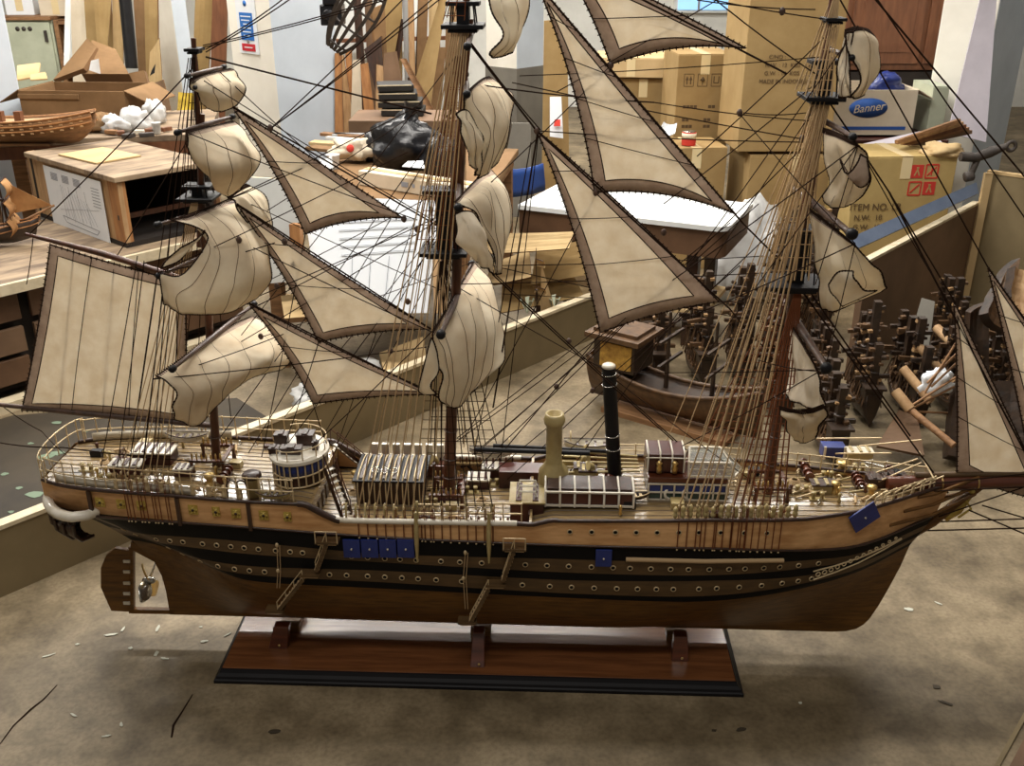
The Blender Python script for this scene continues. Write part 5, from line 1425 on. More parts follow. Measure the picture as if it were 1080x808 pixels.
# bench: its front runs along W to the left
b0 = G(138, 266, .47); 
bench = thing('workbench', 'low worn workbench with pale front edge and dark drawers at left', 'bench', (b0.x - U.x * 1.4 - W.x * .03, b0.y - U.y * 1.4 - W.y * .03, 0), AX)
BL, BD, BH = 1.93, .80, .47
m = MB(); m.box((BL / 2, BD / 2, BH - .012), (BL, BD, .024)); m.build('bench_top', 'worn_top', bench, bevel=.003)
m = MB(); m.box((BL / 2, -.006, BH - .015), (BL + .02, .02, .05)); m.v = [(x, y, min(z, BH)) for x, y, z in m.v]; m.build('edge_strip', 'board_edge', bench)
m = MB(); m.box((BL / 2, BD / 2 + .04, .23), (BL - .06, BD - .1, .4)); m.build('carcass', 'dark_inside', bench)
for k in range(4):
    m = MB(); x = .24 + k * .48; m.box((x, .055, .36), (.44, .02, .10)); dr = m.build('drawer', 'apron_brown', bench, bevel=.003)
    MB().lathe([(.008, 0), (.006, .012), (.014, .02), (.010, .028)], (x, .045, .36), 10, 0, (0, -1, 0)).build('knob', 'iron', dr)
    m = MB(); m.box((x, .06, .23), (.44, .02, .10)); m.build('drawer', 'board_brown', bench, bevel=.003)
    m = MB(); m.box((x, .065, .11), (.44, .02, .10)); m.build('drawer', 'apron_brown', bench, bevel=.003)
m = MB(); m.box((BL / 2, -.02, .02), (BL, .06, .04)); m.build('plinth_strip', 'board_edge', bench)
# open crate standing on the bench
k0 = G(134, 262, .47); kr = thing('open_crate', 'battered wooden crate with open dark side standing on the left bench', 'crate', (k0.x, k0.y, .471), AX)
CH, CU, CV = .29, .42, .76
m = MB(); m.box((CU / 2, CV / 2, CH - .01), (CU + .03, CV + .03, .022)); m.build('lid_board', 'worn_top', kr, bevel=.003)
m = MB(); m.box((CU / 2 - .05, CV / 2 + .05, CH + .006), (CU * .5, CV * .4, .006), .05); m.build('loose_board', 'cardboard_pale', kr)
m = MB(); m.box((.012, CV / 2, CH / 2), (.02, CV, CH - .02)); m.build('front_panel', 'pale_wood', kr)
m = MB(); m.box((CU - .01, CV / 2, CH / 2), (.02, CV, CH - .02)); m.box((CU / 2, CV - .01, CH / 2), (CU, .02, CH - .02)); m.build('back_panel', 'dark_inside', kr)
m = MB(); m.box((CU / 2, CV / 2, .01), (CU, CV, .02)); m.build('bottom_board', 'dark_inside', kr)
for x, y, mt in ((.0, .02, 'plank_orange'), (.0, CV - .03, 'pale_wood'), (CU - .02, .02, 'dark_wood')):
    MB().box((x + .0185, y + .02, CH / 2), (.035, .075, CH)).build('post', mt, kr)
m = MB(); m.box((CU / 2, .03, .12), (CU, .012, .02)); m.build('rail', 'dark_wood', kr)
# ship plan pinned on the crate
pl = thing('plan_sheet', 'white printed ship plan pinned to the left crate', 'paper', kr.location + U * -.004 + W * .12, AX)
PWd, PHt = .50, .255
m = MB(); m.box((-.003, PWd / 2, PHt / 2), (.002, PWd, PHt)); m.build('sheet', 'paper', pl)
m = MB(); X0 = -.0046
def pln(y0, z0, y1, z1, w=.0016): m.bar(V((X0, PWd - y0 * PWd, z0 * PHt)), V((X0, PWd - y1 * PWd, z1 * PHt)), w, .0006, up=V((1, 0, 0)))
for k in range(3):
    for t in range(6): pln(.12 + .2 * k, .80 + .022 * t, .24 + .2 * k, .80 + .022 * t, .003)
for t in range(7): pln(.82, .55 + .05 * t, .95, .55 + .05 * t, .003)
for k in range(4): pln(.3 + .14 * k, .15, .27 + .14 * k, .74)
for k in range(9): pln(.3 + .05 * k, .72 - .02 * k, .35 + .06 * k, .2, .001)
pln(.22, .2, .85, .14, .003); pln(.22, .2, .27, .1, .003); pln(.27, .1, .8, .06, .003); pln(.8, .06, .85, .14, .003); pln(.2, .3, .9, .5, .001)
m.build('drawing', 'pencil', pl)
# brown ship model with tan sails at the left edge
def small_ship(loc, rz, L, label, hullm, sailm, nmast=2, hmast=.3, nm='ship_model', group=None, furled=False):
    r = thing(nm, label, 'model ship', loc, rz, group); n = 14; P = []
    for i in range(n + 1):
        t = i / n; x = (t - .5) * L; w = L * .11 * (math.sin(PI * min(.97, .12 + .86 * t))) ** .55; zt = L * .17 + L * .09 * (2 * t - 1) ** 2 + (L * .05 if t < .22 else 0)
        zb = L * .02 + L * .05 * max(0, t - .8) * 5
        P.append([V((x + (L * .06 * (k / 3) if t > .9 else 0), sg * w * (1 - (1 - k / 3) ** 2.2) if k else 0, zb + (zt - zb) * k / 3)) for sg, k in ((-1, 3), (-1, 2), (-1, 1), (1, 0), (1, 1), (1, 2), (1, 3))])
    m = MB(); m.grid(P); m.add([p for q in (P[0],) for p in q], [tuple(range(7))]); m.build('hull', hullm, r, solid=.004)
    m = MB(); m.grid([[q[0] * .97 + V((0, 0, -L * .012)), q[6] * .97 + V((0, 0, -L * .012))] for q in P], smooth=False); m.build('deck', 'old_wood', r)
    m = MB()
    for sg in (0, 6): m.path([q[sg] for q in P], L * .008, 5); m.path([q[sg] * .995 - V((0, 0, L * .05)) for q in P], L * .006, 5)
    m.build('wale', 'plank_orange', r)
    m = MB(); m.box((-L * .38, 0, L * .27), (L * .2, L * .17, L * .08)); m.build('stern_cabin', hullm, r, bevel=.003)
    m = MB(); m.path([V((L * .45, 0, L * .24)), V((L * .72, 0, L * .36))], L * .012, 6); m.build('bowsprit', 'old_wood', r)
    for k in range(nmast):
        x = L * (-.28 + .56 * k / max(1, nmast - 1)) if nmast > 1 else 0
        m = MB(); m.path([V((x, 0, L * .14)), V((x - .01, 0, hmast))], L * .016, 6, r1=L * .007); mo = m.build('mast', 'dark_wood', r)
        m = MB(); m.lathe([(L * .02, 0), (L * .04, L * .015), (L * .035, L * .03)], (x - .006, 0, hmast * .6), 10); m.build('mast_top', 'dark_wood', mo)
        for z, ww in ((.88, .12), (.62, .17), (.38, .2)):
            m = MB(); m.path([V((x + .01, -L * ww, hmast * z)), V((x + .01, L * ww, hmast * z))], L * .009, 6); m.build('yard', 'dark_wood', mo)
            if sailm:
                G_ = []
                for i in range(7):
                    t = i / 6
                    G_.append([V((x + .012 + L * .07 * math.sin(PI * min(1, t * .9)) * (1 - .4 * (2 * j / 6 - 1) ** 2), (2 * j / 6 - 1) * L * ww * (.95 + .12 * t), hmast * z - t * hmast * (.21 if not furled else .07))) for j in range(7)])
                m = MB(); m.grid(G_); m.build('sail', sailm, r, solid=.0012)
        m = MB()
        for sg in (-1, 1):
            for q in range(4): m.tube(V((x - .03 + .02 * q, sg * L * .1, L * .2)), V((x - .005, 0, hmast * .62)), .0012, n=4)
        m.build('shroud', 'rope_dark', r)
    m = MB()
    xs_ = L * .28 if nmast > 1 else 0
    m.add([V((L * .70, 0, L * .36)), V((xs_ + .02, 0, hmast * .85)), V((xs_ + .03, .01, L * .3))], [(0, 1, 2)])
    if sailm: m.build('jib', sailm, r, solid=.0012)
    return r
sp = G(8, 262, .475)
small_ship((sp.x - .12, sp.y + .03, .475), .25, .42, 'small brown ship model with tan sails on the left bench', 'model_dark', 'tan_sail', 2, .30)
# second table behind, level with the crate lid
tr_ = math.radians(12); tb = thing('back_table', 'long worn table carrying the unfinished hull and white bags', 'table', (-1.47 - 1.12 * math.cos(tr_), 4.86 - 1.12 * math.sin(tr_), 0), tr_)
m = MB(); m.box((.56, .4, .745), (1.12, .8, .03)); m.build('table_top', 'worn_top', tb, bevel=.003)
m = MB(); m.box((.56, .01, .70), (1.12, .02, .06)); m.box((1.11, .4, .70), (.02, .8, .06)); m.build('apron', 'cupboard_brown', tb)
for x in (.06, 1.04):
    for y in (.06, .74): MB().box((x, y, .36), (.07, .07, .72)).build('leg', 'old_wood', tb)
# unfinished planked hull
def plank_hull(loc, rz, L, label):
    r = thing('unfinished_hull', label, 'model hull', loc, rz); n = 20; P = []
    for i in range(n + 1):
        t = i / n; w = L * .10 * (math.sin(PI * (.1 + .87 * t))) ** .5; zt = L * .125 + L * .05 * (2 * t - 1) ** 2; zb = L * .005 + (L * .10 * ((t - .85) / .15) ** 2 if t > .85 else 0)
        row = []
        for sg, k in [(-1, q / 6) for q in range(6, 0, -1)] + [(1, q / 6) for q in range(7)]:
            row.append(V(((t - .5) * L, sg * w * (1 - (1 - k) ** 2.4), zb + (zt - zb) * k)))
        P.append(row)
    m = MB(); m.grid(P); m.add(P[0], [tuple(range(len(P[0])))]); m.build('hull_shell', 'old_wood', r, solid=.004)
    for lv in (0, 1, 2):
        m = MB(); 
        for sg in (-1, 1):
            pts = [V((q[0].x, sg * (abs(q[0].y) + .003) * (1 - .02 * lv), q[0].z - lv * L * .026)) for q in P]
            m.path(pts, L * .0055, 5)
            for q in pts[1:-1:1]: m.box(q + V((.0, sg * -.002, -L * .012)), (L * .016, .006, L * .008), mi=1)
        m.build('plank_wale', ['plank_orange', 'pale_wood'], r)
    m = MB(); m.grid([[V((q[0].x, q[0].y * .95, q[0].z - .008)), V((q[0].x, -q[0].y * .95, q[0].z - .008))] for q in P], smooth=False); m.build('deck', 'pale_wood', r)
    for x in (-.25, 0, .1): MB().box((x * L, 0, L * .14), (.03, .03, .05)).build('hatch_block', 'cupboard_brown', r)
    m = MB(); m.box((0, 0, .0), (L * .5, .05, .01)); m.build('rest', 'old_wood', r)
    return r
hp = G(45, 152, .76); plank_hull((hp.x - .16, hp.y - .02, .765), -.03, .86, 'unfinished planked wooden hull lying on the back table')
def on(px, py, z=.762): return G(px, py, z)
for px, py, r, sz, sd, lb, mt in ((122, 139, .06, (1.2, .8, .7), 1.3, 'crumpled clear plastic bag left of the white bag on the back table', 'plastic_white'), (142, 137, .065, (1.1, .8, .85), 4.2, 'crumpled white plastic bag in middle of three on the back table', 'plastic_white'), (164, 130, .06, (.85, .8, 1.05), 7.7, 'upright white plastic bag behind the paper cup', 'plastic_white')):
    p = on(px, py); bag(px, py, p.y, r, sz, sd, lb, mt, z=.762)
p = on(166, 141); cup(166, 141, p.y, .022, .05, .762, 'white paper cup near the end of the back table')
p = on(105, 138); m = blob((p.x, p.y, .80), .07, (1.3, .9, .55), 3.1); tag(m.build('wood_offcut', 'cardboard_brown'), 'lump of brown packing beside the unfinished hull', 'scrap')
rnd = random.Random(21)
for k, (px, py) in enumerate(((128, 143), (136, 146), (147, 142), (155, 145), (160, 140), (176, 139), (118, 142))):
    p = on(px, py); m = MB(); m.box((p.x, p.y, .775), (.03 + rnd.random() * .04, .02 + rnd.random() * .02, .02), rnd.random() * 3, rot=None)
    tag(m.build('wood_scrap', rnd.choice(['old_wood', 'iron', 'white_paint', 'cupboard_brown']), bevel=.003), 'small scrap number among the litter by the paper cup' if False else ['dark scrap just under the middle white bag', 'scrap just right of the dark scrap under the white bags', 'scrap between the middle bag and the cup', 'scrap touching the left of the paper cup', 'scrap behind the paper cup', 'scrap right of the paper cup near table corner', 'scrap under the leftmost clear bag'][k], 'scrap', 'scraps on the back table')
p = G(167, 148, .70); m = MB(); m.box((p.x - .01, p.y - .03, .70), (.07, .004, .035), AX - PI / 2); tag(m.build('paper_tag', 'cupboard_green'), 'pale green paper tag on the back table edge', 'paper')
# big brown carton with open flaps on the table
r = carton(84, 96, 150, 5.2, .56, .36, -.08, 'long brown carton with a torn rim behind the white bags', 'cardboard_brown', open_top=True, z0=.762)
m = MB(); m.box((-.12, -.006, r['h'] * .82), (.32, .012, .022)); m.build('rim_fold', 'cardboard_brown', r)
slab([(56, 84), (88, 72), (102, 50), (92, 40)], [5.6, 5.6, 5.75, 5.75], .03, 'carton_flap', 'brown pinkish carton flap tilted over the long carton', 'cardboard', 'cardboard_brown', 'card_edge')
slab([(86, 78), (136, 78), (122, 52), (97, 42)], [5.62, 5.62, 5.8, 5.8], .12, 'torn_carton', 'torn brown carton with clear tape above the long carton', 'cardboard', 'cardboard_brown', 'card_edge')
slab([(94, 74), (106, 78), (104, 62), (96, 64)], [5.6, 5.6, 5.62, 5.62], .003, 'clear_tape', 'shiny strip of clear tape on the torn carton', 'tape', 'plastic_white')
slab([(138, 90), (156, 88), (152, 74), (136, 77)], [5.7, 5.7, 5.75, 5.75], .05, 'carton_scrap', 'small brown carton end right of the long carton', 'cardboard', 'cardboard_brown', 'card_edge', foot=True)
slab([(142, 118), (158, 115), (156, 88), (138, 92)], [5.75, 5.75, 5.8, 5.8], .06, 'carton_scrap', 'dull brown carton side under the small carton end', 'cardboard', 'board_brown', 'card_edge', foot=True)
slab([(18, 84), (40, 80), (42, 66), (18, 69)], [5.75, 5.75, 5.9, 5.9], .01, 'paper_pad', 'yellowed paper pad leaning on the long carton', 'paper', 'cardboard_pale')
slab([(32, 84), (50, 83), (48, 76), (32, 78)], [5.65, 5.65, 5.72, 5.72], .008, 'pale_card', 'small pale orange card beside the yellowed pad', 'card', 'cardboard_pale')
# green cupboard with shelf unit
cp = Yp(37, 84, 7.6); r = thing('metal_cupboard', 'pale green cupboard with three vent holes in the left background', 'cupboard', (cp.x, 7.6, 0), 0)
top = Yp(37, 21, 7.6).z
m = MB(); m.box((0, .25, top / 2), (.40, .5, top)); m.build('body', 'cupboard_green', r, bevel=.004)
m = MB(); m.box((0, -.008, top / 2), (.37, .016, top - .03)); dd = m.build('door', 'cupboard_green', r, bevel=.003)
for k in range(3): MB().lathe([(.016, 0), (.016, .003)], (-.05 + .045 * k, -.016, top - .06), 12, 0, (0, -1, 0)).build('vent_hole', 'iron', dd)
MB().box((.15, -.025, top - .11), (.02, .02, .08)).build('handle', 'iron', dd, bevel=.004)
m = MB(); m.box((0, .24, top + .012), (.41, .54, .024)); m.build('top_board', 'old_wood', r)
r2 = thing('open_shelf', 'open brown shelf unit with dark compartments beside the green cupboard', 'shelf', (cp.x + .34, 7.6, 0), 0)
m = MB(); m.box((0, .45, top / 2), (.22, .02, top)); m.build('back_panel', 'dark_inside', r2)
for x in (-.11, .11): MB().box((x, .22, top / 2), (.03, .46, top)).build('side_panel', 'old_wood', r2)
for z in (.25, .5, .72, .86, top - .02): MB().box((0, .22, z), (.2, .46, .02)).build('shelf_board', 'old_wood', r2)
carton(60, 0, 17, 7.7, .24, .3, 0, 'white flat carton on top of the green cupboard', 'carton_white')
carton(22, -4, 16, 7.72, .2, .25, .1, 'bundle of white papers at left on the green cupboard', 'paper', nm='paper_bundle', cat='papers')
leaning_pole((72, 70), (74, -12), 7.4, 7.6, .022, 'white_post', 'thin white post right of the open shelf', 'post', 'white_top', True)
# leaning sheets of cardboard and cloth between the left pillars
for i, (quad, ys, th, nm, lb, mt) in enumerate([
    ([(76, 62), (96, 66), (94, -8), (74, -8)], [7.0, 7.0, 7.3, 7.3], .01, 'cloth_sheet', 'pale yellow hanging cloth right of the white post', 'carton_white'),
    ([(92, 56), (120, 60), (116, -8), (88, -8)], [6.9, 6.9, 7.2, 7.2], .02, 'cardboard_sheet', 'broad tan cardboard sheet behind the tilted flap', 'cardboard'),
    ([(100, 18), (116, 16), (118, -8), (98, -8)], [6.8, 6.8, 6.9, 6.9], .01, 'cardboard_sheet', 'short folded cardboard piece on top of the broad tan sheet', 'cardboard'),
    ([(120, 78), (130, 80), (128, -8), (118, -8)], [7.0, 7.0, 7.3, 7.3], .015, 'cardboard_sheet', 'narrow pale cardboard strip left of the black roll', 'cardboard_pale'),
    ([(147, 96), (165, 98), (162, -8), (140, -8)], [6.9, 6.9, 7.2, 7.2], .02, 'cardboard_sheet', 'tall brownish cardboard sheet right of the black roll', 'cardboard_brown'),
    ([(153, 62), (166, 45), (166, -8), (152, -8)], [6.8, 6.8, 7.0, 7.0], .015, 'cardboard_sheet', 'pink tan cardboard sheet overlapping the brownish sheet', 'cardboard'),
    ([(156, 92), (171, 90), (168, 40), (158, 55)], [6.7, 6.7, 6.8, 6.8], .015, 'cardboard_sheet', 'lower yellowish cardboard sheet with a black mark near the pillar', 'cardboard_pale'),
    ([(158, 118), (180, 118), (172, 84), (160, 88)], [6.6, 6.6, 6.7, 6.7], .02, 'cardboard_sheet', 'brown sheet at foot of the narrow pillar', 'board_brown'),
    ([(204, 45), (222, 42), (226, -8), (206, -8)], [7.6, 7.6, 7.8, 7.8], .02, 'cardboard_sheet', 'tan cardboard sheet just right of the narrow pillar', 'cardboard'),
    ([(222, 70), (238, 70), (240, -8), (224, -8)], [7.5, 7.5, 7.7, 7.7], .02, 'cardboard_sheet', 'dark brown sheet left of the pillar with notices', 'cupboard_brown')]):
    ys = [(7.4, 7.3, 7.2, 7.25, 7.15, 7.05, 6.95, 6.85, 7.95, 7.85)[i]] * 4
    slab(quad, ys, th, nm, lb, 'cloth' if 'cloth' in nm else 'cardboard', mt, 'card_edge', .015, foot=True)
leaning_pole((139, 72), (131, -10), 6.86, 6.9, .042, 'black_roll', 'tall black roll leaning among the left cardboard sheets', 'roll', 'plastic_black')
slab([(158, 80), (163, 77), (164, 67), (160, 74)], [6.9, 6.9, 6.9, 6.9], .003, 'hanging_hook', 'small black hook hanging on the yellowish sheet', 'hook', 'plastic_black')
slab([(186, 126), (202, 125), (203, 98), (188, 97)], [6.2, 6.2, 6.25, 6.25], .03, 'hanging_packet', 'yellow wrapped packet behind the mizzen mast', 'packet', 'yellow', bend=.01)
# notices on the pillar
def on_pillar(px, py, w, h, nm, mts, label, draw=None):
    # left face of the pillar (faces the camera's left): plane through the near edge along W
    e = Yp(289, 60, 5.9); d = ray(px, py)
    nrm = -U; t = (V((e.x, e.y, 0)) - CP).dot(nrm) / d.dot(nrm); p = CP + d * t
    r = thing(nm, label, 'sign', p - U * .002, AX)
    MB().box((-.003, 0, 0), (.004, w, h)).build('plate', mts, r, bevel=.0008)
    return r
s = on_pillar(261, 24, .19, .34, 'notice_board', 'paper', 'white safety notice with blue and red panels on the pillar')
MB().box((-.0065, -.0, -.02), (.002, .125, .15)).build('blue_panel', 'sign_blue', s)
MB().box((-.0065, -.0, -.135), (.002, .13, .04)).build('red_panel', 'sign_red', s)
m = MB()
for k in range(6): m.box((-.0085, .005 * (k % 2), .035 - .021 * k), (.001, .1 - .02 * (k % 3), .006))
m.box((-.0085, 0, -.135), (.001, .08, .006)); m.build('printed_line', 'paper', s)
MB().lathe([(.016, 0), (.016, .002)], (-.0055, 0, .105), 14, 0, (-1, 0, 0)).build('blue_disc', 'sign_blue', s)
MB().lathe([(.012, 0), (.012, .002)], (-.0055, 0, -.10), 14, 0, (-1, 0, 0)).build('grey_disc', 'grey_metal', s)
# ================================================================== MIDDLE: CLUTTERED TABLE, PLANS, STACKED TIMBER
ez = math.radians(-8)          # table edge runs right and toward the camera
tc = G(498, 226, .68); ed = V((math.cos(ez), math.sin(ez), 0)); fd = V((-ed.y, ed.x, 0))
c0 = V((tc.x, tc.y, 0)) - ed * .86
ct = table((c0.x, c0.y), .86, 1.3, ez, .68, 'cluttered_table', 'cardboard covered table heaped with cups and black bags in the middle', 'cardboard_brown', 'old_wood', .05)
lq = G(384, 194, .69); lb = thing('long_carton', 'long white printed carton along the front of the cluttered table', 'box', (lq.x, lq.y, .682), math.radians(-34))
MB().box((.3, .05, .03), (.66, .10, .06)).build('body', 'carton_white', lb, bevel=.003)
m = MB(); m.box((.3, .05, .062), (.66, .03, .002)); m.build('tape', 'cardboard_pale', lb)
for k, w in enumerate((.035, .012, .02, .03, .016)): MB().box((.22 + .045 * k, -.001, .033), (w, .002, .014 if k else .02)).build('printed_mark', 'pencil', lb)
def tt(px, py, z=.682): return G(px, py, z)
for px, py, r, h, lb_, mt, nm in ((444, 171, .034, .075, 'white plastic cup right on the cluttered table', 'white_top', 'cup'), (352, 178, .03, .06, 'clear plastic cup at the left of the cluttered table', 'plastic_white', 'cup')):
    p = tt(px, py); cup(px, py, p.y, r, h, .682, lb_, mt, nm)
p = tt(416, 170); m = MB().path([V((p.x - .04, p.y, .72)), V((p.x + .045, p.y - .02, .712))], [.04, .032], 16); tag(m.build('fallen_tub', 'white_top', bevel=.003), 'white tub lying on its side in front of the black bag', 'tub')
p = tt(394, 166); m = MB().lathe([(.05, 0), (.052, .008), (.04, .016), (.01, .018)], (p.x, p.y, .684), 18); tag(m.build('green_lid', 'green_lid'), 'dark green round lid beside the fallen white tub', 'lid')
p = tt(372, 172); m = blob((p.x, p.y + .03, .735), .085, (1.1, .8, .62), 2.2); o = tag(m.build('paper_bag', 'carton_white'), 'crumpled tan paper bag with a red spot on the cluttered table', 'bag')
m = MB().lathe([(.018, 0), (.015, .006)], (0.0, -.078, .062), 12, 0, (0, -1, .3)); m.build('red_spot', 'print_red', o)
slab([(424, 176), (448, 178), (446, 170), (430, 171)], [3.9, 3.9, 4.02, 4.02], .003, 'paper_scrap', 'white paper scrap under the white cup', 'paper', 'paper')
slab([(336, 172), (352, 176), (350, 163), (338, 164)], [4.1, 4.1, 4.2, 4.2], .02, 'paper_wad', 'grey crumpled wrapping at table edge beside the pillar', 'paper', 'plastic_white', bend=.02)
for px, py, y, r, sz, sd, lb_ in ((430, 162, 4.45, .15, (1.1, .8, .82), 1.1, 'large black bag on the cluttered table'), (466, 168, 4.3, .08, (1, .8, 1.2), 5.5, 'smaller black bag right of the large one'), (396, 152, 4.6, .06, (1, .9, 1.2), 8.1, 'black bag corner at left of the large black bag')):
    bag(px, py, y, r, sz, sd, lb_, 'plastic_black', z=.682)
for k, (py, w) in enumerate(((118, .24), (110, .25), (102, .22), (94, .2))):
    p = Yp(424 - 2 * k, py, 5.75); m = MB()
    m.box((0, .1, .02), (w, .2, .036)); r = thing('black_panel_stack' if False else 'black_block', ['lowest black block in the stack behind the black bag', 'second black block up in the stack behind the black bag', 'third black block up in the stack behind the black bag', 'topmost black block with a pale edge behind the black bag'][k], 'block', (p.x, 5.75, .702 + .045 * k), .06 * k)
    m.build('body', 'rubber_dark', r, bevel=.005); MB().box((-.01, -.002, .036), (w * .96, .004, .006)).build('edge', 'board_edge', r)
m = MB(); p = Yp(424, 140, 5.6); m.box((0, .2, .35), (.6, .4, .70)); rr = m.build('storage_box', 'board_brown', bevel=.004, loc=(p.x, 5.62, 0)); tag(rr, 'low brown storage box under the black blocks', 'box')
# litter of flat scraps at the back of the table
rnd = random.Random(8)
LT = ['torn card strip nearest the pillar on the cluttered table', 'white card strip behind the paper bag', 'grey card strip left of the black bags', 'tan slat left of the large black bag', 'silver foil strip behind the paper bag', 'brown slat at back of the cluttered table', 'pale slat on the scraps by the pillar']
for k, (px, py, mt) in enumerate(((348, 160, 'cardboard_brown'), (372, 152, 'white_top'), (385, 150, 'grey_metal'), (393, 153, 'pale_wood'), (380, 157, 'steel'), (362, 150, 'old_wood'), (354, 154, 'cardboard_pale'))):
    p = G(px, py, .69); m = MB(); m.box((p.x, p.y, .70 + .012 * (k % 3)), (.22 + .1 * rnd.random(), .04 + .03 * rnd.random(), .016), rnd.uniform(-.6, .2)); tag(m.build('scrap_strip', mt, bevel=.002), LT[k], 'scrap')
# timber, card and offcuts leaning upright behind the table
TB = [
 ([(353, 102), (361, 100), (360, 56), (353, 56)], 5.6, 'plank_orange', 'round ended orange plank right beside the notice pillar'),
 ([(358, 100), (368, 96), (362, 58), (354, 60)], 5.7, 'pale_wood', 'short pale slat leaning right of the round ended plank'),
 ([(366, 88), (371, 88), (371, 52), (364, 52)], 5.8, 'plank_orange', 'thin orange slat behind the short pale slat'),
 ([(370, 120), (382, 120), (380, 62), (372, 64)], 5.5, 'carton_white', 'grey white board among the leaning timber'),
 ([(384, 118), (395, 120), (388, 66), (380, 68)], 5.4, 'plank_orange', 'orange plank leaning left of the black blocks'),
 ([(396, 116), (405, 116), (404, 70), (397, 68)], 5.6, 'pale_wood', 'pale plank directly left of the black blocks'),
 ([(404, 56), (424, 56), (424, -8), (405, -8)], 6.2, 'cardboard', 'broad tan board behind the black blocks'),
 ([(396, 50), (408, 54), (406, 4), (392, 10)], 6.1, 'cardboard_brown', 'curved brown sheet left of the broad tan board'),
 ([(404, 86), (424, 84), (418, 54), (405, 56)], 5.9, 'board_brown', 'dark torn sheet above the black blocks'),
 ([(432, 84), (438, 84), (436, -8), (430, -8)], 6.0, 'pale_wood', 'tall thin pink slat in the leaning timber'),
 ([(426, 60), (431, 60), (430, -8), (424, -8)], 6.1, 'grey_metal', 'tall grey rail left of the pink slat'),
 ([(440, 98), (452, 98), (462, 44), (450, 44)], 5.9, 'board_brown', 'brown upright sheet below the tan flap'),
 ([(450, 44), (463, 52), (472, -6), (466, -8)], 5.7, 'cardboard', 'tan cardboard flap left of the main mast'),
 ([(440, 44), (450, 46), (452, -8), (441, -8)], 6.3, 'cardboard_brown', 'narrow brown sheet right of the pink slat'),
 ([(452, 40), (462, 20), (462, -8), (452, -8)], 6.4, 'cardboard_pale', 'pale sheet tucked behind the tan flap'),
 ([(446, 110), (452, 106), (428, 62), (422, 62)], 5.6, 'old_wood', 'slanting brown batten crossing the leaning timber'),
 ([(468, 120), (482, 120), (482, 30), (470, 30)], 5.8, 'cardboard_brown', 'brown board behind the main mast shrouds'),
 ([(340, 118), (372, 122), (372, 98), (344, 98)], 6.0, 'cupboard_brown', 'dark brown carton low behind the leaning slats'),
 ([(376, 60), (384, 60), (380, -8), (372, -8)], 6.5, 'dark_wood', 'dark slat behind the skeleton hull'),
 ([(412, 80), (418, 80), (428, 20), (423, 20)], 6.15, 'dark_wood', 'thin dark stick crossing the broad tan board'),
 ([(438, 70), (443, 70), (446, -8), (441, -8)], 6.45, 'dark_wood', 'dark narrow slat right of the pink slat'),
 ([(456, 100), (466, 100), (470, 50), (462, 50)], 6.2, 'cardboard_brown', 'brown strip under the tan flap by the mast'),
 ([(362, 112), (370, 112), (366, 80), (358, 82)], 5.95, 'carton_white', 'short white offcut low among the leaning slats'),
 ([(430, 104), (441, 104), (438, 80), (430, 82)], 5.85, 'dark_wood', 'dark block of wood right of the black blocks'),
 ([(386, 40), (394, 40), (392, -8), (384, -8)], 6.55, 'board_brown', 'dull brown slat right of the skeleton hull'),
 ([(474, 60), (484, 60), (486, -8), (474, -8)], 6.6, 'pale_wood', 'pale slat peeping out left of the main mast top'),
 ([(390, 74), (404, 66), (402, 38), (384, 52)], 6.05, 'dark_wood', 'dark hooked offcut left of the dark torn sheet')]
for q_, (quad, y, mt, lb_) in enumerate(sorted(TB, key=lambda t: t[1])):
    slab(quad, [6.10 + .05 * q_] * 4, .02, 'leaning_board' if 'sheet' not in lb_ and 'flap' not in lb_ else 'leaning_sheet', lb_, 'board', mt, 'card_edge', .008, foot=True)
slab([(330, 56), (470, 50), (470, -10), (330, -10)], [7.6, 7.6, 7.6, 7.6], .03, 'white_sheet', 'large white panel behind the leaning timber', 'panel', 'white_top', foot=True)
slab([(332, 46), (480, 42), (480, 38), (332, 42)], [7.45, 7.45, 7.45, 7.45], .05, 'shelf_plank', 'dark brown shelf plank crossing behind the timber', 'shelf', 'cupboard_brown')
# black skeleton hull hanging tilted
sk0, sk1 = Yp(352, 52, 5.2), Yp(398, -22, 5.0); ax = (sk1 - sk0); Ls = ax.length; ax.normalize(); sd_ = ax.cross(V((0, 1, 0))).normalized()
r = thing('hanging_hull_frame', 'dark slatted skeleton hull tilted upright beside the notice pillar', 'model hull', sk0)
n = 12
for s_ in (-1, -.55, -.1, .35, .8, 1):
    m = MB(); pts = [ax * (Ls * i / n) + sd_ * (s_ * .10 * math.sin(PI * (.06 + .8 * i / n)) ** .6) + V((0, -.05 * (1 - s_ * s_) * math.sin(PI * (.06 + .85 * i / n)), 0)) for i in range(n + 1)]
    for a, b in zip(pts, pts[1:]): m.bar(a, b + (b - a) * .05, .016, .012, up=V((0, 1, 0)))
    m.build('slat', 'iron', r)
for i in (1, 4, 7, 10):
    m = MB(); w = .10 * math.sin(PI * (.06 + .8 * i / n)) ** .6; m.path([ax * (Ls * i / n) + sd_ * (w * q) + V((0, -.05 * (1 - q * q) + .012, 0)) for q in (-1, -.5, 0, .5, 1)], .006, 5); m.build('rib', 'iron', r)
p = Yp(349, 16, 5.3); m = MB(); m.box((0, .06, .0), (.11, .12, .10)); m.lathe([(.03, 0), (.03, .02)], (-.01, 0, 0), 12, 0, (0, -1, 0)); m.box((.0, .02, .07), (.07, .08, .04)); tag(m.build('hanging_machine_case', 'plastic_black', bevel=.006, loc=p), 'black machine case hanging beside the notice pillar', 'machine')
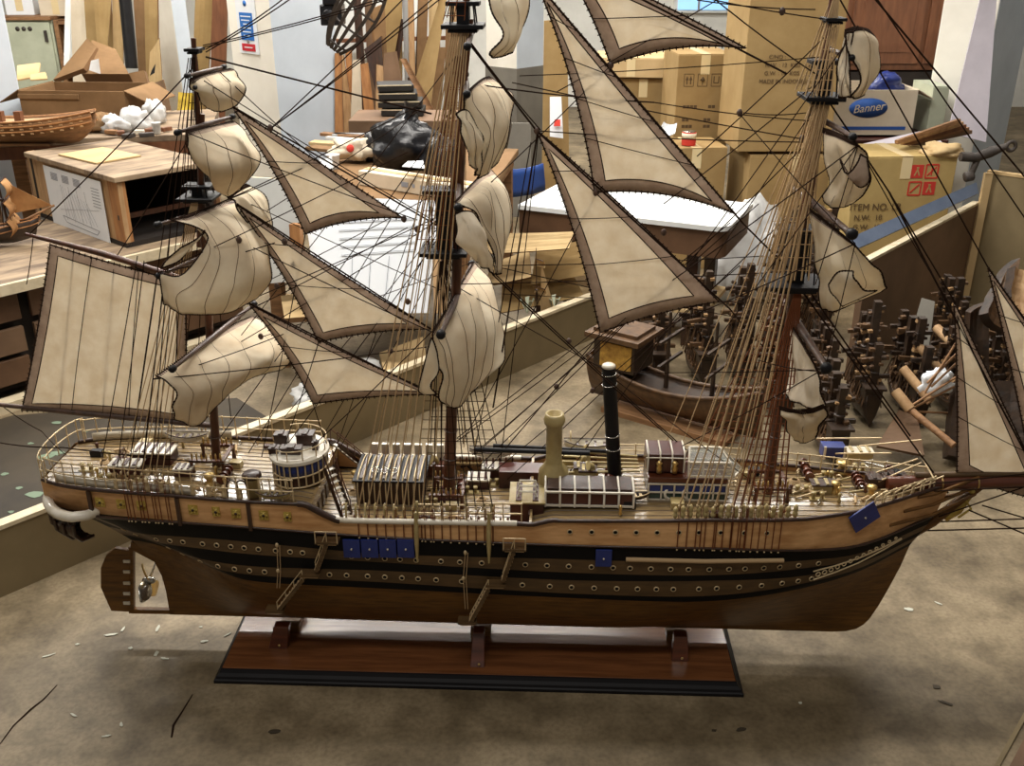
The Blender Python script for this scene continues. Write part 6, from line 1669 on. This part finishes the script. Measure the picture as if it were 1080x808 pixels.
# white drawing boards leaning on the table
a1 = slab([(338, 332), (452, 330), (464, 212), (318, 206)], [3.45, 3.42, 3.60, 3.68], .012, 'drawing_board', 'large white board with faint plan lines under the cluttered table', 'board', 'paper', 'board_edge')
m = MB(); C4 = [Yp(px, py, y) - a1.location for (px, py), y in zip([(338, 332), (452, 330), (464, 212), (318, 206)], [3.45, 3.42, 3.60, 3.68])]
def bp(u, v): return C4[0].lerp(C4[1], u).lerp(C4[3].lerp(C4[2], u), v) + V((0, -.004, .002))
for k in range(5): m.bar(bp(.25, .78 - .07 * k), bp(.85, .84 - .07 * k), .003, .001)
for k in range(4): m.bar(bp(.3 + .15 * k, .1), bp(.34 + .15 * k, .5), .002, .001)
m.build('plan_line', 'pencil', a1)
slab([(274, 300), (316, 296), (318, 190), (246, 186)], [3.66, 3.66, 3.67, 3.67], .012, 'white_board', 'plain white board behind the mizzen staysails', 'board', 'white_top', 'board_edge')
leaning_pole((316, 300), (312, 236), 3.56, 3.58, .02, 'wooden_post', 'short wooden post at left of the plan board', 'post', 'plank_orange', True)
slab([(458, 330), (470, 330), (470, 260), (456, 260)], [3.4, 3.4, 3.5, 3.5], .02, 'wood_plank', 'narrow reddish wood panel behind the main mast', 'panel', 'pale_wood')
slab([(300, 336), (345, 332), (338, 306), (296, 312)], [3.5, 3.5, 3.75, 3.75], .02, 'flat_carton', 'flat tan carton on the floor behind the mizzen mast', 'cardboard', 'cardboard_pale', 'card_edge')
p = G(300, 322, .16); m = MB(); 
for k in range(3): m.torus((p.x, p.y, .17 + .012 * k), .05 - .008 * k, .008, (0, 0, 1), 16, 6)
tag(m.build('cord_coil', 'rope_tan'), 'coil of tan cord on the flat carton', 'cord')
for px, py, y, r, sz, sd, lb_ in ((372, 386, 3.44, .10, (1.2, .8, .55), 2.6, 'crumpled clear plastic sheet behind the lowest mizzen staysail'), (335, 390, 3.25, .09, (1.1, .8, .6), 6.4, 'grey plastic wrapping left of the clear sheet')):
    p = Yp(px, py, y); m = blob((p.x, y, .10), r, sz, sd, .4); tag(m.build('plastic_sheet', 'plastic_white'), lb_, 'plastic')
slab([(405, 392), (450, 378), (446, 355), (400, 372)], [3.4, 3.5, 3.62, 3.54], .015, 'tan_board', 'pale tan board lying beside the clear plastic', 'board', 'cardboard_pale')
# ================================================================== BEHIND THE SAILS: WHITE TABLE, BOXES
wr = G(768, 242, .55); wl = G(545, 217, .55); wa = math.atan2(wr.y - wl.y, wr.x - wl.x); wd = V((math.cos(wa), math.sin(wa), 0)); wn = V((-wd.y, wd.x, 0))
wt = thing('white_table', 'white topped table with rounded brown apron behind the fore staysails', 'table', (wr.x, wr.y, 0), wa)
Lw, Dw = .93, .46
def rounded(off, z): 
    pts = [V((-Lw, off, z)), V((-.06, off, z))] + [V((-.06 + (.06 - off) * math.sin(a), .06 - (.06 - off) * math.cos(a), z)) for a in [i * PI / 12 for i in range(1, 7)]] + [V((-off, Dw, z)), V((-Lw, Dw, z))]
    return pts
m = MB(); m.prism(rounded(0, .535), (0, 0, .02)); m.build('table_top', 'white_top', wt)
m = MB(); m.prism(rounded(.012, .42), (0, 0, .115)); m.build('apron', 'apron_brown', wt)
for x in (-.15, -Lw + .1):
    for y in (.08, Dw - .06): MB().box((x, y, .21), (.05, .05, .42)).build('leg', 'dark_wood', wt)
m = MB(); m.box((-Lw / 2, Dw / 2, .16), (Lw - .15, Dw - .08, .02)); m.build('lower_shelf', 'cardboard_pale', wt)
# tan flattened cartons on the floor behind the low board
for quad, ys, lb_, mt in (
    ([(528, 330), (616, 312), (600, 280), (530, 296)], [4.06, 4.1, 4.16, 4.14], 'flattened tan carton in front of the white table', 'cardboard'),
    ([(510, 300), (560, 292), (558, 262), (520, 276)], [4.06, 4.04, 4.14, 4.16], 'tan carton panel left of the little ship', 'cardboard_pale'),
    ([(560, 300), (618, 290), (612, 254), (566, 262)], [4.06, 4.08, 4.14, 4.12], 'tan carton panel right of the little ship', 'cardboard'),
    ([(500, 268), (600, 262), (606, 244), (510, 246)], [4.03, 4.0, 4.05, 4.08], 'long pale strip of card under the white table', 'cardboard_pale')):
    slab(quad, ys, .012, 'flattened_carton', lb_, 'cardboard', mt, 'card_edge', .008)
lp = Yp(566, 330, 4.02); small_ship((lp.x, 3.93, 0.0), .75, .2, 'little ship model with small tan sails behind the low board', 'model_dark', 'pale_sail', 1, .46, furled=True)
for k, (px, py) in enumerate(((556, 320), (584, 318))):
    p = Yp(px, py, 4.0); m = MB()
    for q in range(5): a = q * 1.25; m.prism([V((p.x, p.y, p.z - .05)), V((p.x + .03 * math.cos(a), p.y + .03 * math.sin(a), p.z + .02)), V((p.x + .03 * math.cos(a + .6), p.y + .03 * math.sin(a + .6), p.z + .015))], (0, .002, .002))
    tag(m.build('paper_tuft', 'cupboard_green'), ['pale green paper tuft left of the little ship', 'pale green paper tuft right of the little ship'][k], 'paper')
# blue seat with grey frame
p = Yp(552, 196, 5.3); r = thing('plastic_chair', 'blue plastic chair with grey frame behind the main sails', 'chair', (p.x, 5.3, 0), .4)
m = MB(); g_ = []
for i in range(9):
    t = i / 8; g_.append([V((s * .17 * (1 - .25 * max(0, t - .6)), .24 - .30 * t if t < .5 else .09 - .02 * (t - .5), .33 + .05 * s * s if t < .5 else .33 + (t - .5) * .30 + .02 * s * s)) for s in (-1, -.5, 0, .5, 1)])
m.grid(g_); m.build('seat_shell', 'seat_blue', r, solid=.008)
for sx in (-1, 1):
    for y in (.22, -.02):
        m = MB(); m.tube(V((sx * .15, y, .33)), V((sx * .19, y * 1.15, 0)), .012); m.build('leg', 'grey_metal', r)
slab([(524, 196), (560, 196), (560, 130), (524, 130)], [6.2, 6.2, 6.25, 6.25], .03, 'dark_sheet', 'dark panel leaning behind the main topsail', 'panel', 'dado_grey', foot=True)
leaning_pole((520, 195), (534, 128), 5.6, 5.9, .03, 'black_bar', 'thick black bar leaning behind the main topsail', 'bar', 'plastic_black', True)
# boards and boxes behind the fore staysails
slab([(572, 152), (600, 154), (598, 20), (574, 22)], [6.3, 6.3, 6.4, 6.4], .03, 'plywood_board', 'upright plywood board left of the tall staysail', 'board', 'cardboard', foot=True)
slab([(580, 144), (594, 146), (592, 102), (580, 102)], [6.2, 6.2, 6.25, 6.25], .006, 'notice_sign', 'small white notice with red mark on the plywood board', 'sign', 'paper')
slab([(584, 133), (591, 133), (591, 126), (585, 126)], [6.18, 6.18, 6.2, 6.2], .004, 'red_sign', 'small red label at foot of the white notice', 'label', 'print_red')
carton(672, 84, 215, 6.02, .34, .4, -.12, 'plain tan carton behind the tall staysail', 'cardboard', z0=0.0)
carton(665, 62, 82, 5.99, .42, .42, -.12, 'wide shallow carton lying on the plain tan carton', 'cardboard_pale')
bx2 = carton(733, 58, 215, 5.55, .30, .4, .05, 'tall carton with three handling symbols behind the fore staysails', 'cardboard', z0=0.0)
h2 = bx2['h']
for k, ch in enumerate(('^', 'Y', 'U')):
    o = MB(); x = -.085 + .075 * k; z = h2 - .13
    for a, b in (((-.026, -.032), (.026, -.032)), ((.026, -.032), (.026, .032)), ((.026, .032), (-.026, .032)), ((-.026, .032), (-.026, -.032))): o.bar(V((x + a[0], -.0012, z + a[1])), V((x + b[0], -.0012, z + b[1])), .003, .002, up=V((0, 1, 0)))
    if k == 0:
        for s in (-.01, .01): o.prism([V((x + s - .009, -.001, z)), V((x + s + .009, -.001, z)), V((x + s, -.001, z + .022))], (0, -.001, 0)); o.bar(V((x + s, -.001, z)), V((x + s, -.001, z - .022)), .006, .002, up=V((0, 1, 0)))
    elif k == 1:
        o.lathe([(.014, 0), (.002, .018)], (x, -.001, z), 8, 0, (0, 0, 1)); o.bar(V((x, -.001, z)), V((x, -.001, z - .024)), .004, .002, up=V((0, 1, 0)))
    else:
        o.bar(V((x - .013, -.001, z + .02)), V((x - .013, -.001, z - .015)), .005, .002, up=V((0, 1, 0))); o.bar(V((x + .013, -.001, z + .02)), V((x + .013, -.001, z - .015)), .005, .002, up=V((0, 1, 0))); o.bar(V((x - .013, -.001, z - .015)), V((x + .013, -.001, z - .015)), .005, .002, up=V((0, 1, 0)))
    o.build('handling_symbol', 'print_dark', bx2)
def marks(par, rows, x0, z0, dx, dz, w, h, mt='print_dark'):
    m = MB()
    for i, rw in enumerate(rows):
        x = x0
        for wd_ in rw:
            if wd_ > 0: m.box((x + wd_ * w / 2, -.0012, z0 - i * dz), (wd_ * w * .86, .002, h))
            x += abs(wd_) * w
    m.build('printed_mark', mt, par)
for s_, x, z in (('MADE', -.09, h2 - .27), ('G.W', -.09, h2 - .36), ('N.W', -.085, h2 - .41), ('KGS', .08, h2 - .30), ('KGS', .085, h2 - .40)):
    pass
marks(bx2, [[1, 1, 1, 1, -3, 1, 1], [], [1, 1, -4, 1, 1], [1, 1, 1, -3, 1, 1], [], [1] * 9], -.11, h2 - .27, .02, .035, .02, .016)
carton(731, 157, 215, 5.1, .32, .3, .1, 'small carton carrying the red tin behind the fore staysail', 'cardboard', z0=0.0)
tp = Yp(724, 156, 5.05); m = MB().lathe([(.036, 0), (.037, .004), (.037, .062), (.036, .066)], (0, 0, 0), 20)
tz = Yp(742, 157, 5.1).z + .007; tn = thing('paint_tin', 'red and white tin standing on the small carton', 'tin', (tp.x + .03, 5.17, tz)); m.build('tin_body', 'print_red', tn)
m = MB().lathe([(.0378, .036), (.0378, .062)], (0, 0, 0), 20); m.build('label_band', 'carton_white', tn); MB().lathe([(.034, .066), (.034, .07), (.03, .071)], (0, 0, 0), 20).build('lid', 'steel', tn)
slab([(692, 142), (712, 140), (714, 130), (700, 128)], [5.16, 5.16, 5.22, 5.22], .01, 'white_wrapper', 'white crumpled wrapper left of the red tin', 'paper', 'paper', bend=.02)
big = carton(826, -30, 160, 5.0, .47, .45, .03, 'huge tan carton with printed lines left of the foremast', 'cardboard', tape=False)
hb = big['h']
hz = Yp(810, 60, 5.0).z - Yp(826, 160, 5.0).z
for k, (s_, dx) in enumerate((('C/NO :', -.02), ('N.W. : 12  KGS', .01), ('G.W. : 14  KGS', .01), ('MADE IN INDONESIA', .03))):
    text(s_, big, (-.06 + dx, -.004, hz - .0 - .038 * k), .027, (PI / 2, 0, 0), 'print_dark')
low = carton(826, 165, 300, 4.98, .48, .45, .02, 'lower tan carton under the huge printed carton', 'cardboard', z0=.0)
bag(786, 275, 4.64, .19, (1.0, .65, 1.25), 3.3, 'clear plastic wrapping heaped below the lower tan carton', 'plastic_white', 'plastic_wrap', z=.004)
# ================================================================== RIGHT: PRINTED BOXES, CUPBOARD
it = carton(936, 166, 300, 4.62, .48, .33, .06, 'yellowish carton with red stamps and item number at right', 'carton_yellow', z0=.0)
hi = it['h']
zt_ = lambda py: Yp(936, py, 4.62).z
text('ITEM NO. LR', it, (-.12, -.004, zt_(218)), .045, (PI / 2, 0, 0), 'print_dark'); text('N.W.  10', it, (-.15, -.004, zt_(229)), .036, (PI / 2, 0, 0), 'print_dark'); text('G.W.  12', it, (-.15, -.004, zt_(239)), .036, (PI / 2, 0, 0), 'print_dark')
for k, (x, py) in enumerate(((.055, 181), (.125, 181), (.055, 199), (.125, 199))):
    m = MB(); z = zt_(py)
    if k in (0, 3): m.box((x, -.001, z), (.058, .002, .062))
    else:
        for a, b in (((-.029, -.031), (.029, -.031)), ((.029, -.031), (.029, .031)), ((.029, .031), (-.029, .031)), ((-.029, .031), (-.029, -.031)), ((-.02, -.02), (.02, .02))): m.bar(V((x + a[0], -.001, z + a[1])), V((x + b[0], -.001, z + b[1])), .007, .002, up=V((0, 1, 0)))
    if k == 1: m.bar(V((x, -.001, z - .02)), V((x, -.001, z + .02)), .006, .002, up=V((0, 1, 0)))
    sm = m.build('red_stamp', 'print_red', it)
    if k in (0, 3):
        m = MB()
        for q in (-1, 1): m.bar(V((x + q * .012, -.0025, z - .02)), V((x - q * .004, -.0025, z + .02)), .006, .001, up=V((0, 1, 0)))
        m.build('stamp_mark', 'carton_yellow', sm)
m = blob((.19, .06, hi + .02), .08, (1.2, .9, .45), 9.1, .45); m.build('crumpled_liner', 'cardboard_pale', it)
# shelf the blue-printed carton stands on
sh = Yp(930, 146, 5.5); st = table((sh.x - .55, 5.45), .90, .6, .0, sh.z, 'red_table', 'dark red table under the blue printed carton', 'maroon', 'maroon', .06)
bn = carton(917, 95, 145, 5.55, .46, .42, .0, 'white carton with blue oval name below the brown cupboard', 'carton_white', open_top=True, z0=sh.z + .002)
hbn = bn['h']
m = MB(); m.lathe([(1, 0), (1, .003)], (0, 0, 0), 28, 0, (0, -1, 0)); m.v = [(x * .105 - .03, y - .001, z * .052 + hbn * .62) for x, y, z in m.v]; m.build('blue_oval', 'print_blue', bn)
text('Banner', bn, (-.03, -.0065, hbn * .62), .06, (PI / 2, -.12, 0), 'carton_white', ext=.001, shear=.3)
m = MB(); m.box((-.01, -.001, hbn * .18), (.40, .002, .018)); m.build('blue_stripe', 'print_blue', bn)
m = MB(); m.box((.231, .2, hbn * .5), (.002, .12, .07)); m.build('side_print', 'print_blue', bn)
c = V((bn.location.x + .1, 5.72, bn.location.z + hbn * .85)); c.z += .03; m = blob(c, .10, (1.1, .8, .7), 12.2, .45); tag(m.build('blue_plastic', 'blue'), 'blue plastic sheeting stuffed in the white carton', 'plastic')
cb0 = Yp(968, 74, 6.6); r = thing('wooden_cupboard', 'brown wooden cupboard with two doors at top right', 'cupboard', (cb0.x, 6.6, cb0.z), 0)
m = MB(); m.box((0, .25, .4), (1.0, .5, .8)); m.build('body', 'cupboard_brown', r, bevel=.004)
for k in (-1, 1):
    m = MB(); m.box((k * .24, -.01, .41), (.45, .02, .74)); d_ = m.build('door', 'cupboard_brown', r, bevel=.004)
    m = MB(); m.box((k * .24, -.022, .41), (.33, .006, .6)); m.build('door_panel', 'cupboard_brown', d_, bevel=.002)
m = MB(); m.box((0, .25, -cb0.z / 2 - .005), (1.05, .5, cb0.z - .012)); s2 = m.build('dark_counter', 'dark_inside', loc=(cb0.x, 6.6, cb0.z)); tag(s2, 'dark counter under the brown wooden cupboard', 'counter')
carton(986, 92, 135, 5.62, .09, .3, .0, 'pale grey box behind the white carton', 'cupboard_green', tape=False, z0=sh.z + .002)
slab([(1000, 140), (1040, 150), (1052, -10), (1036, -10)], [5.35, 5.3, 5.5, 5.5], .02, 'lilac_board', 'lilac white board leaning against the right pillar', 'board', 'lilac_board')
slab([(908, 152), (1000, 158), (985, 140), (990, 134)], [5.0, 4.95, 5.15, 5.15], .02, 'lilac_wedge', 'lilac white flat board lying on the yellowish carton', 'board', 'lilac_board')
for k in range(5):
    leaning_pole((945 + 4 * k, 150 + .5 * k), (1012 + 3 * k, 127 + 3 * k), 4.74 + .04 * k, 4.86 + .04 * k, .009, 'wooden_stick', ['topmost thin stick on the lilac board', 'second thin stick down on the lilac board', 'third thin stick down on the lilac board', 'fourth thin stick down on the lilac board', 'lowest thin stick on the lilac board'][k], 'stick', ['old_wood', 'pale_wood', 'cupboard_brown', 'old_wood', 'board_brown'][k], True)
slab([(905, 262), (1032, 204), (1030, 192), (898, 250)], [3.72, 4.42, 4.46, 3.75], .02, 'blue_plank', 'blue grey painted plank resting along the brown upright board', 'plank', 'steel_blue')
# iron clamp on the corner of the boards
cl = thing('iron_clamp', 'rusty iron clamp gripping the corner of the olive board', 'clamp', Yp(1030, 186, 4.5))
m = MB(); m.path([V((-.09, 0, .09)), V((-.02, 0, .085)), V((.04, 0, .11)), V((.10, -.02, .14))], [.022, .022, .026, .014], 8); m.build('arm', 'iron', cl)
m = MB(); m.tube(V((-.01, 0, .08)), V((-.03, 0, .0)), .016); m.build('jaw', 'iron', cl)
m = MB(); m.torus(V((.12, -.02, .14)), .02, .009, (0, 1, 0), 14, 6); m.build('ring', 'iron', cl)
m = MB(); m.lathe([(.02, -.02), (.024, -.014), (.024, .014), (.02, .02)], V((-.035, 0, .0)), 10, 0, (1, 0, .2)); m.build('screw_pad', 'iron', cl)
# ================================================================== HEAP OF DARK GALLEONS
def galleon(loc, rz, L, hm, seed, label):
    rn = random.Random(seed); r = thing('bare_galleon', label, 'model ship', loc, rz, 'dark bare galleons behind the foremast'); n = 12; P = []
    for i in range(n + 1):
        t = i / n; w = L * .13 * (math.sin(PI * (.16 + .8 * t))) ** .55; zt = L * .22 + L * .22 * abs(2 * t - 1) ** 2.2
        zb = L * .03 + L * .08 * max(0, t - .8) * 5
        P.append([V(((t - .5) * L, sg * w * (1 - (1 - k / 3) ** 2) * (1 - .18 * (k == 3)), zb + (zt - zb) * k / 3)) for sg, k in ((-1, 3), (-1, 2), (-1, 1), (1, 0), (1, 1), (1, 2), (1, 3))])
    m = MB(); m.grid(P); m.add(P[0], [tuple(range(7))]); m.build('hull', 'model_dark', r, solid=.006)
    m = MB(); m.grid([[q[0] - V((0, 0, L * .04)), q[6] - V((0, 0, L * .04))] for q in P], smooth=False); m.build('deck', 'model_mid', r)
    m = MB()
    for k in (0, 6):
        m.path([q[k] for q in P], L * .014, 5); m.path([q[k].lerp(q[1 if k == 0 else 5], .5) for q in P], L * .012, 5)
    m.build('wale', 'model_mid', r)
    m = MB(); m.box((-L * .40, 0, L * .42), (L * .2, L * .2, L * .18)); m.box((-L * .42, 0, L * .53), (L * .26, L * .26, L * .03)); m.build('stern_castle', 'model_dark', r)
    for k in range(4):
        x = L * (-.36 + .24 * k); h = hm * (.8, 1.0, .92, .84)[k] * rn.uniform(.9, 1.08)
        m = MB(); m.bar(V((x, 0, L * .15)), V((x + rn.uniform(-.012, .012), rn.uniform(-.012, .012), h)), .026, .026, up=V((0, 1, 0))); mo = m.build('mast', 'model_dark', r)
        m = MB(); z = L * .3
        while z < h * .96:
            s = rn.uniform(.018, .034) * L / .4; sg = rn.choice((-1, 1))
            sg = 1 if int(z * 1000) % 2 else -1
            m.box((x + rn.choice((-.016, .016, .0)), sg * rn.uniform(.014, .02), z), (s * .8, s * .8, s * .5), rot=Matrix.Rotation(rn.uniform(-.3, .3), 3, 'X'), mi=rn.choice((0, 0, 1, 1, 2)))
            z += rn.uniform(.011, .016)
        m.build('carved_block', ['model_mid', 'model_dark', 'model_tan'], mo, kind='stuff')
        for q in range(2):
            zz = h * (.55 + .25 * q); w = L * (.2 - .04 * q)
            m = MB(); m.bar(V((x + .012, -w, zz + rn.uniform(-.015, .015))), V((x + .012, w, zz + rn.uniform(-.015, .015))), .014, .014); m.build('yard', 'model_mid' if rn.random() < .4 else 'model_dark', mo)
        m = MB(); m.lathe([(L * .03, 0), (L * .07, L * .03), (L * .06, L * .05)], (x, 0, h * .62), 8); m.build('mast_top', 'model_dark', mo)
    m = MB()
    for k in range(4):
        x = L * (-.36 + .24 * k)
        for sg in (-1, 1):
            for q in range(3): m.tube(V((x - .03 + .03 * q, sg * L * .12, L * .26)), V((x, 0, hm * .58)), .0028, n=4)
    m.build('shroud', 'model_mid', r)
    return r
GP = []
def side_clear(x, y):
    # keep every hull clear of the brown side board
    p = V((CB.x - U.x * 1.25, CB.y - U.y * 1.25, 0)); d = V((x, y, 0)) - p
    al = d.dot(U); ds = d.dot(V((U.y, -U.x, 0)))
    if al > -.22 and abs(ds) < .2:
        k = .2 - ds if ds > -.05 else -.2 - ds
        x += U.y * k; y -= U.x * k
    return x, y
ORD = ['leftmost', 'second from left', 'third from left', 'fourth from left', 'fifth from left', 'sixth from left', 'seventh from left', 'eighth from left']
pb = V((CB.x - U.x * 1.25, CB.y - U.y * 1.25, 0))
for row, nm_ in enumerate(('front', 'second', 'third', 'fourth', 'back')):
    y = 3.02 + .32 * row
    for k in range(9):
        x = .58 + .165 * k + (.06 if row % 2 else 0)
        dd_ = V((x, y, 0)) - pb; al = dd_.dot(U); ds = dd_.dot(V((U.y, -U.x, 0)))
        if al > -.2 and abs(ds) < .17: continue                       # side board
        if (ds < 0 and x > 1.45) or x > 1.88: continue                # behind the side board, end board
        if (y > 3.75 and x < 1.12) or (y < 3.5 and x < .93): continue # white table, stern galleon
        if y < 3.2 and x > 1.22: continue                             # broken spars
        GP.append((x, y, row, nm_))
GL = []
for g in GP:
    row_x = sorted(q[0] for q in GP if q[2] == g[2]); k = row_x.index(g[0])
    GL.append(f'bare dark galleon in {g[3]} row of the heap, ' + ('rightmost' if k == len(row_x) - 1 and k else ORD[k]))
for i, (x, y, row, nm_) in enumerate(GP):
    lb_ = GL[i]
    galleon((x, y, 0), PI / 2 + .07 * math.sin(i * 1.7), .295, (.34, .40, .45, .50, .54)[row] * (1 + .06 * math.sin(i * 2.3)), i, lb_)
# carved galleon stern with gold panel
gs = G(690, 440, 0); r = thing('stern_galleon', 'dark galleon with gold panelled stern beside the black funnel', 'model ship', (gs.x - .05, gs.y + .04, 0), -.62)
m = MB(); n = 10; P = []
for i in range(n + 1):
    t = i / n; x = -.20 + .66 * t; w = .075 * math.sin(PI * (.25 + .7 * t)) ** .6; zt = .14 + .07 * (2 * t - 1) ** 2; zb = .03
    P.append([V((x, sg * w * (1 - (1 - k / 3) ** 2), zb + (zt - zb) * k / 3)) for sg, k in ((-1, 3), (-1, 2), (-1, 1), (1, 0), (1, 1), (1, 2), (1, 3))])
m.grid(P); m.add(P[0], [tuple(range(7))]); m.build('hull', 'model_mid', r, solid=.006)
m = MB(); m.grid([[q[0] - V((0, 0, .012)), q[6] - V((0, 0, .012))] for q in P], smooth=False); m.build('deck', 'model_dark', r)
m = MB()
for k in (0, 6): m.path([q[k] for q in P], .009, 5)
m.build('wale', 'model_mid', r)
m = MB(); m.box((-.08, 0, .235), (.17, .15, .12)); cs = m.build('stern_castle', 'model_dark', r, bevel=.004)
m = MB(); m.box((-.07, -.077, .235), (.13, .006, .095)); m.build('gold_panel', 'model_gold', cs, bevel=.003)
m = MB(); m.box((-.168, 0, .235), (.006, .12, .095)); m.build('gold_panel', 'model_gold', cs, bevel=.003)
m = MB(); m.prism([V((-.19, -.10, .295)), V((.03, -.10, .295)), V((.03, .10, .295)), V((-.19, .10, .295))], (0, 0, .018)); m.prism([V((-.17, -.07, .313)), V((.01, -.07, .313)), V((.01, .07, .313)), V((-.17, .07, .313))], (0, 0, .014)); m.build('roof', 'model_mid', r)
for k in range(2):
    m = MB(); m.path([V((.1 + .18 * k, 0, .08)), V((.1 + .18 * k, 0, .42))], .010, 7, r1=.005); mo = m.build('mast', 'model_dark', r)
    for z in (.24, .33): MB().bar(V((.11 + .18 * k, -.09, z)), V((.11 + .18 * k, .09, z)), .01, .01).build('yard', 'model_dark', mo)
m = MB(); m.box((.13, 0, .01), (.5, .16, .02)); m.build('base_board', 'old_wood', r)
# timber and broken spars at right
for k, (a, b, ya, yb, rr, mt, lb_) in enumerate((
    ((944, 412), (960, 432), 3.05, 3.0, .018, 'pale_wood', 'short pale spar end lying lowest at the right'),
    ((952, 388), (982, 424), 3.15, 3.05, .016, 'pale_wood', 'pale spar leaning above the lowest spar end'),
    ((966, 362), (1004, 404), 3.3, 3.2, .016, 'pale_wood', 'long pale spar beside the white paper'),
    ((988, 346), (1004, 362), 3.5, 3.4, .018, 'pale_wood', 'short pale spar nearest the jib peak'),
    ((960, 432), (1006, 470), 3.0, 2.85, .012, 'old_wood', 'dark spar running down toward the bowsprit'))):
    leaning_pole(a, b, ya, yb, rr, 'broken_spar', lb_, 'spar', mt)
for k, (a, b) in enumerate((((958, 430), (1008, 398)), ((960, 432), (1006, 408)), ((962, 434), (1010, 436)), ((968, 444), (1008, 462)), ((978, 404), (1010, 372)), ((982, 408), (1012, 380)), ((975, 415), (1012, 356)))):
    leaning_pole(a, b, 3.02, 3.06, .004, 'thin_batten', ['uppermost batten fanning from the lowest spar end', 'second batten fanning from the lowest spar end', 'level batten fanning from the lowest spar end', 'drooping batten under the level batten', 'steep batten rising beside the white paper', 'batten just under the steep batten', 'longest steep batten toward the jib peak'][k], 'batten', 'old_wood')
p = Yp(985, 402, 3.1); m = blob((p.x, 3.08, p.z), .045, (1.2, .6, 1.1), 5.9, .45); tag(m.build('white_paper', 'paper'), 'crumpled white paper among the spars at right', 'paper')
slab([(955, 372), (978, 380), (986, 318), (972, 314)], [3.55, 3.5, 3.6, 3.65], .02, 'grey_plank', 'grey upright plank right of the dark galleons', 'plank', 'dado_grey')
slab([(925, 470), (975, 480), (968, 440), (948, 432)], [2.95, 2.9, 3.05, 3.05], .015, 'dark_board', 'dull brown board under the broken spars', 'board', 'board_brown')
for quad, ys, lb_, mt in (([(1020, 420), (1044, 420), (1044, 320), (1024, 330)], [3.2, 3.2, 3.26, 3.26], 'dark torn wood slab behind the larger jib', 'model_dark'), ([(1042, 330), (1066, 350), (1076, 272), (1060, 292)], [3.2, 3.2, 3.3, 3.3], 'splintered brown plank standing between the jibs', 'model_mid'), ([(1066, 330), (1086, 340), (1086, 285), (1072, 280)], [3.1, 3.1, 3.2, 3.2], 'pinkish plank at the right edge behind the jibs', 'pale_wood'), ([(1000, 480), (1090, 490), (1090, 400), (1010, 400)], [2.9, 2.9, 3.1, 3.1], 'dark wood carcass low behind the jibs', 'model_dark')):
    slab(quad, ys, .04, 'broken_plank', lb_, 'plank', mt, 'model_dark', .02)
# ================================================================== CAMERA, LIGHT
cam = bpy.data.cameras.new('camera'); co = bpy.data.objects.new('camera', cam); COL.objects.link(co)
co.location = CP; co.rotation_euler = (PI / 2 - TILT, 0, 0)
cam.sensor_fit = 'HORIZONTAL'; cam.sensor_width = 36; cam.lens = 36 * FOC / 1080
cam.clip_start = .05; cam.clip_end = 60
SC.camera = co
w = bpy.data.worlds.new('world'); SC.world = w; w.use_nodes = True
w.node_tree.nodes['Background'].inputs['Color'].default_value = (1.0, .9, .78, 1)
w.node_tree.nodes['Background'].inputs['Strength'].default_value = .17
def area(name, loc, sx, sy, e, c=(1, .95, .88), rot=(0, 0, 0)):
    l = bpy.data.lights.new(name, 'AREA'); l.shape = 'RECTANGLE'; l.size = sx; l.size_y = sy; l.energy = e; l.color = c
    o = bpy.data.objects.new(name, l); COL.objects.link(o); o.location = loc; o.rotation_euler = rot; return o
area('tube_light', (-1.0, 3.0, 3.2), 3.0, .25, 95); area('tube_light', (.9, 3.4, 3.2), 2.0, .25, 60)
area('tube_light', (-.8, 5.6, 3.3), 3.0, .25, 120); area('tube_light', (-.6, 7.8, 3.3), 3.2, .25, 190)
area('tube_light', (-3.4, 5.5, 3.2), 3.0, .25, 130); area('tube_light', (2.6, 6.0, 3.3), 2.0, .25, 50)
area('tube_light', (-.4, .7, 3.2), 2.4, .3, 28)
SC.view_settings.view_transform = 'Standard'; SC.view_settings.look = 'None'
SC.view_settings.exposure = 0.0; SC.view_settings.gamma = 1.0; SC.view_settings.use_curve_mapping = False
